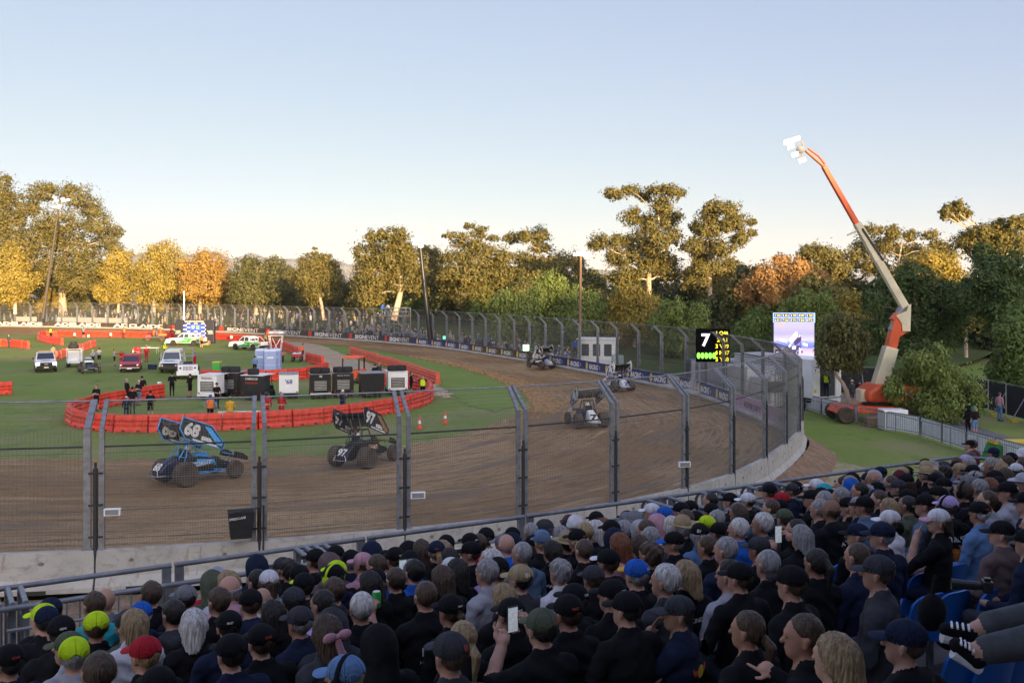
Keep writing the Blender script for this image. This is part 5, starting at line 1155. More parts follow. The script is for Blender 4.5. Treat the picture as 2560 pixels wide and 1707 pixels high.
def hand(prims, w, d, nrm_, curl=.6, side=1, lab=0, s=1., point=False):
    """palm from wrist w along d, palm normal nrm_, four unequal bent fingers and a side thumb"""
    w = np.array(w, float); d = np.array(d, float); d /= np.linalg.norm(d); n = np.array(nrm_, float); n -= d * (n @ d); n /= np.linalg.norm(n); u = np.cross(d, n) * side
    prims.append(('c', lab, (w, w + d * .05 * s, .024 * s, .028 * s), .015)); prims.append(('e', lab, (w + d * .055 * s, (.036 * s,) * 3), .02))
    for i, (off, L) in enumerate(((.033, .072), (.011, .082), (-.011, .076), (-.031, .058))):
        b = w + d * (.085 - .006 * abs(i - 1)) * s + u * off * s; a = curl * (.25 if (point and i == 0) else 1) * (0 if (point and i == 0) else 1)
        if point and i: a = 1.5
        d1 = d * math.cos(a * .7) + n * math.sin(a * .7); m = b + d1 * L * .5 * s; d2 = d * math.cos(a * 1.7) + n * math.sin(a * 1.7); t = m + d2 * L * .5 * s
        prims.append(('c', lab, (b - d * .02 * s, m, .0105 * s, .0095 * s), .006)); prims.append(('c', lab, (m, t, .0095 * s, .008 * s), .003))
    b = w + d * .03 * s + u * .03 * s; m = b + (u * .75 + d * .6 + n * .3) * .042 * s; t = m + (d * .8 + n * .5 + u * .1) * .034 * s
    prims.append(('c', lab, (b, m, .014 * s, .011 * s), .01)); prims.append(('c', lab, (m, t, .011 * s, .009 * s), .003))
def head_prims(yaw=0., z0=1.22, jaw=1., c=(0, 0)):
    r = lambda p: rotz((p[0] + c[0], p[1] + c[1], p[2] + z0), yaw, c); P_ = []
    # ellipsoids are kept round in plan enough to be turned by rotating their centres
    P_.append(('e', 0, (r((0, -.012, .028)), (.080, .088, .096)), .02)); P_.append(('e', 0, (r((0, .022, .03)), (.072, .075, .08)), .02))
    P_.append(('e', 0, (r((0, .038, -.03)), (.058 * jaw, .058, .075)), .02)); P_.append(('e', 0, (r((0, .055, -.075)), (.042 * jaw, .04, .034)), .02))
    P_.append(('c', 0, (r((-.028, .088, .03)), r((.028, .088, .03)), .014, .014), .015))
    P_.append(('c', 0, (r((0, .096, .015)), r((0, .114, -.018)), .009, .014), .012))
    P_.append(('c', 0, (r((-.016, .092, -.052)), r((.016, .092, -.052)), .010, .010), .01))
    for s in (-1, 1): P_.append(('c', 0, (r((s * .080, -.008, .016)), r((s * .078, .0, -.028)), .019, .013), .006))
    return P_
def seated_prims(w=1., yaw=0., arms='lap', hood=False, sleeve=True, hc=0.):
    fs = 6; P_ = []
    P_.append(('e', 1, ((0, -.02, .84), (.185 * w, .125 * w, .24)), 0)); P_.append(('e', 1, ((0, .01, .62), (.168 * w, .145 * w, .20)), .06)); P_.append(('e', 2, ((0, .02, .49), (.19 * w, .17, .115)), .04))
    P_.append(('c', 1, ((-.15 * w, -.02, .99), (.15 * w, -.02, .99), .066, .066), .06)); P_.append(('c', 1, ((0, -.035, 1.0), (0, -.02, 1.075), .085, .06), .06))
    P_.append(('c', 0, ((0, -.015, 1.03), (0, .004, 1.15), .056, .054), .015))
    if hood:
        P_.append(('c', 1, ((-.085, -.06, 1.06), (0, -.105, 1.04), .045, .055), .03)); P_.append(('c', 1, ((.085, -.06, 1.06), (0, -.105, 1.04), .045, .055), .03))
    else:
        P_.append(('c', 1, ((-.05, -.03, 1.085), (.05, -.03, 1.085), .04, .04), .02))
    P_ += head_prims(yaw)
    for s in (-1, 1):
        sh = (s * .188 * w, -.02, .97); el = (s * .245 * w, .02, .70); wr = (s * .11, .27, .64); n = (0, 0, -1); d = None
        if arms == 'phone' and s == 1: el = (.25 * w, .20, .90); wr = (.12, .30, 1.10); d = (-.25, .2, 1); n = (-.6, .8, 0)
        if arms == 'phone' and s == -1: el = (-.25 * w, .20, .88); wr = (-.10, .32, 1.02); d = (.5, .2, .8); n = (.3, 1, 0)
        if arms == 'raise' and s == -1: el = (-.34 * w, .14, .84); wr = (-.34, .30, 1.05); d = (.25, .15, 1); n = (.9, .5, 0)
        if arms == 'point' and s == -1: el = (-.34 * w, .22, .86); wr = (-.47, .46, 1.0); d = (-.42, .85, .30); n = (.5, .3, -.8)
        if arms == 'chin' and s == -1: el = (-.26 * w, .22, .76); wr = (-.11, .18, 1.05); d = (.45, -.2, .8); n = (.4, -.9, .2)
        if arms == 'wide': el = (s * .31 * w, .0, .74)
        P_.append(('c', 1, (sh, el, .066, .050), .04)); P_.append(('c', fs, (el, wr, .047, .032 if not sleeve else .037), .02))
        if d is not None: hand(P_, wr, d, n, .15 if arms == 'chin' else (.9 if arms in ('phone', 'raise') else .5), side=-s, point=(arms == 'point'))
        else: P_.append(('e', 0, ((wr[0] - s * .03, wr[1] + .05, wr[2]), (.045, .06, .028)), .02))
        P_.append(('c', 2, ((s * .095, .04, .49), (s * .125, .44, .50), .088, .066), .05)); P_.append(('c', 2, ((s * .125, .45, .49), (s * .125, .47, .08), .060, .042), .03))
        P_.append(('e', 3, ((s * .128, .53, .045), (.045, .12, .045)), .01))
    return P_
def body_mesh(name, prims, lo, hi, fine, coarse, zsplit, yaw=0., z0=1.22, c=(0, 0), face=True):
    zs = np.concatenate([np.arange(lo[2], zsplit, coarse), np.arange(zsplit, hi[2], fine)])
    xs = np.arange(lo[0], hi[0], fine); ys = np.arange(lo[1], hi[1], fine)
    G = np.stack(np.meshgrid(xs, ys, zs, indexing='ij'), -1)
    V, Q = nets(sd_all(G, prims), xs, ys, zs)
    D = np.stack([prim_d(V, p) for p in prims], 1); lab = np.array([p[1] for p in prims])[D.argmin(1)]
    if face:
        for s in (-1, 1):
            e = np.array(rotz((s * .031 + c[0], .092 + c[1], z0 + .008), yaw, c)); lab[np.linalg.norm((V - e) * [1, 1, 1.5], axis=1) < .0125] = 4
        e = np.array(rotz((c[0], .103 + c[1], z0 - .052), yaw, c)); lab[(np.abs(V[:, 2] - e[2]) < .007) & (np.linalg.norm(V[:, :2] - e[:2], axis=1) < .024)] = 5
    fl = np.sort(lab[Q], 1)[:, 1]
    me = mesh_np(name, V, Q, [SKIN[0], cloth('K'), cloth('N'), cloth('D'), eye_m, lip_m, cloth('K')], fl, smooth=True)
    # creases in the clothes
    nv = np.empty(len(V) * 3, dtype=np.float32); me.vertex_normals.foreach_get('vector', nv); nv = nv.reshape(-1, 3); x, y, z = V.T; ph = len(V) % 7
    cr = np.sin(52 * z + 5 * np.sin(9 * x + ph) + 3 * np.sin(13 * y)) * .5 + np.sin(38 * x + 31 * z + 4 * np.sin(8 * z + ph)) * .35 + np.sin(90 * z - 40 * y + 5 * np.sin(17 * x)) * .25
    amp = np.where((lab == 1) | (lab == 6), .0062, np.where(lab == 2, .005, 0.)); V = V + nv * (np.sign(cr) * np.abs(cr) ** 1.3 * amp)[:, None]
    me.vertices.foreach_set('co', V.astype(np.float32).ravel()); me.update()
    return me
# ---- headwear and hair, in head coordinates (centre of the head at 0,0,0; face looks along +y)
def hw_mesh(name, fn, lo, hi, h=.009, noise=0., seed=1, mats=(), strands=0.):
    V, Q = grid_sdf(None, lo, hi, h, fn=fn)
    if noise:
        g = np.random.default_rng(seed); ph = g.uniform(0, 6.28, 6); n = V / np.linalg.norm(V, axis=1)[:, None]
        dn = sum(np.sin(V @ (g.normal(size=3) * f) + ph[i]) for i, f in enumerate((40, 60, 90, 30, 120, 75))) / 6
        a = np.arctan2(V[:, 0], V[:, 1]); st = np.sin(a * 38 + 3 * np.sin(V[:, 2] * 22)) * strands
        V = V + n * (dn * noise + st)[:, None]
    return mesh_np(name, V, Q, mats, smooth=True)
mx = np.maximum; mn = np.minimum
def f_short(p, k=1., low=-.072, vol=0.):
    e = sd_ell(p, (0, -.014, .032), (.088 * k + vol, .098 * k + vol, .104 * k + vol)); y, z, x = p[..., 1], p[..., 2], p[..., 0]
    front = (y - .052) * .75 - (z - .062) * .65; side = mn(mn((y + .004), -(z - .03)), .02) ; bottom = low - z + .12 * mx(y + .03, 0)
    return mx(mx(e, front), mx(bottom, side * 1.))
def f_long(p, L=.26, k=1.):
    e = sd_ell(p, (0, -.012, .03), (.094 * k, .102 * k, .106 * k)); q = mn(sd_cap(p, (0, -.045, 0), (0, -.085, -L), .092 * k, .075), mn(sd_cap(p, (-.07, -.01, -.02), (-.095, -.04, -L * .8), .04, .035), sd_cap(p, (.07, -.01, -.02), (.095, -.04, -L * .8), .04, .035)))
    h = np.clip(.5 + .5 * (e - q) / .03, 0, 1); d = e * (1 - h) + q * h - .03 * h * (1 - h); y, z = p[..., 1], p[..., 2]
    return mx(d, mx((y - .05) * .75 - (z - .06) * .65, mn(y - .035, .066 - z)))
def f_pony(p, low=False):
    e = f_short(p, 1.01, -.06); z0 = -.02 if low else .045
    q = mn(sd_cap(p, (0, -.10, z0), (0, -.15, z0 - .05), .028, .034), sd_cap(p, (0, -.15, z0 - .05), (0, -.125, z0 - .24), .034, .014))
    return mn(e, q)
def f_bun(p): return mn(f_short(p, 1.01, -.055), sd_ell(p, (0, -.115, .0), (.042, .042, .042)))
def f_cap(p):
    e = sd_ell(p, (0, -.008, .040), (.094, .108, .092)); y, z, x = p[..., 1], p[..., 2], p[..., 0]
    inner = sd_ell(p, (0, -.008, .036), (.089, .103, .085)); cut = .018 + .10 * (y + .02) * .2 - z
    arch = sd_ell(p, (0, -.115, .010), (.036, .05, .036))
    return mx(mx(mx(e, -inner), cut), -arch)
def f_visor(p):
    y, x = p[..., 1], p[..., 0]; q = p.copy(); q[..., 2] = p[..., 2] + 2.6 * x * x + .16 * (y - .09)
    e = sd_ell(q, (0, .115, .038), (.078, .075, .009)); return mx(e, -(sd_ell(p, (0, -.008, .03), (.09, .102, .1))))
def f_wide(p):
    q = p.copy(); q[..., 2] = p[..., 2] - 1.1 * p[..., 0] ** 2 - .25 * p[..., 1] ** 2
    return mn(mx(sd_ell(p, (0, -.005, .07), (.088, .102, .085)), .03 - p[..., 2]), sd_ell(q, (0, 0, .035), (.175, .19, .011)))
def f_bucket(p):
    z = p[..., 2]; q = p.copy(); r = np.linalg.norm(p[..., :2] * [1.06, .94], axis=-1)
    return mn(mx(sd_ell(p, (0, -.005, .055), (.094, .106, .085)), .03 - z), mx(np.abs(r - (.105 + (.045 - z) * .7)) - .007, mx(z - .045, -.02 - z)))
def f_beanie(p):
    return mn(mx(sd_ell(p, (0, -.01, .04), (.096, .106, .11)), .012 - p[..., 2] - .12 * p[..., 1]), mx(np.abs(np.linalg.norm(p[..., :2] * [1.05, .95], axis=-1) - .094) - .010, np.abs(p[..., 2] - .02 + .1 * p[..., 1]) - .022))
def f_hood(p):
    e = sd_ell(p, (0, -.022, .025), (.108, .125, .125)); q = sd_cap(p, (0, -.05, -.05), (0, -.06, -.15), .098, .11); h = np.clip(.5 + .5 * (e - q) / .05, 0, 1); d = e * (1 - h) + q * h - .05 * h * (1 - h)
    return mx(mx(d, p[..., 1] - .075 + .1 * mx(-p[..., 2], 0)), -sd_ell(p, (0, .05, -.005), (.072, .09, .085)))
def f_muffs(p):
    x, y, z = p[..., 0], p[..., 1], p[..., 2]; r = np.sqrt(x * x * 1.1 + (z - .01) ** 2)
    band = mx(mx(np.abs(r - .117) - .006, np.abs(y + .01) - .014), .02 - z); return mn(band, mn(sd_ell(p, (-.1, -.005, -.005), (.028, .038, .045)), sd_ell(p, (.1, -.005, -.005), (.028, .038, .045))))
B1 = ((-.13, -.15, -.10), (.13, .13, .17))
HW = {}
def hw(kind):
    if kind in HW: return HW[kind]
    k = kind; m = None
    if k == 'short': m = hw_mesh('hair', lambda p: f_short(p), *B1, noise=.005, strands=.0015)
    if k == 'buzz': m = hw_mesh('hair', lambda p: f_short(p, .955), *B1, noise=.001)
    if k == 'curly': m = hw_mesh('hair', lambda p: f_short(p, 1.04, -.08, .006), (-.15, -.17, -.12), (.15, .14, .19), noise=.02)
    if k == 'full': m = hw_mesh('hair', lambda p: f_short(p, 1.05, -.10), (-.14, -.16, -.14), (.14, .13, .18), noise=.008, strands=.003)
    if k == 'long': m = hw_mesh('hair', lambda p: f_long(p), (-.16, -.2, -.36), (.16, .13, .17), noise=.006, strands=.004)
    if k == 'bob': m = hw_mesh('hair', lambda p: f_long(p, .13, 1.03), (-.16, -.2, -.26), (.16, .13, .17), noise=.006, strands=.004)
    if k == 'undercap': m = hw_mesh('hair', lambda p: mx(f_short(p, .985), p[..., 2] - .045), *B1, noise=.004, strands=.001)
    if k == 'longcap': m = hw_mesh('hair', lambda p: mx(f_long(p, .24, .97), p[..., 2] - .03), (-.16, -.2, -.36), (.16, .13, .1), noise=.006, strands=.004)
    if k == 'ponycap': m = hw_mesh('hair', lambda p: mn(mx(f_short(p, .98), p[..., 2] - .04), sd_cap(p, (0, -.12, -.01), (0, -.15, -.2), .03, .012)), (-.13, -.2, -.26), (.13, .13, .12), noise=.004, strands=.002)
    if k == 'pony': m = hw_mesh('hair', lambda p: f_pony(p), (-.13, -.21, -.24), (.13, .13, .17), noise=.004, strands=.002)
    if k == 'lowpony': m = hw_mesh('hair', lambda p: f_pony(p, True), (-.13, -.21, -.3), (.13, .13, .17), noise=.004, strands=.002)
    if k == 'bun': m = hw_mesh('hair', f_bun, (-.13, -.19, -.1), (.13, .13, .17), noise=.004, strands=.002)
    if k == 'fringe': m = hw_mesh('hair', lambda p: mx(f_short(p, .98, -.07), p[..., 2] - .03), *B1, noise=.003)
    if k == 'cap': m = hw_mesh('cap', f_cap, (-.12, -.14, -.05), (.12, .12, .15), h=.006)
    if k == 'visor': m = hw_mesh('visor', f_visor, (-.1, .02, -.02), (.1, .21, .07), h=.0055)
    if k == 'wide': m = hw_mesh('hat', f_wide, (-.2, -.22, 0), (.2, .22, .17), h=.007)
    if k == 'bucket': m = hw_mesh('hat', f_bucket, (-.18, -.18, -.04), (.18, .18, .15), h=.006)
    if k == 'beanie': m = hw_mesh('beanie', f_beanie, (-.13, -.14, -.04), (.13, .13, .17), h=.007)
    if k == 'hood': m = hw_mesh('hood', f_hood, (-.14, -.19, -.28), (.14, .13, .17), noise=.003)
    if k == 'muffs': m = hw_mesh('earmuffs', f_muffs, (-.14, -.08, -.07), (.14, .08, .15), h=.006)
    m.materials.append(cloth('K')); HW[kind] = m
    return m
def setm(o, slot, m): o.material_slots[slot].link = 'OBJECT'; o.material_slots[slot].material = m
def put(name, me, parent, m, loc, rz=0., sc_=1.):
    o = link(name, me, parent); o.location = loc; o.rotation_euler = (0, 0, rz); o.scale = (sc_,) * 3; setm(o, 0, m); return o
button = MB(); button.ell((0, -.008, .132), (.011, .011, .006), nu=8, nv=5); 
def dress_head(root, style, hc_, hair, rg, z0, yaw, s=1.):
    """style: c cap, cl/cp cap with long hair or ponytail, s short, f full, u curly, l long, o bob, p/q ponytail, n bun, b bald, z buzz, h hood, w wide hat, k bucket, e beanie"""
    L = (0, 0, z0); hm = hairm(hair) if hair else None
    if style[0] == 'c':
        c = put('cap', hw('cap'), root, capm(hc_[0]), L, yaw, s); v = put('visor', hw('visor'), c, cloth(hc_[-1]), (0, 0, 0))
        put('hair', hw({'c': 'undercap', 'cl': 'longcap', 'cp': 'ponycap'}[style]), root, hm or hairm('n'), L, yaw, s)
    elif style in 'sfulopqnz':
        put('hair', hw({'s': 'short', 'f': 'full', 'u': 'curly', 'l': 'long', 'o': 'bob', 'p': 'pony', 'q': 'lowpony', 'n': 'bun', 'z': 'buzz'}[style]), root, hm, L, yaw, s)
    elif style == 'b' and hair: put('hair', hw('fringe'), root, hm, L, yaw, s)
    elif style == 'h': put('hood', hw('hood'), root, cloth(hc_[0]), L, yaw, s)
    elif style in ('w', 'k', 'e'):
        put({'w': 'hat', 'k': 'hat', 'e': 'beanie'}[style], hw({'w': 'wide', 'k': 'bucket', 'e': 'beanie'}[style]), root, cloth(hc_[0]), L, yaw, s)
        put('hair', hw('undercap'), root, hm or hairm('n'), L, yaw, s)
# ---- standing figures for the infield, the path and the tower
def standing_prims(pose='down', shorts=True, sleeve=False):
    P_ = []; lf = 0 if shorts else 2; fs = 1 if sleeve else 0
    P_.append(('e', 1, ((0, -.01, 1.24), (.185, .12, .24)), 0)); P_.append(('e', 1, ((0, .01, 1.05), (.165, .13, .17)), .06)); P_.append(('e', 2, ((0, 0, .92), (.175, .135, .12)), .04))
    P_.append(('c', 1, ((-.155, -.01, 1.40), (.155, -.01, 1.40), .065, .065), .06)); P_.append(('c', 0, ((0, -.01, 1.44), (0, .0, 1.56), .055, .052), .03)); P_ += head_prims(0, 1.63)
    for s in (-1, 1):
        sh = (s * .205, -.01, 1.385); el = (s * .27, -.03, 1.12); wr = (s * .27, .05, .90)
        if pose == 'fold': el = (s * .25, .06, 1.12); wr = (-s * .08, .19, 1.14 + .03 * s)
        if pose == 'hips': el = (s * .38, -.06, 1.15); wr = (s * .19, .05, .98)
        if pose == 'camera': el = (s * .30, .16, 1.36); wr = (s * .08, .20, 1.57)
        if pose == 'reach': el = (s * .42, .06, 1.33); wr = (s * .62, .18, 1.33)
        if pose == 'front': el = (s * .25, .08, 1.12); wr = (s * .10, .25, 1.06)
        P_.append(('c', 1, (sh, el, .060, .048), .04)); P_.append(('c', fs, (el, wr, .043, .032), .02)); P_.append(('e', 0, ((wr[0], wr[1] + .02, wr[2] - (.05 if pose == 'down' else 0)), (.04, .045, .055)), .02))
        P_.append(('c', 2, ((s * .09, 0, .90), (s * .105, .0, .52), .092, .068), .04)); P_.append(('c', lf, ((s * .105, 0, .50), (s * .11, -.01, .09), .058, .042), .03)); P_.append(('e', 3, ((s * .115, .06, .045), (.045, .125, .05)), .01))
    return P_
SP = {}
def stand_mesh(pose, shorts, sleeve):
    k = (pose, shorts, sleeve)
    if k not in SP: SP[k] = body_mesh('body', standing_prims(*k), (-.75, -.2, -.02), (.75, .36, 1.80), .02, .022, 1.45, 0, 1.63)
    return SP[k]
vest_m = None
def vest_mesh():
    global vest_m
    if vest_m is None:
        def fn(p):
            d = sd_all(p, [pr for pr in standing_prims('down')[:4]]); z = p[..., 2]; x, y = p[..., 0], p[..., 1]
            return mx(mx(d - .016, mx(.98 - z, z - 1.46)), mx(np.abs(x) - .19, -mx(np.abs(x) - .055, -(y - .03)) if False else -1 + 0 * x))
        V, Q = grid_sdf(None, (-.24, -.2, .95), (.24, .2, 1.48), .02, fn=fn); vest_m = mesh_np('vest', V, Q, [cloth('Y')], smooth=True)
    return vest_m
def stander(p, rz, label, shirt='K', legs='K', pose='down', shorts=True, sleeve=False, style='s', hc_='K', hair='n', vest=None, skin=0, shoe='D', band=False, s=1., helmet=False, item=None, name='person'):
    rg = random.Random(hash(label) % 9999 if False else len(label)); r = empty(name, p, rz, label, 'person', None, s)
    o = link('body', stand_mesh(pose, shorts, sleeve), r); 
    for i, m in enumerate((SKIN[skin], cloth(shirt), cloth(legs), cloth(shoe))): setm(o, i, m)
    if helmet:
        b = MB(); b.ell((0, 0, .03), (.125, .14, .13)); h_ = b.build('helmet', grey_p if helmet == 1 else black_p, r, smooth=60); h_.location = (0, 0, 1.63)
    else: dress_head(r, style, hc_, hair, rg, 1.63, 0)
    if vest: put('vest', vest_mesh(), r, cloth(vest), (0, 0, 0))
    if band:
        b = MB()
        for z, rr in ((1.05, .185), (.78, .115)):
            if z > 1: b.lathe([(1, -.02), (1, .02)], 16, (0, 0, 0)); 
        b.v = [(x * .188, y * .15, z + 1.06) for x, y, z in b.v]; b.build('reflective_band', mat('lime_tape', (.6, .6, .08), .5), r)
    return r
AWAY, FACE = 0., PI
S_ = stander
S_(P(22, 868), PI * .9, 'person in dark overalls with a lime collar by the far left barrier row', 'D', 'D', shorts=False, sleeve=True, hair='k')
S_(P(127, 846), AWAY, 'person in a yellow vest standing behind the far barrier arc', 'K', 'K', shorts=False, vest='Y', style='c')
S_(P(209, 845), .5, 'photographer in blue top and shorts standing at the far arc beside the white bucket', 'J', 'K', pose='camera', style='c', hair='k')
S_(P(310, 846), -.6, 'person in an orange jacket at the far arc holding a camera', 'O', 'D', pose='front', sleeve=True, shorts=False, hair='k')
S_(P(430, 848), PI, 'person in a red suit with lime bands left of the sponsor arch', 'R', 'R', sleeve=True, shorts=False, hair='k', band=True)
S_(P(133, 902), .3, 'person in an orange vest behind the white ute', 'B', 'K', vest='O', style='c')
S_(P(248, 910), .9, 'person in black and white shirt and shorts right of the open wheel car', 'L', 'K', pose='front', hair='k', style='c')
S_(P(232, 912), .4, 'white haired person leaning behind the open wheel car', 'L', 'K', hair='w', s=.9)
S_(P(286, 914), -1.2, 'person in a black and white top behind the open red van door', 'L', 'K', pose='front', hair='n')
S_(P(303, 917), PI, 'person in red suit and helmet with arms out at the red van', 'R', 'R', pose='reach', sleeve=True, shorts=False, helmet=1, band=True)
S_(P(366, 905), PI, 'person in a red cap and red suit behind the red van', 'R', 'R', sleeve=True, shorts=False, style='c', hc_='R')
S_(P(412, 892), -1.3, 'person in a yellow vest standing alone near the trestle table', 'K', 'K', pose='front', shorts=False, vest='Y', hair='g')
S_(P(241, 1027), PI * .95, 'person with folded arms in black team shirt inside the near loop', 'K', 'K', pose='fold', hair='n')
S_(P(317, 1008), -.7, 'grey haired person in black shorts, back of the group in the loop', 'K', 'K', pose='fold', hair='g')
S_(P(355, 1000), .4, 'bearded person in a black cap at the back of the group in the loop', 'K', 'K', shorts=False, style='c')
S_(P(347, 1013), PI * .9, 'white haired person in jeans with folded arms in the loop group', 'K', 'J', pose='fold', shorts=False, hair='w')
S_(P(331, 1034), .2, 'person in black jacket and cap seen from behind in the loop group', 'K', 'D', sleeve=True, shorts=False, style='c', pose='front')
S_(P(316, 1048), .1, 'short person in a white hat with a backpack at the near loop', 'N', 'N', style='c', hc_='W', s=.82, shorts=False, sleeve=True)
S_(P(376, 1046), .3, 'person in black shirt with white back lettering and shorts in the loop', 'K', 'K', style='c', pose='front')
S_(P(430, 990), .5, 'heavy person in black cap, shirt and trousers left of the push truck', 'K', 'K', shorts=False, style='c', s=1.02)
S_(P(475, 993), 1.2, 'person in black shorts and cap in front of the push truck', 'K', 'K', style='c', pose='front')
S_(P(504, 869), .2, 'person in an orange vest and black shorts behind the green ute', 'A', 'K', vest='O', hair='r')
S_(P(542, 1021), PI * 1.3, 'person in black cap standing against the leftmost white cart', 'K', 'K', style='c', pose='front', shorts=False)
S_(P(526, 1062), AWAY, 'person in blue shirt and orange vest with hands on hips', 'A', 'K', pose='hips', vest='O', style='c', hc_='B', s=1.03)
S_(P(575, 1065), .2, 'marshal in yellow fire suit beside the extinguishers', 'S', 'S', sleeve=True, shorts=False, pose='front', style='c', hc_='Y', band=True)
S_(P(666, 1056), .3, 'marshal in faded red suit and black helmet looking down the track', 'R', 'R', sleeve=True, shorts=False, helmet=2, band=True, s=1.05)
S_(P(704, 1054), -.2, 'marshal in bright red suit and grey helmet near the 68 cart', 'R', 'R', sleeve=True, shorts=False, pose='front', helmet=1, band=True)
S_(P(857, 1043), PI, 'photographer in a white cap aiming a camera at the track', 'N', 'N', pose='camera', style='c', hc_='W', skin=2)
S_(P(1028, 986), -1.4, 'person in black tee and shorts inside the right end of the loop', 'K', 'K', pose='front', hair='k')
S_(P(1057, 998), PI, 'person in a yellow vest taking a picture at the right end of the loop', 'K', 'K', pose='camera', shorts=False, sleeve=True, vest='Y', hair='k')
S_(P(938, 962), PI, 'person in black cap talking behind the plain black cart', 'K', 'K', style='c', pose='fold')
S_(P(948, 957), -.6, 'bald person in grey jumper behind the plain black cart', 'D', 'K', sleeve=True, style='b', hair='g')
S_(P(757, 897), 1.4, 'person in an orange top beside the red quad bike', 'O', 'N', hair='k', style='c')
S_(P(664, 865), -1.2, 'person in a lime vest standing at the barriers right of the far ute', 'A', 'K', vest='Y', shorts=False, style='c', hc_='N')
S_(P(682, 897), .6, 'person in red on the left side of the white lift frame', 'R', 'D', sleeve=True, shorts=False, style='c')
S_(P(702, 898), -.6, 'person in red crouched on the right side of the white lift frame', 'R', 'R', sleeve=True, shorts=False, hair='k', s=.85)
S_(P(637, 936), .2, 'person in a blue top half hidden by the portable toilets', 'A', 'K', style='c')
def cab_rider(p, rz, label, shirt, hc_, z):
    p = Vector(p); p.z = z; S_(p, rz, label, shirt, shirt, 'front', False, True, style='c', hc_=hc_, s=.92)
cab_rider(P(487, 941), 2.2, 'driver in red suit on the push truck', 'R', 'B', .55)
for k, (dx, sh, lab) in enumerate([(-5, 'O', 'official in orange vest at the front of the utility buggy'), (2, 'J', 'official in blue shirt in the middle of the utility buggy'), (12, 'O', 'official in orange riding the tray of the utility buggy')]):
    cab_rider(P(389 + dx, 851), 2.4, lab, sh, 'K', .45 + .15 * (k == 2))
# ================================================================= grandstand and its crowd
U = Vector((.8678, .4970, 0)); NB = Vector((.4970, -.8678, 0)); RP = Vector((-1.32, 11.3, 0)); FWD = R(29.8)
def r_of(p): return (p.x - RP.x) * NB.x + (p.y - RP.y) * NB.y
def s_of(p): return (p.x - RP.x) * U.x + (p.y - RP.y) * U.y
def at(s, r, z): return Vector((RP.x + U.x * s + NB.x * r, RP.y + U.y * s + NB.y * r, z))
HZ, SL = 5.40, .167
def head_pt(x, y, dz=0.):
    dx, d = (x - 1280) / F0, -(y - YH) / F0     # H + t d = HZ + dz + SL (r(t) - .9)
    r0 = -RP.x * NB.x - RP.y * NB.y; rt = dx * NB.x + NB.y
    t = (HZ + dz + SL * (r0 - .9) - H) / (d - SL * rt)
    return Vector((dx * t, t, H + d * t))
deck_m = mat('deck_ply', (.16, .15, .15), .8, .25, 2., bump=.1)
for k in range(-2, 12):
    b = MB(); b.M = Matrix.Translation((RP.x, RP.y, 0)) @ Matrix.Rotation(math.atan2(U.y, U.x), 4, 'Z')
    r0 = .9 + .75 * k - .28; z = 4.22 + .125 * max(k, 0); b.box(-12, 26, -(r0 + (.75 if k < 11 else 2)), -r0 - .003, z - .12, z)
    b.build('stand_deck', deck_m)['kind'] = 'structure'
b = MB(); b.M = Matrix.Translation((RP.x, RP.y, 0)) @ Matrix.Rotation(math.atan2(U.y, U.x), 4, 'Z'); b.box(-16, 44, -14.6, -14.2, 0, 15.5); b.box(-16, 44, -14.2, -12.6, 15.2, 15.5); b.build('added_shade_wall', mat('cladding', (.12, .125, .13), .7, .2, 2.))['kind'] = 'structure'  # unseen wall added behind the camera to darken crowd and near track
seat_blue = mat('seat_blue', (.012, .12, .42), .38, .06, 3.)
def seat_proto():
    r = empty('stadium_seat', (0, 0, 0)); nx, nz = 10, 8
    def shell(fn, th, name):
        vs = []; fs = []
        for q in (0, 1):
            for j in range(nz + 1):
                for i in range(nx + 1): p = fn(i / nx * 2 - 1, j / nz); vs.append((p[0], p[1] - (q * th if name == 'backrest' else 0), p[2] - (0 if name == 'backrest' else q * th)))
        N = (nx + 1) * (nz + 1); ix = lambda q, i, j: q * N + j * (nx + 1) + i
        for j in range(nz):
            for i in range(nx): fs.append((ix(0, i, j), ix(0, i + 1, j), ix(0, i + 1, j + 1), ix(0, i, j + 1))); fs.append((ix(1, i, j + 1), ix(1, i + 1, j + 1), ix(1, i + 1, j), ix(1, i, j)))
        ring = [(i, 0) for i in range(nx)] + [(nx, j) for j in range(nz)] + [(i, nz) for i in range(nx, 0, -1)] + [(0, j) for j in range(nz, 0, -1)]
        for a, c in zip(ring, ring[1:] + ring[:1]): fs.append((ix(0, *c), ix(0, *a), ix(1, *a), ix(1, *c)))
        b = MB(); b.add(vs, fs); b.build(name, seat_blue, r, smooth=50)
    shell(lambda u, v: (u * (.215 - .02 * v), -.20 - .07 * v + .07 * u * u * (1 - .3 * v), .40 + v * .40 * (1 - .18 * u ** 4)), .022, 'backrest')
    shell(lambda u, v: (u * (.215 - .015 * v), -.20 + .42 * v, .40 + .03 * u * u - .03 * math.sin(PI * v) - .03 * max(0, v - .8) * 5 * .4), .02, 'seat_pan')
    b = MB(); b.cyl((0, 0, 0), (0, 0, .38), .03); b.box(-.12, .12, -.1, .1, 0, .015); b.build('leg', steel, r)
    return r
sp_ = seat_proto()
SEATS = [(2078, 1405), (2100, 1451), (2302, 1477), (2378, 1458), (2438, 1415), (2378, 1532), (2476, 1524), (2317, 1539), (2405, 1679), (2488, 1672), (2014, 1575), (2540, 1512), (1009, 1553), (1375, 1480), (1239, 1616), (2019, 1335), (1975, 1335), (2550, 1640)]
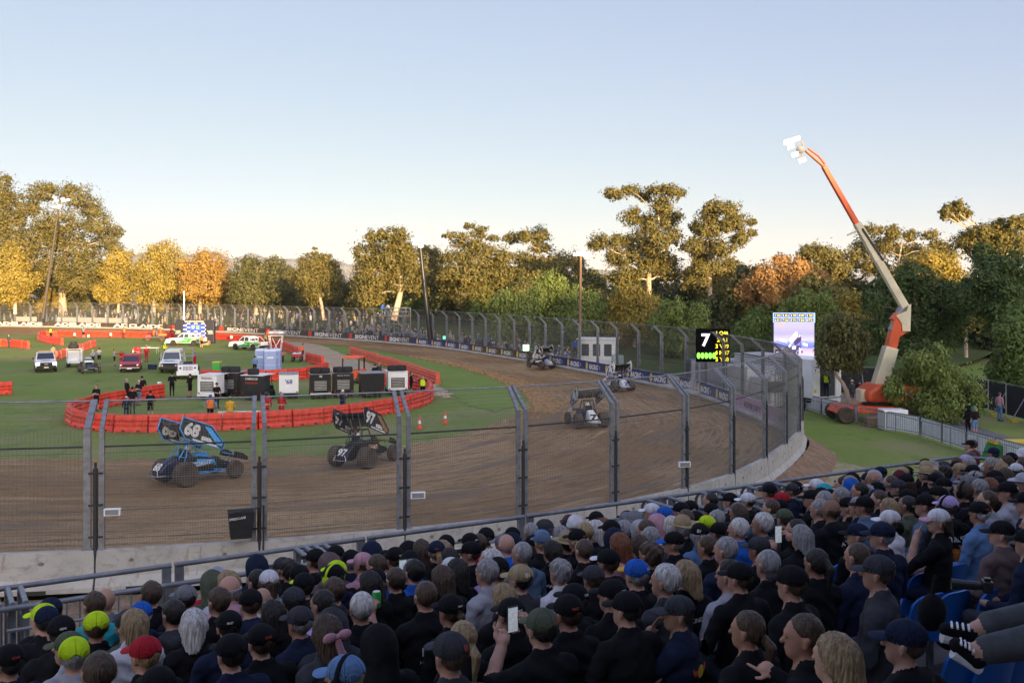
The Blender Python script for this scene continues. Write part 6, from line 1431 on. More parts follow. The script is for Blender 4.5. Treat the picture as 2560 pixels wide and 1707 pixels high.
for i, (x, y) in enumerate(SEATS):
    p = head_pt(x, y, -.62); o = sp_ if i == 0 else copy_tree(sp_)
    q = p; o.location = (q.x + NB.x * -.2, q.y + NB.y * -.2, p.z - .60); o.rotation_euler = (0, 0, FWD + rnd.uniform(-.05, .05))
    row = round((r_of(p) - .9) / .75)
    tag(o, 'empty blue plastic seat in row %d from the rail, %s' % (row + 1, ['beside the ponytail woman', 'below the ponytail woman', 'behind the pointing man', 'beside the long lens camera', 'by the white capped woman', 'nearest the sneakers', 'left of the denim legs', 'small gap by the black bag', 'under the sneakers', 'under the denim cuffs', 'beneath the pointing hand', 'at the right edge', 'below the green can', 'by the cream jumper', 'beside the blond bun', 'by the olive shirt', 'behind the grey haired phone user', 'at the right edge bottom'][i]), 'seat', 'blue grandstand seats')
# ---- rails
def rail_panel(L, hoop=False):
    r = empty('crowd_rail', (0, 0, 0)); b = MB(); b.tube([(0, 0, 1.06), (L, 0, 1.06)], .027, 8); b.build('handrail', steel, r, smooth=60)
    for x in (.05, L - .05):
        b = MB(); b.box(x - .045, x + .045, -.03, .03, -.05, 1.04); b.build('post', steel, r)
    b = MB(); b.tube([(.16, 0, .06), (.16, 0, .86)], .016); b.tube([(L - .16, 0, .06), (L - .16, 0, .86)], .016); b.tube([(.14, 0, .86), (L - .14, 0, .86)], .018); b.tube([(.14, 0, .1), (L - .14, 0, .1)], .018)
    n = int((L - .4) / .125)
    for i in range(1, n + 1): x = .16 + (L - .32) * i / (n + 1); b.tube([(x, 0, .1), (x, 0, .86)], .008, 5)
    b.build('infill_bars', steel, r)
    if hoop: b = MB(); b.tube([(L, 0, 1.06)] + [(L + .14 * math.sin(a), 0, .92 + .14 * math.cos(a)) for a in np.linspace(.2, PI - .2, 6)] + [(L, 0, .78), (.1, 0, .78)], .022, 8); b.build('hoop_end', steel, r, smooth=60)
    return r
def front_pt(x, y, zt=5.28):        # point of the handrail line seen at picture column x
    D = H - zt; Y = D * F0 / (y - YH); return Vector(((x - 1280) * Y / F0, Y, 0))
ang = math.atan2(U.y, U.x); rp1 = rail_panel(2.2); zr = 5.3 - 1.06
s0 = s_of(front_pt(-160, 1500)); s1 = s_of(front_pt(2392, 1145)); n = round((s1 - s0) / 2.2)
for i in range(n):
    o = rp1 if i == 0 else copy_tree(rp1); q = at(s0 + (s1 - s0) * i / n, 0, zr); o.location = q; o.rotation_euler = (0, 0, ang); o.scale = ((s1 - s0) / n / 2.2 * .985, 1, 1)
    tag(o, 'galvanised crowd rail panel along the stand front, %s from the left' % ordn(i + 1), 'railing', 'front rail panels')
s2 = s_of(front_pt(100, 1465)); 
rp2 = rail_panel(1.5)
for i in range(2):
    o = rp2 if i == 0 else copy_tree(rp2); q = at(s2 - .45 + i * 1.5, .62, zr - .02); o.location = q; o.rotation_euler = (0, 0, ang); tag(o, 'inner rail panel at the left stair, %s end' % ['left', 'right'][i], 'railing', 'inner rail panels')
rp3 = rail_panel(.55)
k = 0
for s_, nn in ((s2 - .5, 4), (s2 + 2.55, 4)):
    for i in range(nn):
        o = rp3 if k == 0 else copy_tree(rp3); k += 1; q = at(s_ + i * .11, .03, zr); o.location = q; o.rotation_euler = (0, 0, ang - R(88))
        tag(o, 'short gate rail folded in the %s stack at the stair, %s of four' % ('left' if s_ < s2 else 'right', ordn(i + 1)), 'railing', 'folded gate rails')
rp4 = rail_panel(1.25, True)
for i, (x, y) in enumerate([(1622, 1255), (1680, 1249), (1764, 1238), (1806, 1233), (1883, 1223), (1950, 1214)]):
    o = rp4 if i == 0 else copy_tree(rp4); s_ = s_of(front_pt(x, y)); q = at(s_, 1.3, zr); o.location = q; o.rotation_euler = (0, 0, ang + R(90)); tag(o, 'hooped queue rail running back from the front rail, %s from the left' % ordn(i + 1), 'railing', 'hooped queue rails')
rp5 = rail_panel(2.0, True)
for i, (s_, r_, a_) in enumerate([(s_of(front_pt(1890, 1222)) - .2, 1.42, 0), (s1 + .15, .1, -62), (s1 + .8, .4, -20), (s1 + 2.9, .6, -8)]):
    o = rp5 if i == 0 else copy_tree(rp5); o.location = at(s_, r_, zr); o.rotation_euler = (0, 0, ang + R(a_)); tag(o, ['cross rail closing the queue pens', 'corner rail at the right end of the stand front', 'rail right of the stand corner', 'last rail at the right frame edge'][i], 'railing')

# ---- the crowd: surveyed heads, one line per picture patch: column,row,style,headwear colour,hair,top,flags
CR = []
def patch(x0, y0, k, txt):
    for e in txt.split(';'):
        e = e.strip()
        if not e: continue
        q = e.split(','); CR.append((x0 + float(q[0]) / k, y0 + float(q[1]) / k, q[2], q[3], q[4], q[5], q[6] if len(q) > 6 else ''))
patch(0, 1300, 3.675, """560,885,c,Y,g,K;920,925,c,Y,n,K;470,850,c,N,k,K;545,955,c,N,k,K;560,1060,c,K,k,K;475,1290,c,Y,g,L;625,1185,c,E,g,L;930,800,b,,,G;1135,940,c,D,w,E;1225,1010,l,,b,W;1380,850,c,B,w,N;1620,830,s,,k,D,h;
1775,700,c,G,k,K;1330,1240,c,R,b,K;1790,980,l,,w,K;1945,590,h,E,,E;2010,540,e,L,b,R;2120,660,o,,b,W;2265,660,b,,g,P;2000,790,s,,n,K;2210,780,c,K,n,N;2090,1000,c,K,k,N,w;1400,1470,c,K,n,K;1375,715,s,,n,K;760,850,s,,n,C;300,1330,c,K,k,N;960,1480,s,,n,K""")
patch(560, 1300, 3.675, """305,700,b,,g,W;300,560,n,,k,R;390,490,h,N,,N;580,425,c,D,n,K,y;670,465,u,,k,K;430,630,cl,W,n,L;590,605,c,KY,k,K;750,570,c,K,n,K;700,690,c,D,k,K;890,430,h,U,,U;970,405,c,K,n,K;1050,370,c,K,n,N;1175,370,c,K,g,N;1300,345,h,N,,N;
1395,400,c,P,n,P;1050,540,c,K,n,N,m;1180,500,c,Y,n,K;1360,490,cp,K,n,K;1475,455,s,,n,K;1515,355,c,KC,n,W;1605,375,c,K,n,L;1580,480,c,G,n,K;1655,540,s,,n,K;1750,490,f,,k,B,p;1715,380,h,K,,K;1810,345,l,,n,K;1870,375,l,,k,K;1850,290,h,K,,K;2015,330,cp,N,b,K;
2060,265,o,,b,D;2150,220,c,K,n,K;2240,300,c,K,n,K;2310,245,c,K,n,R;2100,410,c,W,g,K;2200,440,l,,k,K;2040,575,o,,n,K;885,665,s,,n,D;875,790,n,,k,V;1290,640,l,,k,K;470,830,l,,k,K;695,910,c,D,g,N,w;1260,850,z,,w,K;290,1100,c,K,n,K,w;945,1120,l,,n,D;
1400,1130,h,K,,K,w;1940,770,z,,n,K,g;2190,790,cp,K,n,K;2190,1070,q,,b,K;2080,1290,c,D,n,D,w;1110,1470,c,A,b,K,m;975,960,h,D,,D;120,1180,c,K,k,N""")
patch(1100, 1300, 3.675, """430,235,c,G,n,K;460,190,s,,n,K;490,155,c,K,n,K;615,185,h,N,,N;690,255,b,,,B;700,350,z,,g,J,h;760,225,cl,K,n,K;860,250,c,J,b,K;950,280,l,,k,K;785,125,c,K,n,K;845,140,z,,g,L;895,175,c,A,n,W;970,100,k,D,k,L;1045,145,o,,g,W;1125,85,c,D,n,K;1215,35,c,M,n,K;
1240,135,s,,b,N;1125,215,cl,K,b,K;1330,75,e,W,n,N;1440,85,o,,w,K;1390,165,w,T,n,K;1480,155,c,K,n,K;1320,320,z,,n,K;1590,180,h,N,,N;1645,265,o,,r,P;1550,350,c,KW,n,K;1765,125,s,,n,D,h;1680,55,s,,g,K;1880,180,s,,g,D;1575,50,o,,r,K;1480,35,c,K,n,K;1770,25,k,G,n,K;
1850,55,h,P,,P;1936,65,h,L,,L;2070,80,l,,w,W;1965,190,l,,n,K;2100,195,c,KB,g,K,y;2250,85,w,T,w,K;1920,335,u,,n,K;440,405,o,,w,V;350,440,c,K,n,K;390,540,f,,g,L;750,550,c,T,k,D;1165,500,u,,g,W;1335,510,c,D,n,K;1870,515,c,BS,g,K;2080,570,f,,w,D;2240,500,o,,b,K;
830,890,c,K,n,K,w;1530,730,c,K,n,K,w;1715,900,c,K,k,K,w;935,1050,c,E,k,K,p;2190,810,c,D,n,N,c;370,790,l,,b,K;1000,880,c,K,n,K,g;1280,700,c,K,n,K""")
patch(1640, 1300, 3.675, """675,150,s,,w,B;775,30,c,K,g,K;1020,90,f,,w,D;1240,95,s,,k,K,y;1320,215,o,,g,K,p;330,180,cl,K,g,A;470,240,p,,n,K;640,300,s,,g,N;955,245,c,D,n,K;1020,440,z,,g,K;590,500,f,,k,L,h;770,590,c,K,n,K,w;1470,400,p,,k,K;1850,330,z,,n,N,w;2040,530,c,D,n,D,w;
1850,115,c,NK,g,K,y;2075,165,c,N,g,N,y;890,1060,q,,n,K,w;1640,1320,o,,b,K;2290,1110,c,N,n,K,x;370,75,c,Y,n,K;540,90,c,K,n,K;1250,640,c,K,n,K;1300,1130,s,,n,K""")
patch(1500, 1150, 4.2, """380,590,c,K,n,K;345,640,k,G,n,K;550,590,c,W,n,K;640,630,c,B,n,W;770,600,c,K,n,K;860,605,c,K,n,K;950,545,c,K,w,L;1140,580,c,K,n,N;1390,545,c,G,n,J;1510,570,l,,n,J;1690,560,s,,n,N;1890,510,c,K,n,A;1935,600,c,E,n,K;2030,430,c,R,k,D;2210,425,c,K,n,K;2260,295,c,W,k,K;
2330,355,c,K,n,K;1530,470,c,W,n,K;1380,460,c,K,n,K;1770,370,c,K,n,K;1570,400,c,N,n,N;1840,345,c,D,n,J;2030,320,c,D,n,N;2100,295,c,K,n,N;1030,650,z,,g,D;905,660,s,,n,D;1160,430,z,,k,K""")
patch(2000, 1100, 4.2, """275,650,s,,g,E;345,610,f,,g,N;410,580,c,K,g,K;390,490,s,,k,K;305,530,h,C,,C;465,520,h,B,,B;525,455,c,N,n,N;540,505,o,,b,K;630,435,h,K,,K;660,550,u,,g,K;545,570,s,,k,K;595,690,u,,g,N;330,780,b,,n,K;740,390,c,N,n,N;815,375,c,N,n,L;800,440,b,,g,K;865,410,h,L,,L;930,405,c,K,n,K;
870,490,c,K,n,K;940,450,s,,n,K;1020,500,c,D,n,K;1085,330,c,K,n,R;1150,345,c,K,n,D;1010,415,e,M,n,R;1075,390,c,T,n,K;1190,380,w,T,g,K;1310,350,w,T,n,K;1170,470,cl,K,n,K;1330,455,c,K,n,K;1410,440,s,,k,K;1420,325,f,,g,J;1360,295,c,K,n,K;1520,295,k,D,n,D;1600,315,c,K,n,J;1510,385,u,,k,K;
1570,480,c,K,w,A,y;1700,450,c,KM,g,K;1740,250,k,V,n,W;1640,270,s,,n,K;1710,320,c,T,g,L;1810,285,s,,g,D;1810,325,c,K,n,K;1830,420,u,,g,L,m;1800,480,c,G,n,K;1920,285,c,W,w,L;1985,315,f,,g,K;2045,310,o,,b,D;1950,440,c,K,n,K;2030,520,l,,r,K;2160,265,l,,n,R;2280,250,s,,n,K;2270,345,cl,W,k,K;
2150,400,l,,n,D;2300,510,w,L,n,K;2180,580,c,K,n,L;1850,560,f,,g,K;1700,590,s,,n,K,m;1390,570,c,K,n,K;780,640,s,,n,K;870,600,c,N,n,N;905,700,l,,b,K;1120,660,z,,k,E;1130,580,c,K,n,K;1310,700,c,K,n,J;1600,730,c,V,n,K,m;1840,740,c,K,w,A;2040,700,z,,n,L;2290,700,c,K,k,N;940,880,c,W,n,W;1450,880,cl,WP,n,K,c;
2170,980,c,K,g,U,y;1785,75,c,K,n,M;1815,35,s,,n,M;1830,170,s,,n,K;1995,160,c,N,n,N;2215,190,c,K,n,K;2340,150,e,W,n,D;720,730,c,K,n,J;480,660,c,K,n,K;200,730,s,,g,K;1990,470,c,K,n,K;1480,620,c,K,n,K;2330,1010,c,K,k,N;2470,640,c,K,n,K;2480,420,c,K,n,K;2460,900,s,,n,N""")
VAR = {}
SPEC = {'n0': (1., 0, 'lap', 0), 'n1': (1., .4, 'lap', 0), 'h0': (1., .1, 'lap', 1), 'h1': (1.04, .4, 'lap', 1), 's0': (.86, .15, 'lap', 0), 's1': (.88, -.25, 'lap', 0), 'b0': (1.1, .3, 'wide', 0), 'b1': (1.12, 0, 'lap', 0), 'y0': (1., .75, 'lap', 0),
        'p': (.98, .05, 'phone', 0), 'g': (1.02, .05, 'raise', 0), 'x': (1.06, .45, 'point', 1), 'c': (.92, .6, 'chin', 0)}
def variant(k):
    if k not in VAR:
        w, yaw, arms, hood = SPEC[k]; pr = seated_prims(w, yaw, arms, bool(hood)); sp = arms in ('phone', 'raise', 'point', 'chin')
        me = body_mesh('body', pr, (-.36 if not sp else (-.7 if arms == 'point' else -.46), -.2, -.02), (.36, .66 if arms != 'point' else .76, 1.36), .0105 if not sp else .0085, .024, .78 if not sp else .62, yaw)
        VAR[k] = (me, pr, yaw)
    return VAR[k]
names = {'K': 'black', 'N': 'navy', 'D': 'charcoal', 'G': 'grey', 'L': 'silver', 'W': 'white', 'R': 'red', 'M': 'maroon', 'Y': 'neon yellow', 'B': 'blue', 'P': 'pink', 'O': 'orange', 'T': 'tan', 'V': 'lavender', 'E': 'olive', 'C': 'teal', 'J': 'slate', 'U': 'brown', 'S': 'mustard', 'A': 'denim'}
hnames = {'k': 'black', 'n': 'brown', 'b': 'blond', 'g': 'grey', 'w': 'white', 'r': 'auburn', '': ''}
snames = {'s': '%s short hair', 'f': 'full %s hair', 'u': 'curly %s hair', 'l': 'long %s hair', 'o': '%s bob', 'p': '%s ponytail', 'q': 'low %s ponytail', 'n': '%s bun', 'z': 'cropped %s hair', 'b': 'bald head'}
people = []
for i, (x, y, st, hc_, hr, sh, fl) in enumerate(CR):
    p = head_pt(x, y); people.append([p, st, hc_, hr, sh, fl, r_of(p), s_of(p), i])
# nudge apart heads that would share a seat
for it in range(12):
    for a in range(len(people)):
        for b_ in range(a):
            d = people[a][0] - people[b_][0]; d.z = 0; L = d.length
            if L < .36 and L > 1e-5:
                q = d / L * (.36 - L) * .5; people[a][0] += q; people[b_][0] -= q
for q in people: q[6] = r_of(q[0]); q[7] = s_of(q[0]); q[0].z = HZ + SL * (q[6] - .9)
rows = {}
for q in people: rows.setdefault(max(0, round((q[6] - .9) / .75)), []).append(q)
def decal(root, pr, body, cx, cz, w, m, name='print', bold=.02, hh=None):
    pre_texts([(body, bold, 0.)]); vs, fs, asp = TXT[(body, bold, 0.)]; k = w / asp; hh = hh or k
    pts = np.array([(cx + x * k, -.32, cz + z * hh) for x, z in vs])
    for _ in range(40): d = sd_all(pts, pr); pts[:, 1] += np.maximum(d - .003, -.002) * .8
    b = MB(); b.add([tuple(p) for p in pts], fs); return b.build(name, m, root)
def cap_text(cap, body, az, z, w, m, bold=.02):
    pre_texts([(body, bold, 0.)]); vs, fs, asp = TXT[(body, bold, 0.)]; k = w / asp; rr = .1; out = []
    for x, t in vs:
        a = az + x * k / rr; zz = z + t * k; q = math.sqrt(max(.05, 1 - ((zz - .04) / .092) ** 2)); out.append((math.sin(a) * .0965 * q * -1, -.008 - math.cos(a) * .1105 * q, zz))
    b = MB(); b.add(out, [tuple(reversed(f)) for f in fs]); return b.build('emblem', m, cap)
screen_m = mat('phone_screen', (.45, .5, .55), .2, .3, 40., emit=.3)
def phone(p, rz, label, lit=True, flat=False):
    r = empty('phone', p, rz, label, 'phone'); b = MB(); b.box(-.039, .039, -.005, .005, -.08, .08); b.build('case', black_p, r, bevel=.004)
    if lit: b = MB(); b.box(-.034, .034, -.0065, -.0055, -.073, .073); b.build('screen', screen_m, r)
    if flat: r.rotation_euler = (0, R(80), rz)
    return r
def can(p, label, m):
    r = empty('drink_can', p, 0, label, 'can'); b = MB(); b.lathe([(.024, -.06), (.032, -.052), (.033, .045), (.026, .058)], 16); b.build('can_body', m, r, smooth=40); b = MB(); b.lathe([(.027, .0585), (.024, .056), (0, .056)], 16); b.build('lid', alu, r)
for k in sorted(rows):
    L = sorted(rows[k], key=lambda q: q[7])
    for j, (p, st, hc_, hr, sh, fl, r_, s_, i) in enumerate(L):
        rg = random.Random(i * 31 + 5); fem = st in 'lopqn' and st != 'o' or st in ('cl', 'cp')
        v = fl if fl in ('p', 'g', 'x', 'c') else ('y0' if fl == 'y' else ('b0' if fl == 'w' and rg.random() < .6 else ('b1' if fl == 'w' else ('h1' if fl == 'h' else (rg.choice(['s0', 's1', 's0']) if fem else rg.choice(['n0', 'n1', 'n0', 'h0', 'h1', 'b1', 'n1']))))))
        me, pr, yaw = variant(v); rz = FWD + rg.choice([rg.uniform(-.16, .2), rg.uniform(-.1, .2), rg.uniform(-.35, .55)])
        if p.x > 2.2 and fl == '': rz += .12
        if fl == 'x': rz += .05
        hat = (snames[st] % hnames[hr] if '%s' in snames.get(st, '') else snames.get(st, '')) if st in snames else '%s %s' % (names[hc_[0]], {'c': 'cap', 'cl': 'cap over long hair', 'cp': 'cap over ponytail', 'h': 'hood', 'w': 'wide hat', 'k': 'bucket hat', 'e': 'beanie'}[st])
        if st == 'c' and hr in 'gwb' and hr: hat += ' over %s hair' % hnames[hr]
        root = empty('person', (p.x, p.y, p.z - 1.22), rz, 'person, %s, %s top, row %d from rail, %s from left' % (hat, names[sh], k + 1, ordn(j + 1)), 'person', 'spectators seated in the grandstand', 1.)
        ss = rg.uniform(.87, .97) * (.95 if fem else 1.); root.scale = (ss,) * 3; root.location.z = p.z - 1.22 * ss + rg.uniform(-.05, .05)
        o = link('body', me, root); tr = rg.choice('KKNNDJ'); slv = rg.random() < .75 or fl == 'h'
        if fl == 'c' and st == 'cl': slv = False
        if fl == 'g': slv = False
        for n_, m in enumerate((SKIN[4 if (st == 'b' and hr == 'n') else rg.choice([0, 1, 2, 3])], cloth(sh), cloth(tr), cloth('D'))): setm(o, n_, m)
        sk = o.material_slots[0].material; setm(o, 6, cloth(sh) if slv else sk)
        dress_head(root, st, hc_, hr, rg, 1.22, yaw, 1.02)
        if fl == 'm': put('earmuffs', hw('muffs'), root, cloth('Y' if sh == 'N' else 'K'), (0, 0, 1.22), yaw, 1.05)
        if v == 'y0' and rg.random() < .6:
            g_ = MB(); g_.tube([(-.075, .02, .012), (-.06, .098, .012), (-.012, .11, .01), (.012, .11, .01), (.06, .098, .012), (.075, .02, .012)], .0035, 5); go_ = g_.build('glasses', black_p, root); go_.location = (0, 0, 1.22); go_.rotation_euler = (0, 0, yaw)
        wl = lambda q: root_matrix(root) @ Vector(q)
        def root_matrix(o_): return Matrix.Translation(o_.location) @ Matrix.Rotation(o_.rotation_euler.z, 4, 'Z') @ Matrix.Scale(o_.scale.x, 4)
        px_, py_ = CR[i][0], CR[i][1]
        nm = lambda x, y: abs(px_ - x) < 3 and abs(py_ - y) < 3
        if fl == 'p': phone(wl((.02, .375, 1.17)), rz, 'lit phone held up by the %s, row %d from rail' % (hat, k + 1))
        if fl == 'g': can(wl((-.275, .355, 1.145)), 'green drink can held up by the cropped hair man in printed tee' if sh == 'K' and st == 'z' else 'silver drink can held by the black capped spectator', mat('can_green', (.02, .30, .06), .3) if st == 'z' else alu)
        if nm(560 + 1940 / 3.675, 1300 + 770 / 3.675): decal(root, pr, 'Bush', .0, .86, .16, ink_w); decal(root, pr, 'HOT RODS', .0, .78, .19, ink_w)
        elif nm(1100 + 700 / 3.675, 1300 + 350 / 3.675): decal(root, pr, 'S & CO.', .06, .82, .2, ink_w, bold=.04)
        elif nm(1100 + 950 / 3.675, 1300 + 280 / 3.675): decal(root, pr, 'SWI SPEED', .0, .9, .24, ink_w); decal(root, pr, 'RACING', .0, .82, .15, ink_w)
        elif nm(1100 + 2190 / 3.675, 1300 + 810 / 3.675):
            decal(root, pr, 'Red Bull', .02, .74, .24, mat('print_red', (.5, .03, .06), .6), bold=.03); b = MB(); b.lathe([(.045, 0), (0, -.004)], 16, (.02, -.158, .86), 'y'); b.build('emblem', ink_y, root)
            for s in (-1, 1): b = MB(); b.ell((.02 + s * .055, -.150, .855), (.04, .006, .02), nu=8, nv=6); b.ell((.02 + s * .085, -.148, .875), (.012, .005, .02), nu=6, nv=5); b.build('emblem', ink_r, root)
        elif nm(2000 + 330 / 4.2, 1100 + 780 / 4.2): decal(root, pr, 'AAA', .08, .9, .16, ink_w, bold=.04)
        elif nm(2000 + 1600 / 4.2, 1100 + 730 / 4.2): decal(root, pr, 'TRUST', .03, .92, .22, ink_w, bold=.05); b = MB(); b.lathe([(.09, 0), (0, -.012)], 12, (.03, -.142, .77), 'y'); b.build('print', mat('flame_print', (.5, .16, .02), .7, .5, 30.), root)
        elif rg.random() < .16 and sh in 'KND' and st != 'h' and not fem: decal(root, pr, rg.choice(['SPEEDWAY', 'RACING', 'CREW', 'TEAM', 'OUTLAWS']), .0, .90, .18, rg.choice([ink_w, ink_w, ink_y, mat('print_grey', (.25, .25, .27), .7)]))
        caps = [c for c in root.children if c.name.startswith('cap')]
        if caps:
            if nm(1100 + 1870 / 3.675, 1300 + 515 / 3.675): cap_text(caps[0], 'TRADE', -.5, .075, .06, ink_w)
            elif nm(1100 + 935 / 3.675, 1300 + 1050 / 3.675): cap_text(caps[0], 'Minor', -.35, .07, .06, ink_r)
            elif nm(2000 + 2170 / 4.2, 1100 + 980 / 4.2): cap_text(caps[0], 'SPEEDWAY', -1.1, .075, .07, mat('print_green', (.12, .5, .03), .6))
            elif nm(1640 + 2290 / 3.675, 1300 + 1110 / 3.675): cap_text(caps[0], 'USTIM', -1.3, .075, .09, ink_w, .04)
            elif nm(560 + 2190 / 3.675, 1300 + 790 / 3.675): cap_text(caps[0], 'WLMSF', 0, .07, .05, ink_w)
            elif nm(1640 + 2040 / 3.675, 1300 + 530 / 3.675): cap_text(caps[0], 'GT', -.3, .08, .05, mat('print_mauve', (.4, .25, .3), .6))
            elif rg.random() < .25: cap_text(caps[0], rg.choice(['RACE', 'TEAM', 'SPEED', 'V8']), rg.uniform(-.4, .4), .07, .05, rg.choice([ink_w, ink_w, ink_r]))
        if nm(560 + 945 / 3.675, 1300 + 1120 / 3.675):    # pink hair bow
            b = MB(); b.ell((-.055, -.135, .02), (.055, .02, .035), nu=10, nv=6); b.ell((.055, -.135, .02), (.055, .02, .035), nu=10, nv=6); b.ell((0, -.14, .02), (.017, .02, .02)); b.tube([(0, -.14, .0), (.02, -.15, -.08), (.07, -.15, -.16)], .022, 6, taper=.03); bo = b.build('bow', cloth('P'), root, smooth=70); bo.location = (0, 0, 1.22)
# legs with sneakers over the seat backs, and the bags and camera at the right edge
q0 = head_pt(2560, 1600, -.5); 
def wp(x, y, Y): return PD(x, y, Y)
Yl = 4.5; A = lambda x, y, dY=0.: np.array(tuple(PD(x, y, Yl + dY)))
lp = [('c', 2, (A(2740, 1590), A(2600, 1600), .09, .085), 0), ('c', 2, (A(2600, 1600), A(2470, 1622), .082, .066), .02), ('c', 2, (A(2760, 1560, .2), A(2600, 1540, .2), .09, .08), .0), ('c', 2, (A(2600, 1540, .2), A(2475, 1560, .18), .08, .062), .02),
      ('c', 0, (A(2470, 1624), A(2424, 1630), .045, .040), .005), ('c', 0, (A(2475, 1560, .18), A(2440, 1572, .18), .04, .038), .005), ('c', 3, (A(2440, 1648), A(2392, 1612), .045, .036), .01), ('c', 3, (A(2436, 1588, .18), A(2364, 1572, .18), .042, .032), .01),
      ('e', 1, (A(2800, 1480, .1), (.2, .15, .26)), .05), ('e', 2, (A(2770, 1560, .1), (.16, .16, .12)), .05), ('c', 0, (A(2800, 1400, .1), A(2800, 1360, .1), .055, .055), .02), ('e', 0, (A(2800, 1330, .1), (.08, .09, .11)), .02)]
allp = np.array([p_ for pr_ in lp if pr_[0] == 'c' for p_ in pr_[2][:2]] + [pr_[2][0] for pr_ in lp if pr_[0] == 'e']); lo, hi = allp.min(0) - .32, allp.max(0) + .32
xs, ys, zs = (np.arange(lo[i], hi[i], .013) for i in range(3)); G_ = np.stack(np.meshgrid(xs, ys, zs, indexing='ij'), -1)
V, Q = nets(sd_all(G_, lp), xs, ys, zs); lab = np.array([p_[1] for p_ in lp])[np.stack([prim_d(V, p_) for p_ in lp], 1).argmin(1)]; org = A(2470, 1620); 
root = empty('person', tuple(org), 0, 'reclining person in grey jeans and black sneakers with legs over the blue seats', 'person')
link('body', mesh_np('body', V - org, Q, [SKIN[1], cloth('W'), mat('grey_denim', (.06, .065, .07), .85, .25, 12., bump=.4), cloth('K')], np.sort(lab[Q], 1)[:, 1], smooth=True), root)
for x, y, x2, y2, dY in ((2452, 1662, 2384, 1622, 0), (2450, 1600, 2356, 1584, .18)):
    b = MB(); a_, c_ = Vector(A(x, y, dY) - org), Vector(A(x2, y2, dY) - org); dn_ = Vector((-.004, -.0, -.016)); b.cyl(a_ + dn_, c_ + dn_, .03, .027, n=8); b.build('shoe_sole', white_p, root, smooth=60)
    b = MB()
    for t in (.35, .5, .65, .8): m_ = a_.lerp(c_, t) + Vector((.0, -.02, .055)); b.cyl(m_ + Vector((-.012, -.03, .0)), m_ + Vector((.012, .03, .008)), .006, n=5)
    b.build('laces', white_p, root)
pc = PD(2420, 1462, 5.4); r = empty('camera', pc, R(165), 'black camera with a long zoom lens resting on a knee at the right edge', 'camera', None, .62); b = MB(); b.lathe([(.028, -.12), (.04, -.06), (.04, .02), (.048, .1), (.048, .14), (.04, .135)], 16, (0, 0, 0), 'x'); b.build('lens', black_p, r, smooth=40); b = MB(); b.box(-.2, -.12, -.065, .065, -.05, .055); b.box(-.19, -.13, -.03, .03, .055, .08); b.build('camera_body', black_p, r, bevel=.008)
pb = PD(2330, 1530, 4.9); r = empty('backpack', pb, .4, 'black backpack with an upright strap on the seats behind the pointing man', 'bag', None, .6); b = MB(); b.ell((0, 0, 0), (.14, .09, .16)); b.build('bag_body', cloth('K'), r, smooth=60); b = MB(); b.tube([(0, 0, .1), (.03, .02, .2), (.06, .02, .3)], .02); b.build('handle', cloth('K'), r)
p = at(s2 + 1.9, .60, zr + .62); o = MB(); o.box(-.22, .22, -.035, .035, -.2, .25); o = o.build('draped_jacket', cloth('J'), None, bevel=.03); o.location = p; o.rotation_euler = (0, 0, ang); tag(o, 'slate blue jacket hung over the inner stair rail', 'jacket')
# ================================================================= screens, trucks, crane, masts, fences on the right and behind
led_k = mat('board_black', (.006, .006, .007), 1., .1, spec=.02); em_y = mat('led_yellow', (1., .80, .03), emit=1.1); em_w = mat('led_white', (.9, .9, .92), emit=.8); em_g = mat('led_green', (.25, 1., .08), emit=1.0)
def facing(p): return math.atan2(-p.x, p.y)      # turns the -y face roughly towards the stand
def scoreboard():
    Y = 63.; p = PD(1783, 905, Y); k = Y / F0; r = empty('scoreboard', (p.x, p.y, 0), R(-6), 'black electronic lap board with a big white 7 and yellow places', 'scoreboard')
    W_, z0, z1 = 84 * k, H - (905 - YH) * k, H - (822 - YH) * k
    b = MB(); b.box(-W_ / 2, W_ / 2, 0, .35, z0, z1); b.build('panel', led_k, r, bevel=.02); b = MB(); b.box(-W_ * .42, -W_ * .38, .1, .2, 0, z0); b.box(W_ * .38, W_ * .42, .1, .2, 0, z0); b.build('stand_leg', steel, r)
    t = MB(); t.text('7', (-18 * k, -.01, H - (850 - YH) * k), (1, 0, 0), (0, 0, 1), h=32 * k, bold=.03); t.build('lap_number', em_w, r)
    for i, s in enumerate(['1 Q46', '2 A1', '3 V39', '4 N47', '5 Y68']):
        t = MB(); t.text(s, (22 * k, -.01, H - (833 + 16.2 * i - YH) * k), (1, 0, 0), (0, 0, 1), h=10.5 * k); t.build('place_line', em_y, r)
    for i in range(5):
        b = MB(); b.ell((-36 * k + i * 9.5 * k, -.02, H - (889 - YH) * k), (4.6 * k, .03, 8 * k), nu=10, nv=6); b.build('green_light', em_g, r)
scoreboard()
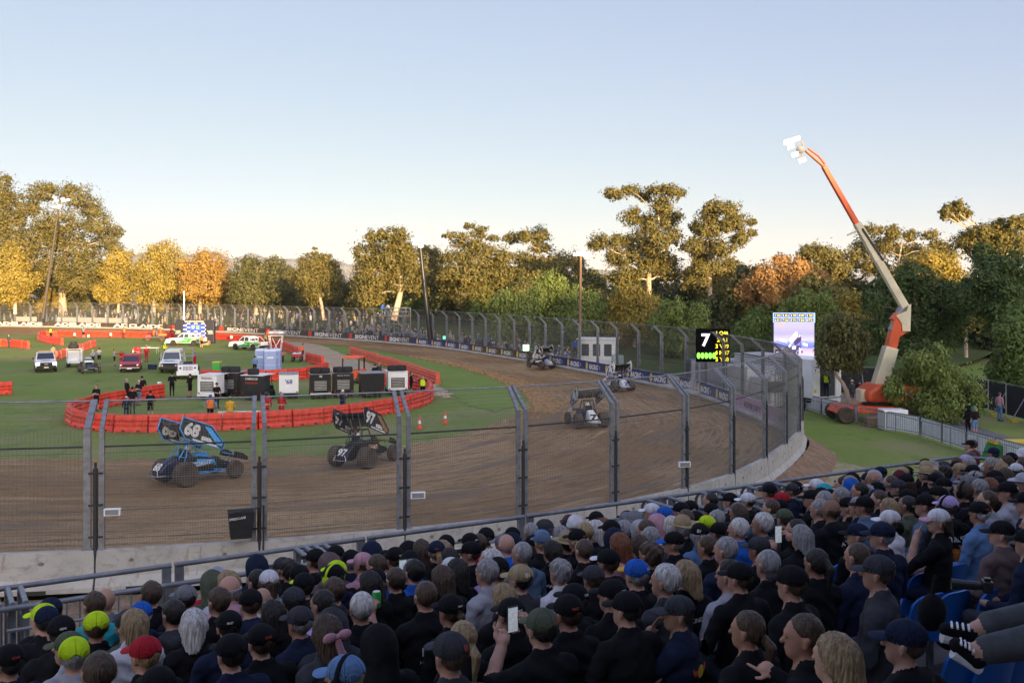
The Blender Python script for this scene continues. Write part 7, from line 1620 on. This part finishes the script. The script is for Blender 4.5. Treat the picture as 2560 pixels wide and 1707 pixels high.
def led_screen():
    Y = 72.; k = Y / F0; p = PD(1985, 845, Y); r = empty('video_screen', (p.x, p.y, 0), R(-8), 'large lit video screen showing a sprint car under a timing table', 'screen'); cz = lambda y: H - (y - YH) * k
    W2 = 51 * k; b = MB(); b.box(-W2, W2, .02, .4, cz(906), cz(782)); b.build('casing', black_p, r); b = MB()
    for x in (-34 * k, 8 * k, 16 * k): b.cyl((x, .2, cz(930)), (x, .2, cz(904)), .09)
    b.build('support_post', steel, r)
    m = bpy.data.materials.new('screen_picture'); m.use_nodes = True; nt = m.node_tree; bs = nt.nodes['Principled BSDF']; tc = _n(nt, 'ShaderNodeTexCoord'); sx = _n(nt, 'ShaderNodeSeparateXYZ'); nt.links.new(tc.outputs['Generated'], sx.inputs[0])
    no = _n(nt, 'ShaderNodeTexNoise', Scale=5., Detail=3.); mp = _n(nt, 'ShaderNodeMapping'); mp.inputs['Scale'].default_value = (.6, 1, 6); nt.links.new(tc.outputs['Generated'], mp.inputs[0]); nt.links.new(mp.outputs[0], no.inputs['Vector'])
    ad = _n(nt, 'ShaderNodeMath', operation='MULTIPLY_ADD'); ad.inputs[1].default_value = .16; nt.links.new(no.outputs['Fac'], ad.inputs[0]); nt.links.new(sx.outputs['Z'], ad.inputs[2])
    rp = _n(nt, 'ShaderNodeValToRGB'); e = rp.color_ramp.elements; e[0].position = .0; e[0].color = (.98, .72, .88, 1); e[1].position = .98; e[1].color = (.55, .48, .72, 1)
    for ps, cc in ((.30, (.80, .58, .74)), (.42, (.62, .44, .62)), (.47, (.16, .22, .75)), (.58, (.30, .34, .8)), (.63, (.66, .6, .82)), (.8, (.45, .4, .6))): el = rp.color_ramp.elements.new(ps); el.color = c4(cc)
    nt.links.new(ad.outputs[0], rp.inputs[0]); nt.links.new(rp.outputs[0], bs.inputs['Emission Color']); bs.inputs['Emission Strength'].default_value = .52; bs.inputs['Base Color'].default_value = (.02, .02, .02, 1)
    b = MB(); b.box(-W2 + .06, W2 - .06, 0, .03, cz(905), cz(806)); b.build('picture', m, r)
    tb = mat('table_purple', (.05, .03, .14), emit=.5); lb = mat('table_line', (.35, .5, .95), emit=.8); b = MB(); b.box(-W2, W2, -.005, .03, cz(806), cz(782)); b.build('timing_frame', lb, r)
    ent = [['Q46', 'A1', 'V39', 'N47', 'Y68'], ['S11', 'N63', 'W14', 'S4', 'T2']]; b = MB(); ty = MB(); tw = MB(); n = 1
    for j in range(2):
        for i in range(5):
            x0 = -W2 + .08 + (2 * W2 - .16) * i / 5; x1 = x0 + (2 * W2 - .16) / 5 - .04; zc = cz(788.5 + 11.5 * j); b.box(x0, x1, -.015, -.008, zc - 4.3 * k, zc + 4.3 * k)
            tw.text(str(n), (x0 + .09, -.02, zc), (1, 0, 0), (0, 0, 1), h=5 * k); ty.text(ent[j][i], ((x0 + x1) / 2 + .06, -.02, zc), (1, 0, 0), (0, 0, 1), h=5 * k, w=9 * k); n += 1
    b.build('table_cells', tb, r); ty.build('timing_names', em_y, r); tw.build('timing_numbers', em_w, r)
    q = MB(); gx = lambda x: (x - 1985) * k; pc = lambda pts, mi: q.add([(gx(x), -.012 - .006 * mi, cz(y)) for x, y in pts][::-1], [tuple(range(len(pts)))], mi)
    pc([(1974, 847), (1990, 828), (1994, 832), (1994, 842), (1979, 859), (1974, 854)], 1); pc([(1977, 848), (1988, 836), (1990, 841), (1979, 854)], 0); pc([(1992, 838), (2001, 835), (2003, 851), (1994, 860), (1986, 862), (1984, 855)], 0); pc([(1996, 838), (2000, 836), (2001, 840), (1996, 844)], 1)
    pc([(1987, 858), (1989, 858), (1990, 868), (1988, 868)], 0); pc([(1999, 852), (2001, 852), (2001, 868), (1999, 868)], 0); pc([(1974, 869), (1990, 862), (2001, 865), (2004, 880), (1988, 882), (1975, 877)], 0); pc([(1981, 866), (1990, 864), (1989, 873), (1980, 873)], 1); pc([(1997, 868), (2004, 873), (2003, 882), (1997, 880)], 1); pc([(1969, 868), (1977, 858), (1979, 860), (1973, 871)], 1)
    for x, y, a in ((1973, 877, 3.4), (1994, 881, 4.4), (2004, 879, 3.6)): pc([(x + a * math.cos(t) * .8, y + a * 1.5 * math.sin(t)) for t in np.linspace(0, 5.8, 12)], 2); pc([(x + a * math.cos(t) * .45, y + a * .9 * math.sin(t)) for t in np.linspace(0, 5.8, 12)], 3)
    pc([(1950, 846), (1968, 850), (1968, 857), (1950, 853)], 1); pc([(2006, 856), (2018, 859), (2018, 866), (2006, 863)], 1)
    q.build('car_picture', [mat('pix_dark', (.09, .05, .16), emit=.5), mat('pix_light', (.85, .82, 1.), emit=.7), mat('pix_grey', (.35, .32, .42), emit=.6), mat('pix_dark', (.09, .05, .16), emit=.5)], r)
    q = MB(); q.box(gx(1938.5), gx(1951), -.03, -.02, cz(896), cz(874)); q.build('lap_box', mat('pix_brown', (.06, .03, .06), emit=.4), r); q = MB(); q.text('7', (gx(1945), -.035, cz(885)), (1, 0, 0), (0, 0, 1), h=12 * k, bold=.04); q.build('lap_number', em_w, r)
    q = MB(); q.ell((gx(1955), -.02, cz(813)), (.12, .01, .15)); q.build('red_blur', mat('pix_red', (1., .35, .2), emit=.8), r)
led_screen()
def truck():
    a = PD(2066, 1000, 63.5); r = empty('broadcast_truck', (a.x, a.y, 0), R(118), 'white box truck with its rear doors open beside the video screen', 'truck')
    b = MB(); b.box(0, 7.6, -1.25, 1.25, .9, 3.35); b.build('box_body', white_p, r, bevel=.03); b = MB(); b.box(-.03, 7.6, -1.28, 1.28, 3.35, 3.45); b.build('roof', white_p, r)
    dk = mat('inside_dark', (.05, .055, .06), .8)
    b = MB(); b.box(-.02, .0, -.75, .62, 1.0, 3.1); b.build('doorway', dk, r); b = MB(); b.box(-.04, -.005, .62, 1.2, .95, 3.2); b.build('rear_door', white_p, r)
    d = MB(); d.box(-.02, .02, -1.3, 0, .95, 3.2); do = d.build('open_door', white_p, r); do.location = (-.02, -.8, 0); do.rotation_euler = (0, 0, R(28))
    t = MB(); t.text('X-SERIES', (-.05, .91, 2.95), (0, -1, 0), (0, 0, 1), h=.13, w=.5); t.build('lettering', ink_k, r); b = MB(); b.box(-.05, -.04, .95, 1.12, 1.25, 1.5); b.build('hazard_sign', ink_y, r)
    b = MB(); b.box(0, 7.4, -1.1, 1.1, .6, .9); b.build('chassis', black_p, r); b = MB(); b.box(-.1, .0, -1.2, 1.2, .55, .85); b.build('bumper', white_p, r); b = MB(); b.box(7.8, 9.6, -1.2, 1.2, .7, 2.9); b.build('cab', white_p, r, bevel=.1)
    for x in (1.3, 2.4, 8.6):
        for s in (-1.05, 1.05): wheel(r, x, s, .48, .3, rubber, grey_p)
truck()
def container():
    Y = 68.; k = Y / F0; p = PD(1782, 950, Y); r = empty('site_container', (p.x, p.y, 0), R(-4), 'plain grey container behind the far fence below the lap board', 'container'); b = MB(); h = H - (903 - YH) * k; b.box(-50 * k, 50 * k, 0, 2.4, .1, h)
    b.build('box_body', mat('container_grey', (.34, .36, .39), .6, .08), r, bevel=.03); b = MB()
    for i in range(10): x = -48 * k + 96 * k * i / 9; b.box(x - .02, x + .02, -.02, 0, .2, h - .1)
    b.build('ribs', mat('container_rib', (.28, .3, .33), .6), r)
    p = PD(1895, 955, 63.); r = empty('parked_truck', (p.x, p.y, 0), R(-70), 'white truck seen through the fence left of the video screen', 'truck'); b = MB(); b.box(-2.5, .4, -1.1, 1.1, .8, 3.0); b.build('box_body', white_p, r, bevel=.04); b = MB(); b.box(.5, 2.0, -1.05, 1.05, .6, 2.5, tx=.15); b.build('cab', white_p, r, bevel=.08)
    b = MB(); b.box(1.9, 2.02, -.85, .85, 1.5, 2.2); b.build('windscreen', glass, r)
    for x in (1.2, -1.6):
        for s in (-.95, .95): wheel(r, x, s, .45, .28, rubber, grey_p)
container()
def cabin():
    Y = 88.; k = Y / F0; p = PD(1490, 905, Y); r = empty('site_cabin', (p.x, p.y, 0), R(-16), 'white site cabin with dark windows behind the far fence', 'cabin'); b = MB(); b.box(-1.7, 1.7, 0, 2.4, .8, 3.4); b.build('wall', white_p, r, bevel=.03); b = MB(); b.box(-1.8, 1.8, -.1, 2.5, 3.4, 3.5); b.build('roof', white_p, r)
    for x in (-1.35, -.3, .75): b = MB(); b.box(x, x + .7, -.02, 0, 1.9, 3.0); b.build('window', glass, r)
    b = MB(); b.box(-1.9, 1.9, 0, .1, 0, .8); b.build('skirt', black_p, r)
    for x, lab in ((1545, 'pale green electrical box behind the wall right of the cabin'),):
        q = PD(x, 900, Y - 3); o = MB(); o.box(-.5, .5, 0, .8, 0, H - (888 - YH) * (Y - 3) / F0); o = o.build('cabinet', mat('cabinet_green', (.28, .36, .36), .6), None, bevel=.03); o.location = (q.x, q.y, 0); tag(o, lab, 'cabinet')
cabin()
p = PD(1315, 869, 97.5); r = empty('signal_light', p, 0, 'bright green square signal light on the far wall', 'signal light'); b = MB(); b.box(-.3, .3, 0, .15, -.3, .3); b.build('lamp', mat('green_lamp', (.6, 1., .6), emit=2.5), r); b = MB(); b.box(-.36, .36, .02, .2, -.36, .36); b.build('housing', black_p, r); b = MB(); b.cyl((0, .1, -2.0), (0, .1, -.3), .05); b.build('post', steel, r)
p = PD(1111, 844, 124); r = empty('signal_light', p, 0, 'small green signal light beyond the dark sign banners', 'signal light'); b = MB(); b.box(-.2, .2, 0, .1, -.2, .2); b.build('lamp', mat('green_lamp2', (.2, .9, .5), emit=1.2), r); b = MB(); b.cyl((0, .08, -2.), (0, .08, -.2), .04); b.build('post', steel, r)
# ---- boom lift with floodlights
bl_o = mat('lift_orange', (.62, .095, .03), .45, .2, 1.5); bl_c = mat('lift_cream', (.60, .54, .38), .5, .15, 1.2)
def boxbeam(b, a, c, w, h, w2=None, h2=None, up=(0, -1, 0)):
    a, c = Vector(a), Vector(c); d = (c - a).normalized(); u = Vector(up); u = (u - d * u.dot(d)).normalized(); s = d.cross(u); w2 = w2 or w; h2 = h2 or h
    vs = [a + s * x * w / 2 + u * y * h / 2 for x, y in ((-1, -1), (1, -1), (1, 1), (-1, 1))] + [c + s * x * w2 / 2 + u * y * h2 / 2 for x, y in ((-1, -1), (1, -1), (1, 1), (-1, 1))]
    b.add(vs, [(3, 2, 1, 0), (4, 5, 6, 7), (0, 1, 5, 4), (1, 2, 6, 5), (2, 3, 7, 6), (3, 0, 4, 7)])
def boom():
    Y = 59.; k = Y / F0; base = P(2185, 1052); r = empty('boom_lift', (base.x, Y, 0), 0, 'orange and cream boom lift holding floodlights high over the trees', 'boom lift'); Q_ = lambda x, y, dy=0.: (PD(x, y, Y) - Vector((base.x, Y, 0))) + Vector((0, dy, 0))
    def beam(name, m, pts, w, w2=None, hh=.55, label=None):
        b = MB()
        for (a, c) in zip(pts, pts[1:]): boxbeam(b, Q_(*a), Q_(*c), w * k, hh, (w2 or w) * k, hh)
        return b.build(name, m, r, bevel=.03, label=label)
    beam('lower_boom', bl_c, [(2187, 1004), (2226, 868)], 37, 31, .75); beam('lower_boom_section', bl_o, [(2226, 870), (2247, 784)], 24, 22, .6, 'orange telescoping section'); beam('riser_arm', bl_o, [(2232, 790), (2268, 822)], 18, 14)
    beam('riser_arm', bl_o, [(2240, 836), (2268, 820)], 16, 12)
    b = MB(); pts = [Q_(x, y) for x, y in ((2236, 789), (2262, 778), (2268, 762), (2271, 761), (2269, 826), (2252, 826), (2250, 808), (2243, 797))]; b.add([tuple(p_ + Vector((0, -.35, 0))) for p_ in pts] + [tuple(p_ + Vector((0, .35, 0))) for p_ in pts], [tuple(range(8)), tuple(range(15, 7, -1))] + [(i, (i + 1) % 8, (i + 1) % 8 + 8, i + 8) for i in range(8)]); b.build('knuckle', bl_c, r, bevel=.03)
    beam('ram', grey_p, [(2226, 826), (2252, 768)], 8); beam('upper_boom', bl_c, [(2262, 768), (2195, 652), (2142, 558)], 19, 17, .45); beam('boom_extension', bl_o, [(2144, 564), (2059, 416)], 13, 11, .36, 'orange outer boom section'); beam('jib', bl_o, [(2059, 416), (2014, 377)], 6, 5, .25); beam('jib', bl_o, [(2063, 410), (2046, 390), (2020, 371)], 5, 4, .18)
    beam('cable_track', black_p, [(2205, 652), (2152, 572)], 6); beam('stay_arm', bl_c, [(2146, 576), (2118, 588)], 5, 4, .15)
    b = MB(); b.box(-2.6, 2.4, -1.0, 1.0, .55, 1.0, tx=.3); b.build('chassis', bl_o, r, bevel=.1); b = MB(); b.prism([(-.7, 1.25), (2.6, 1.2), (2.9, 1.5), (2.8, 2.0), (2.2, 2.25), (-.1, 2.3), (-.75, 1.9)], -1.15, 1.15); b.build('turntable', bl_o, r, bevel=.22); b = MB(); b.box(-.95, -.55, -.45, .45, 1.2, 1.95); b.build('pivot', bl_c, r, bevel=.05); b = MB(); b.cyl((.2, 0, 1.0), (.2, 0, 1.28), .9, n=20); b.build('slew_ring', black_p, r)
    b = MB(); b.box(.2, 1.0, -1.28, -1.2, 1.7, 2.3); b.build('decal_plate', white_p, r); b = MB(); b.add([(.35, -1.29, 1.8), (.9, -1.29, 1.8), (.9, -1.29, 2.2)], [(0, 1, 2)]); b.build('decal', mat('decal_green', (.05, .15, .1), .5), r)
    for x in (-2.1, 1.8):
        for s in (-1.15, 1.15): wheel(r, x, s, .5, .4, mud_rub, grey_p)
    # lamp head
    b = MB(); b.tube([Q_(2006, 372), Q_(2004, 396)], .05); b.tube([Q_(2012, 375), Q_(2004, 354)], .05); b.tube([Q_(1992, 364), Q_(2012, 352)], .04); b.tube([Q_(1988, 394), Q_(2012, 392)], .04); b.ell(tuple(Q_(2001, 374)), (.25, .25, .25)); b.build('lamp_frame', grey_p, r)
    fl_ = mat('floodlight', (1., .98, .93), emit=4.)
    for x, y in ((1966, 354), (1980, 350), (1990, 347), (1986, 386), (2004, 400), (1975, 366)):
        b = MB(); p_ = Q_(x, y); b.M = Matrix.Translation(p_) @ Matrix.Rotation(R(-20), 4, 'Y') @ Matrix.Rotation(R(25), 4, 'X'); b.box(-.22, .22, -.1, .0, -.13, .13); h_ = b.build('lamp_housing', white_p, r)
        b = MB(); b.M = Matrix.Translation(p_) @ Matrix.Rotation(R(-20), 4, 'Y') @ Matrix.Rotation(R(25), 4, 'X'); b.box(-.2, .2, -.125, -.1, -.11, .11); b.build('lamp', fl_, h_)
boom()
def light_mast(bx, by, tx, ty, Y, label, w, m, lamps, wooden=False):
    base = PD(bx, by, Y); r = empty('light_mast', base, 0, label, 'light mast'); top = PD(tx, ty, Y) - base; b = MB(); b.cyl((0, 0, -2.5), top, w, w * .6, n=8); b.build('mast', m, r, smooth=60); k = Y / F0
    b = MB()
    for dx, dy in lamps: b.tube([top, top + Vector((dx * k, 0, -dy * k))], .05, 5)
    b.build('bracket', grey_p, r); fl_ = mat('floodlight', (1., .98, .93), emit=4.)
    for dx, dy in lamps:
        q = top + Vector((dx * k, -.1, -dy * k)); b = MB(); b.box(q.x - .3, q.x + .3, q.y - .12, q.y, q.z - .12, q.z + .16, tx=.05); b.build('lamp', fl_, r)
light_mast(107, 762, 146, 524, 176, 'dark leaning light mast in front of the huge gum', .28, mat('mast_dark', (.07, .055, .045), .7), [(-8, -30), (-4, -22), (12, -26), (14, -22), (25, -24), (4, -8), (-8, -6)])
light_mast(1076, 800, 1050, 612, 120, 'black leaning light mast in the centre beyond the fence', .34, black_p, [(-14, -12), (-12, -2), (8, -10), (2, 4), (-4, -16)])
light_mast(1449, 840, 1452, 640, 104, 'straight wooden light pole behind the pepper trees', .2, mat('pole_wood', (.20, .12, .08), .8, .3, 2., stretch=(3, 3, .3)), [(-12, -4), (-4, -6), (6, -6), (12, -2)])
# ---- scaffold tower with two people
def scaffold():
    Y = 134.; k = Y / F0; p = PD(985, 838, Y); r = empty('scaffold_tower', (p.x, p.y, .6), R(-12), 'grey scaffold tower with a railed platform behind the dark banners', 'scaffold'); W_ = 1.75; top = 3.6; b = MB()
    for x in (-W_, 0, W_):
        for y in (0, 2.0): b.cyl((x, y, 0), (x, y, top + 1.1), .06, n=6)
    for z in (1.2, 2.4, top, top + .55, top + 1.1):
        for y in (0, 2.0): b.cyl((-W_, y, z), (W_, y, z), .05, n=5)
        for x in (-W_, W_): b.cyl((x, 0, z), (x, 2, z), .05, n=5)
    b.cyl((-W_, 0, 0), (0, 0, 2.4), .04, n=5); b.cyl((W_, 0, 1.2), (0, 0, top), .04, n=5); b.build('frame', steel, r); b = MB(); b.box(-W_ - .8, W_, 0, 2, top - .08, top); b.build('platform', mat('plank', (.3, .27, .22), .8), r)
    for dx, sh, lab in ((957, 'B', 'person in blue on the left of the scaffold platform'), (969, 'L', 'person in pale top on the scaffold platform')):
        q = PD(dx, 790, Y + .8); stander((q.x, q.y, .6 + top), .3, lab, sh, 'N', shorts=False, style='c', hc_='N', sleeve=True)
scaffold()
# ---- white sheeted crowd barriers to the right of the turn
sheet_w = mat('barrier_sheet', (.86, .86, .88), .7, .1, 3.)
def cb_proto():
    r = empty('crowd_barrier', (0, 0, 0)); L = 2.3; b = MB(); b.tube([(.05, 0, .05), (.05, 0, 1.0), (.15, 0, 1.1), (L - .15, 0, 1.1), (L - .05, 0, 1.0), (L - .05, 0, .05)], .02); b.tube([(.05, 0, .2), (L - .05, 0, .2)], .016)
    for i in range(17): x = .15 + (L - .3) * i / 16; b.cyl((x, -.012, .2), (x, -.012, 1.1), .008, n=4, cap=False)
    b.build('frame', mat('barrier_steel', (.10, .11, .13), .5, .1, metal=.5), r); b = MB()
    for i in range(8): x0, x1 = .06 + (L - .12) * i / 8, .06 + (L - .12) * (i + 1) / 8; b.quad((x0, .03 + .02 * (i % 2), .1), (x1, .03 + .02 * ((i + 1) % 2), .1), (x1, .03, 1.08), (x0, .03, 1.08))
    b.build('sheet', sheet_w, r); b = MB()
    for x in (.4, L - .4): b.box(x - .03, x + .03, -.28, .28, 0, .03)
    b.build('foot', steel, r)
    return r
cb = cb_proto(); cbs = 0
def cb_line(pts, lab, start=1, sheeted=True):
    global cbs
    J_ = resample([P(*q) for q in pts], 2.35)
    for i in range(len(J_) - 1):
        o = copy_tree(cb) if cbs else cb; cbs += 1; a, c = J_[i], J_[i + 1]; d = c - a; o.location = (a.x, a.y, -.02); o.rotation_euler = (0, 0, math.atan2(d.y, d.x)); o.scale = (d.length / 2.3, 1, 1); tag(o, '%s crowd barrier with white sheet, %s' % (ordn(i + 1), lab), 'barrier', 'sheeted crowd barriers')
cb_line([(2009, 1025), (2070, 1040), (2145, 1060)], 'from the wall towards the crane'); cb_line([(2215, 1075), (2300, 1090), (2390, 1120), (2470, 1145), (2560, 1172), (2680, 1200)], 'from the crane gap to the right')
gp = cb_proto(); gone = [c for c in gp.children if c.name.startswith('sheet')]
for c in gone: bpy.data.objects.remove(c)
a, c = P(2150, 1062), P(2213, 1076); gp.location = (a.x, a.y, -.02); gp.rotation_euler = (0, 0, math.atan2((c - a).y, (c - a).x)); tag(gp, 'bare crowd barrier without sheet in front of the crane wheel', 'barrier')
# low pipe rail on the grass
def pipe_rail():
    J_ = resample([P(*q) for q in [(2015, 1040), (2200, 1072), (2400, 1128), (2560, 1185), (2700, 1230)]], 2.6); r = empty('pipe_rail', J_[0], 0, 'thin steel pipe rail on posts crossing the grass before the white barriers', 'railing'); o = J_[0]
    for i, p in enumerate(J_): b = MB(); b.cyl((p.x - o.x, p.y - o.y, -.1), (p.x - o.x, p.y - o.y, 1.05), .025); b.build('post', steel, r)
    b = MB(); b.tube([p - o + Vector((0, 0, 1.05)) for p in J_], .025); b.build('rail', steel, r)
pipe_rail()
# temporary black screened fence at the back
def tf_proto():
    r = empty('temporary_fence', (0, 0, 0)); L = 2.4; b = MB(); b.tube([(.03, 0, 0), (.03, 0, 2.1), (L - .03, 0, 2.1), (L - .03, 0, 0)], .025); b.tube([(.03, -.1, 1.5), (.03, -.9, .1)], .03); b.build('frame', steel, r); b = MB(); b.box(.05, L - .05, -.01, .01, .15, 2.0); b.build('shade_cloth', mat('shade_cloth', (.012, .013, .016), .9, .2), r); b = MB(); b.box(-.2, .25, -1.0, -.6, 0, .16); b.build('ballast_block', mat('ballast_yellow', (.5, .36, .03), .6), r); return r
tf = tf_proto(); J_ = resample([P(*q) for q in [(2085, 985), (2200, 985), (2300, 990)]], 2.4); J2 = resample([P(*q) for q in [(2400, 1005), (2480, 1030), (2560, 1052), (2680, 1085)]], 2.4); kk = 0
for JJ, w_ in ((J_, 'behind the crane'), (J2, 'at the right behind the path')):
    for i in range(len(JJ) - 1):
        o = copy_tree(tf) if kk else tf; kk += 1; d = JJ[i + 1] - JJ[i]; o.location = (JJ[i].x, JJ[i].y, -.02); o.rotation_euler = (0, 0, math.atan2(d.y, d.x)); tag(o, 'black screened temporary fence %s, panel %s from left' % (w_, ordn(i + 1)), 'fence', 'black temporary fence panels')
S_(P(2130, 1012), .2, 'person in grey tee and white cap behind the white truck door', 'D', 'D', style='c', hc_='W'); S_(P(2149, 1012), .1, 'person in black tee with round back print near the crane base', 'K', 'N', hair='k')
S_(P(2420, 1088), .3, 'walker in black hooded top on the path', 'K', 'K', shorts=False, sleeve=True, style='h', hc_='K', s=.95); S_(P(2437, 1091), .4, 'walker in denim shorts and teal cap on the path', 'K', 'A', style='cl', hc_='C', hair='b', s=.95)
S_(P(2499, 1052), -1.2, 'person in pink top and pale jeans by the black temporary fence', 'P', 'A', shorts=False, hair='n')
q = PD(2066, 980, 63.2); S_((q.x, q.y, 1.0), -1.0, 'person in a lime vest inside the open truck', 'K', 'N', shorts=False, sleeve=True, vest='Y', style='c', hc_='B', s=.95)
S_(PD(1440, 893, 90.5) + Vector((0, 1.2, -.1)), -.5, 'person in blue shirt behind the far wall by the white cabin', 'B', 'K', shorts=False, hair='n')
o = MB(); o.box(-.7, .7, -.5, .5, 0, 1.15); o = o.build('generator_box', white_p, None, bevel=.04); o.location = P(2232, 1072); tag(o, 'white equipment box right of the crane wheel', 'box')
o = MB(); o.box(-.5, .5, -.4, .4, 0, .5); o = o.build('carton', tan_p, None, bevel=.01); o.location = P(2186, 1064); tag(o, 'brown carton under the crane chassis', 'carton')
o = MB(); o.box(-1.4, 1.4, -.6, .6, .0, .8, tx=.3); o = o.build('covered_stack', mat('green_tarp', (.03, .2, .05), .6), None, bevel=.05); o.location = P(2540, 1150); tag(o, 'green tarp covered stack behind the stand corner', 'tarp'); o = MB(); o.box(-1.2, .9, -.4, .4, .78, .95); o = o.build('yellow_slide', mat('slide_yellow', (.6, .4, .03), .5), None, bevel=.05); o.location = P(2540, 1150); tag(o, 'yellow padded board on the green tarp stack', 'board')
# ---- things hung on the near catch fence
def on_fence(px, py, off=-.25):
    best = min(range(0, 80), key=lambda i: abs(1280 + F0 * OUT[i].x / OUT[i].y - px)); p = OUT[best]; Y = p.y + off; return PD(px, py, Y)
for x, y, lab in ((280, 1280, 'small white framed speaker box on the fence, left one'), (1045, 1238, 'small white framed speaker box on the middle of the fence'), (1712, 1161, 'small white framed speaker box on a post at the turn')):
    p = on_fence(x, y); r = empty('speaker_box', p, R(8), lab, 'speaker'); b = MB(); b.box(-.2, .2, -.02, .1, -.09, .09); b.build('case', white_p, r, bevel=.01); b = MB(); b.box(-.16, .16, -.026, -.018, -.065, .065); b.build('grille', grey_p, r)
p = on_fence(602, 1305, -.35); r = empty('hanging_bin', p, R(20), 'black cloth bin hung on a bent pipe at the near fence', 'bin'); b = MB(); b.box(-.26, .26, -.2, .2, -.38, .3, tx=-.06, ty=-.05); b.build('bin_bag', mat('bin_cloth', (.016, .016, .018), .8, .2), r, bevel=.02)
b = MB(); b.tube([(-.32, -.25, .3), (.32, -.25, .38), (.5, -.2, .42), (.58, .1, .36), (.58, .15, -.5), (.56, .15, -1.2)], .022); b.build('bracket', darkpipe, r); t = MB(); t.text('SPEEDCAFE', (-.1, -.262, .16), (1, 0, .08), (0, 0, 1), h=.06); t.build('lettering', ink_w, r)
# ---- far spectators on the bank: too many to count
def far_crowd():
    g = np.random.default_rng(5); V = []; F = []; M = []; cols = [cloth(c) for c in 'KNDGLTUNGJJTDE'] + [SKIN[0], SKIN[1]]; n = 0
    def lump(c, r, mi):
        nonlocal n
        pr = [(0.5, -1), (1, -.4), (.95, .4), (.4, 1)]
        for a, h in pr:
            for k in range(6): t = k * PI / 3; V.append((c[0] + r[0] * a * math.cos(t), c[1] + r[1] * a * math.sin(t), c[2] + r[2] * h))
        for i in range(3):
            for k in range(6): F.append((n + i * 6 + k, n + i * 6 + (k + 1) % 6, n + (i + 1) * 6 + (k + 1) % 6, n + (i + 1) * 6 + k)); M.append(mi)
        F.append((n + 18, n + 19, n + 20, n + 21)); M.append(mi); F.append((n + 18, n + 21, n + 22, n + 23)); M.append(mi); n += 24
    cnt = 0
    while cnt < 800:
        i = int(g.integers(162, len(OUT) - 12)); d = g.uniform(2.5, 26 if i > 205 else 7); p = OUT[i].lerp(OUT[i + 1], g.random()) + nrm[i] * d
        if g.random() < .45 and i < 225: continue
        w = min(1., max(0., (i - 152) / 40.)); z = float(np.interp(d, [.3, 3, 8, 26], [.55, .6, 1.4, 3.6])) * w
        h = g.choice([.85, 1.25]); lump((p.x, p.y, z + h * .45), (.24, .18, h * .45), int(g.integers(0, 14))); lump((p.x, p.y, z + h + .1), (.1, .11, .14), int(g.choice([14, 15, 0, 4, 3]))); cnt += 1
    o = link('crowd', mesh_np('crowd', V, F, cols, M, smooth=True)); tag(o, kind='stuff')
far_crowd()
# white cloth hung along the far left barrier behind the fence, pale marquees among the left trees
for k, (x0, x1) in enumerate([(20, 82), (118, 320)]):
    ia = [i for i in range(150, len(OUT)) if x0 <= 1280 + F0 * OUT[i].x / OUT[i].y <= x1]
    if len(ia) > 1:
        b = MB(); o_ = OUT[ia[0]]
        for i, j in zip(ia, ia[1:]): a, c = OUT[i] + nrm[i] * 1.2 - o_, OUT[j] + nrm[j] * 1.2 - o_; b.quad((a.x, a.y, .6), (c.x, c.y, .6), (c.x, c.y, 2.5), (a.x, a.y, 2.5))
        o = b.build('white_hoarding', mat('hoarding_cloth', (.42, .41, .40), .8, .2)); o.location = o_; tag(o, 'white hoarding behind the far fence, %s stretch' % ['short left', 'long right'][k], 'hoarding')
for k, (x, y, w) in enumerate([(60, 752, 60), (345, 745, 40), (575, 752, 44), (650, 762, 30)]):
    Y = 214.; q = PD(x, 770, Y); kx = Y / F0; r = empty('marquee', (q.x, q.y, 3.2), 0, 'white marquee seen among the trees, %s from the left' % ordn(k + 1), 'marquee', 'white marquees behind the trees'); b = MB(); w_ = w * kx / 2; b.box(-w_, w_, -2, 2, 0, 2.4); b.build('wall', white_p, r); b = MB(); b.prism([(-w_ - .2, 2.4), (0, 4.0), (w_ + .2, 2.4)], -2.2, 2.2); b.build('roof', white_p, r)
# ---- evening air
def haze():
    b = MB(); b.box(-3600, 3600, -60, 4700, -7, 160); m = bpy.data.materials.new('haze_air'); m.use_nodes = True; nt = m.node_tree; nt.nodes.remove(nt.nodes['Principled BSDF']); v = _n(nt, 'ShaderNodeVolumePrincipled'); v.inputs['Density'].default_value = .00007; v.inputs['Color'].default_value = (.9, .9, .95, 1); v.inputs['Anisotropy'].default_value = .0
    nt.links.new(v.outputs[0], nt.nodes['Material Output'].inputs['Volume']); m.volume_intersection_method = 'FAST' if hasattr(m, 'volume_intersection_method') else 0; o = b.build('haze', m); o['kind'] = 'stuff'
haze()
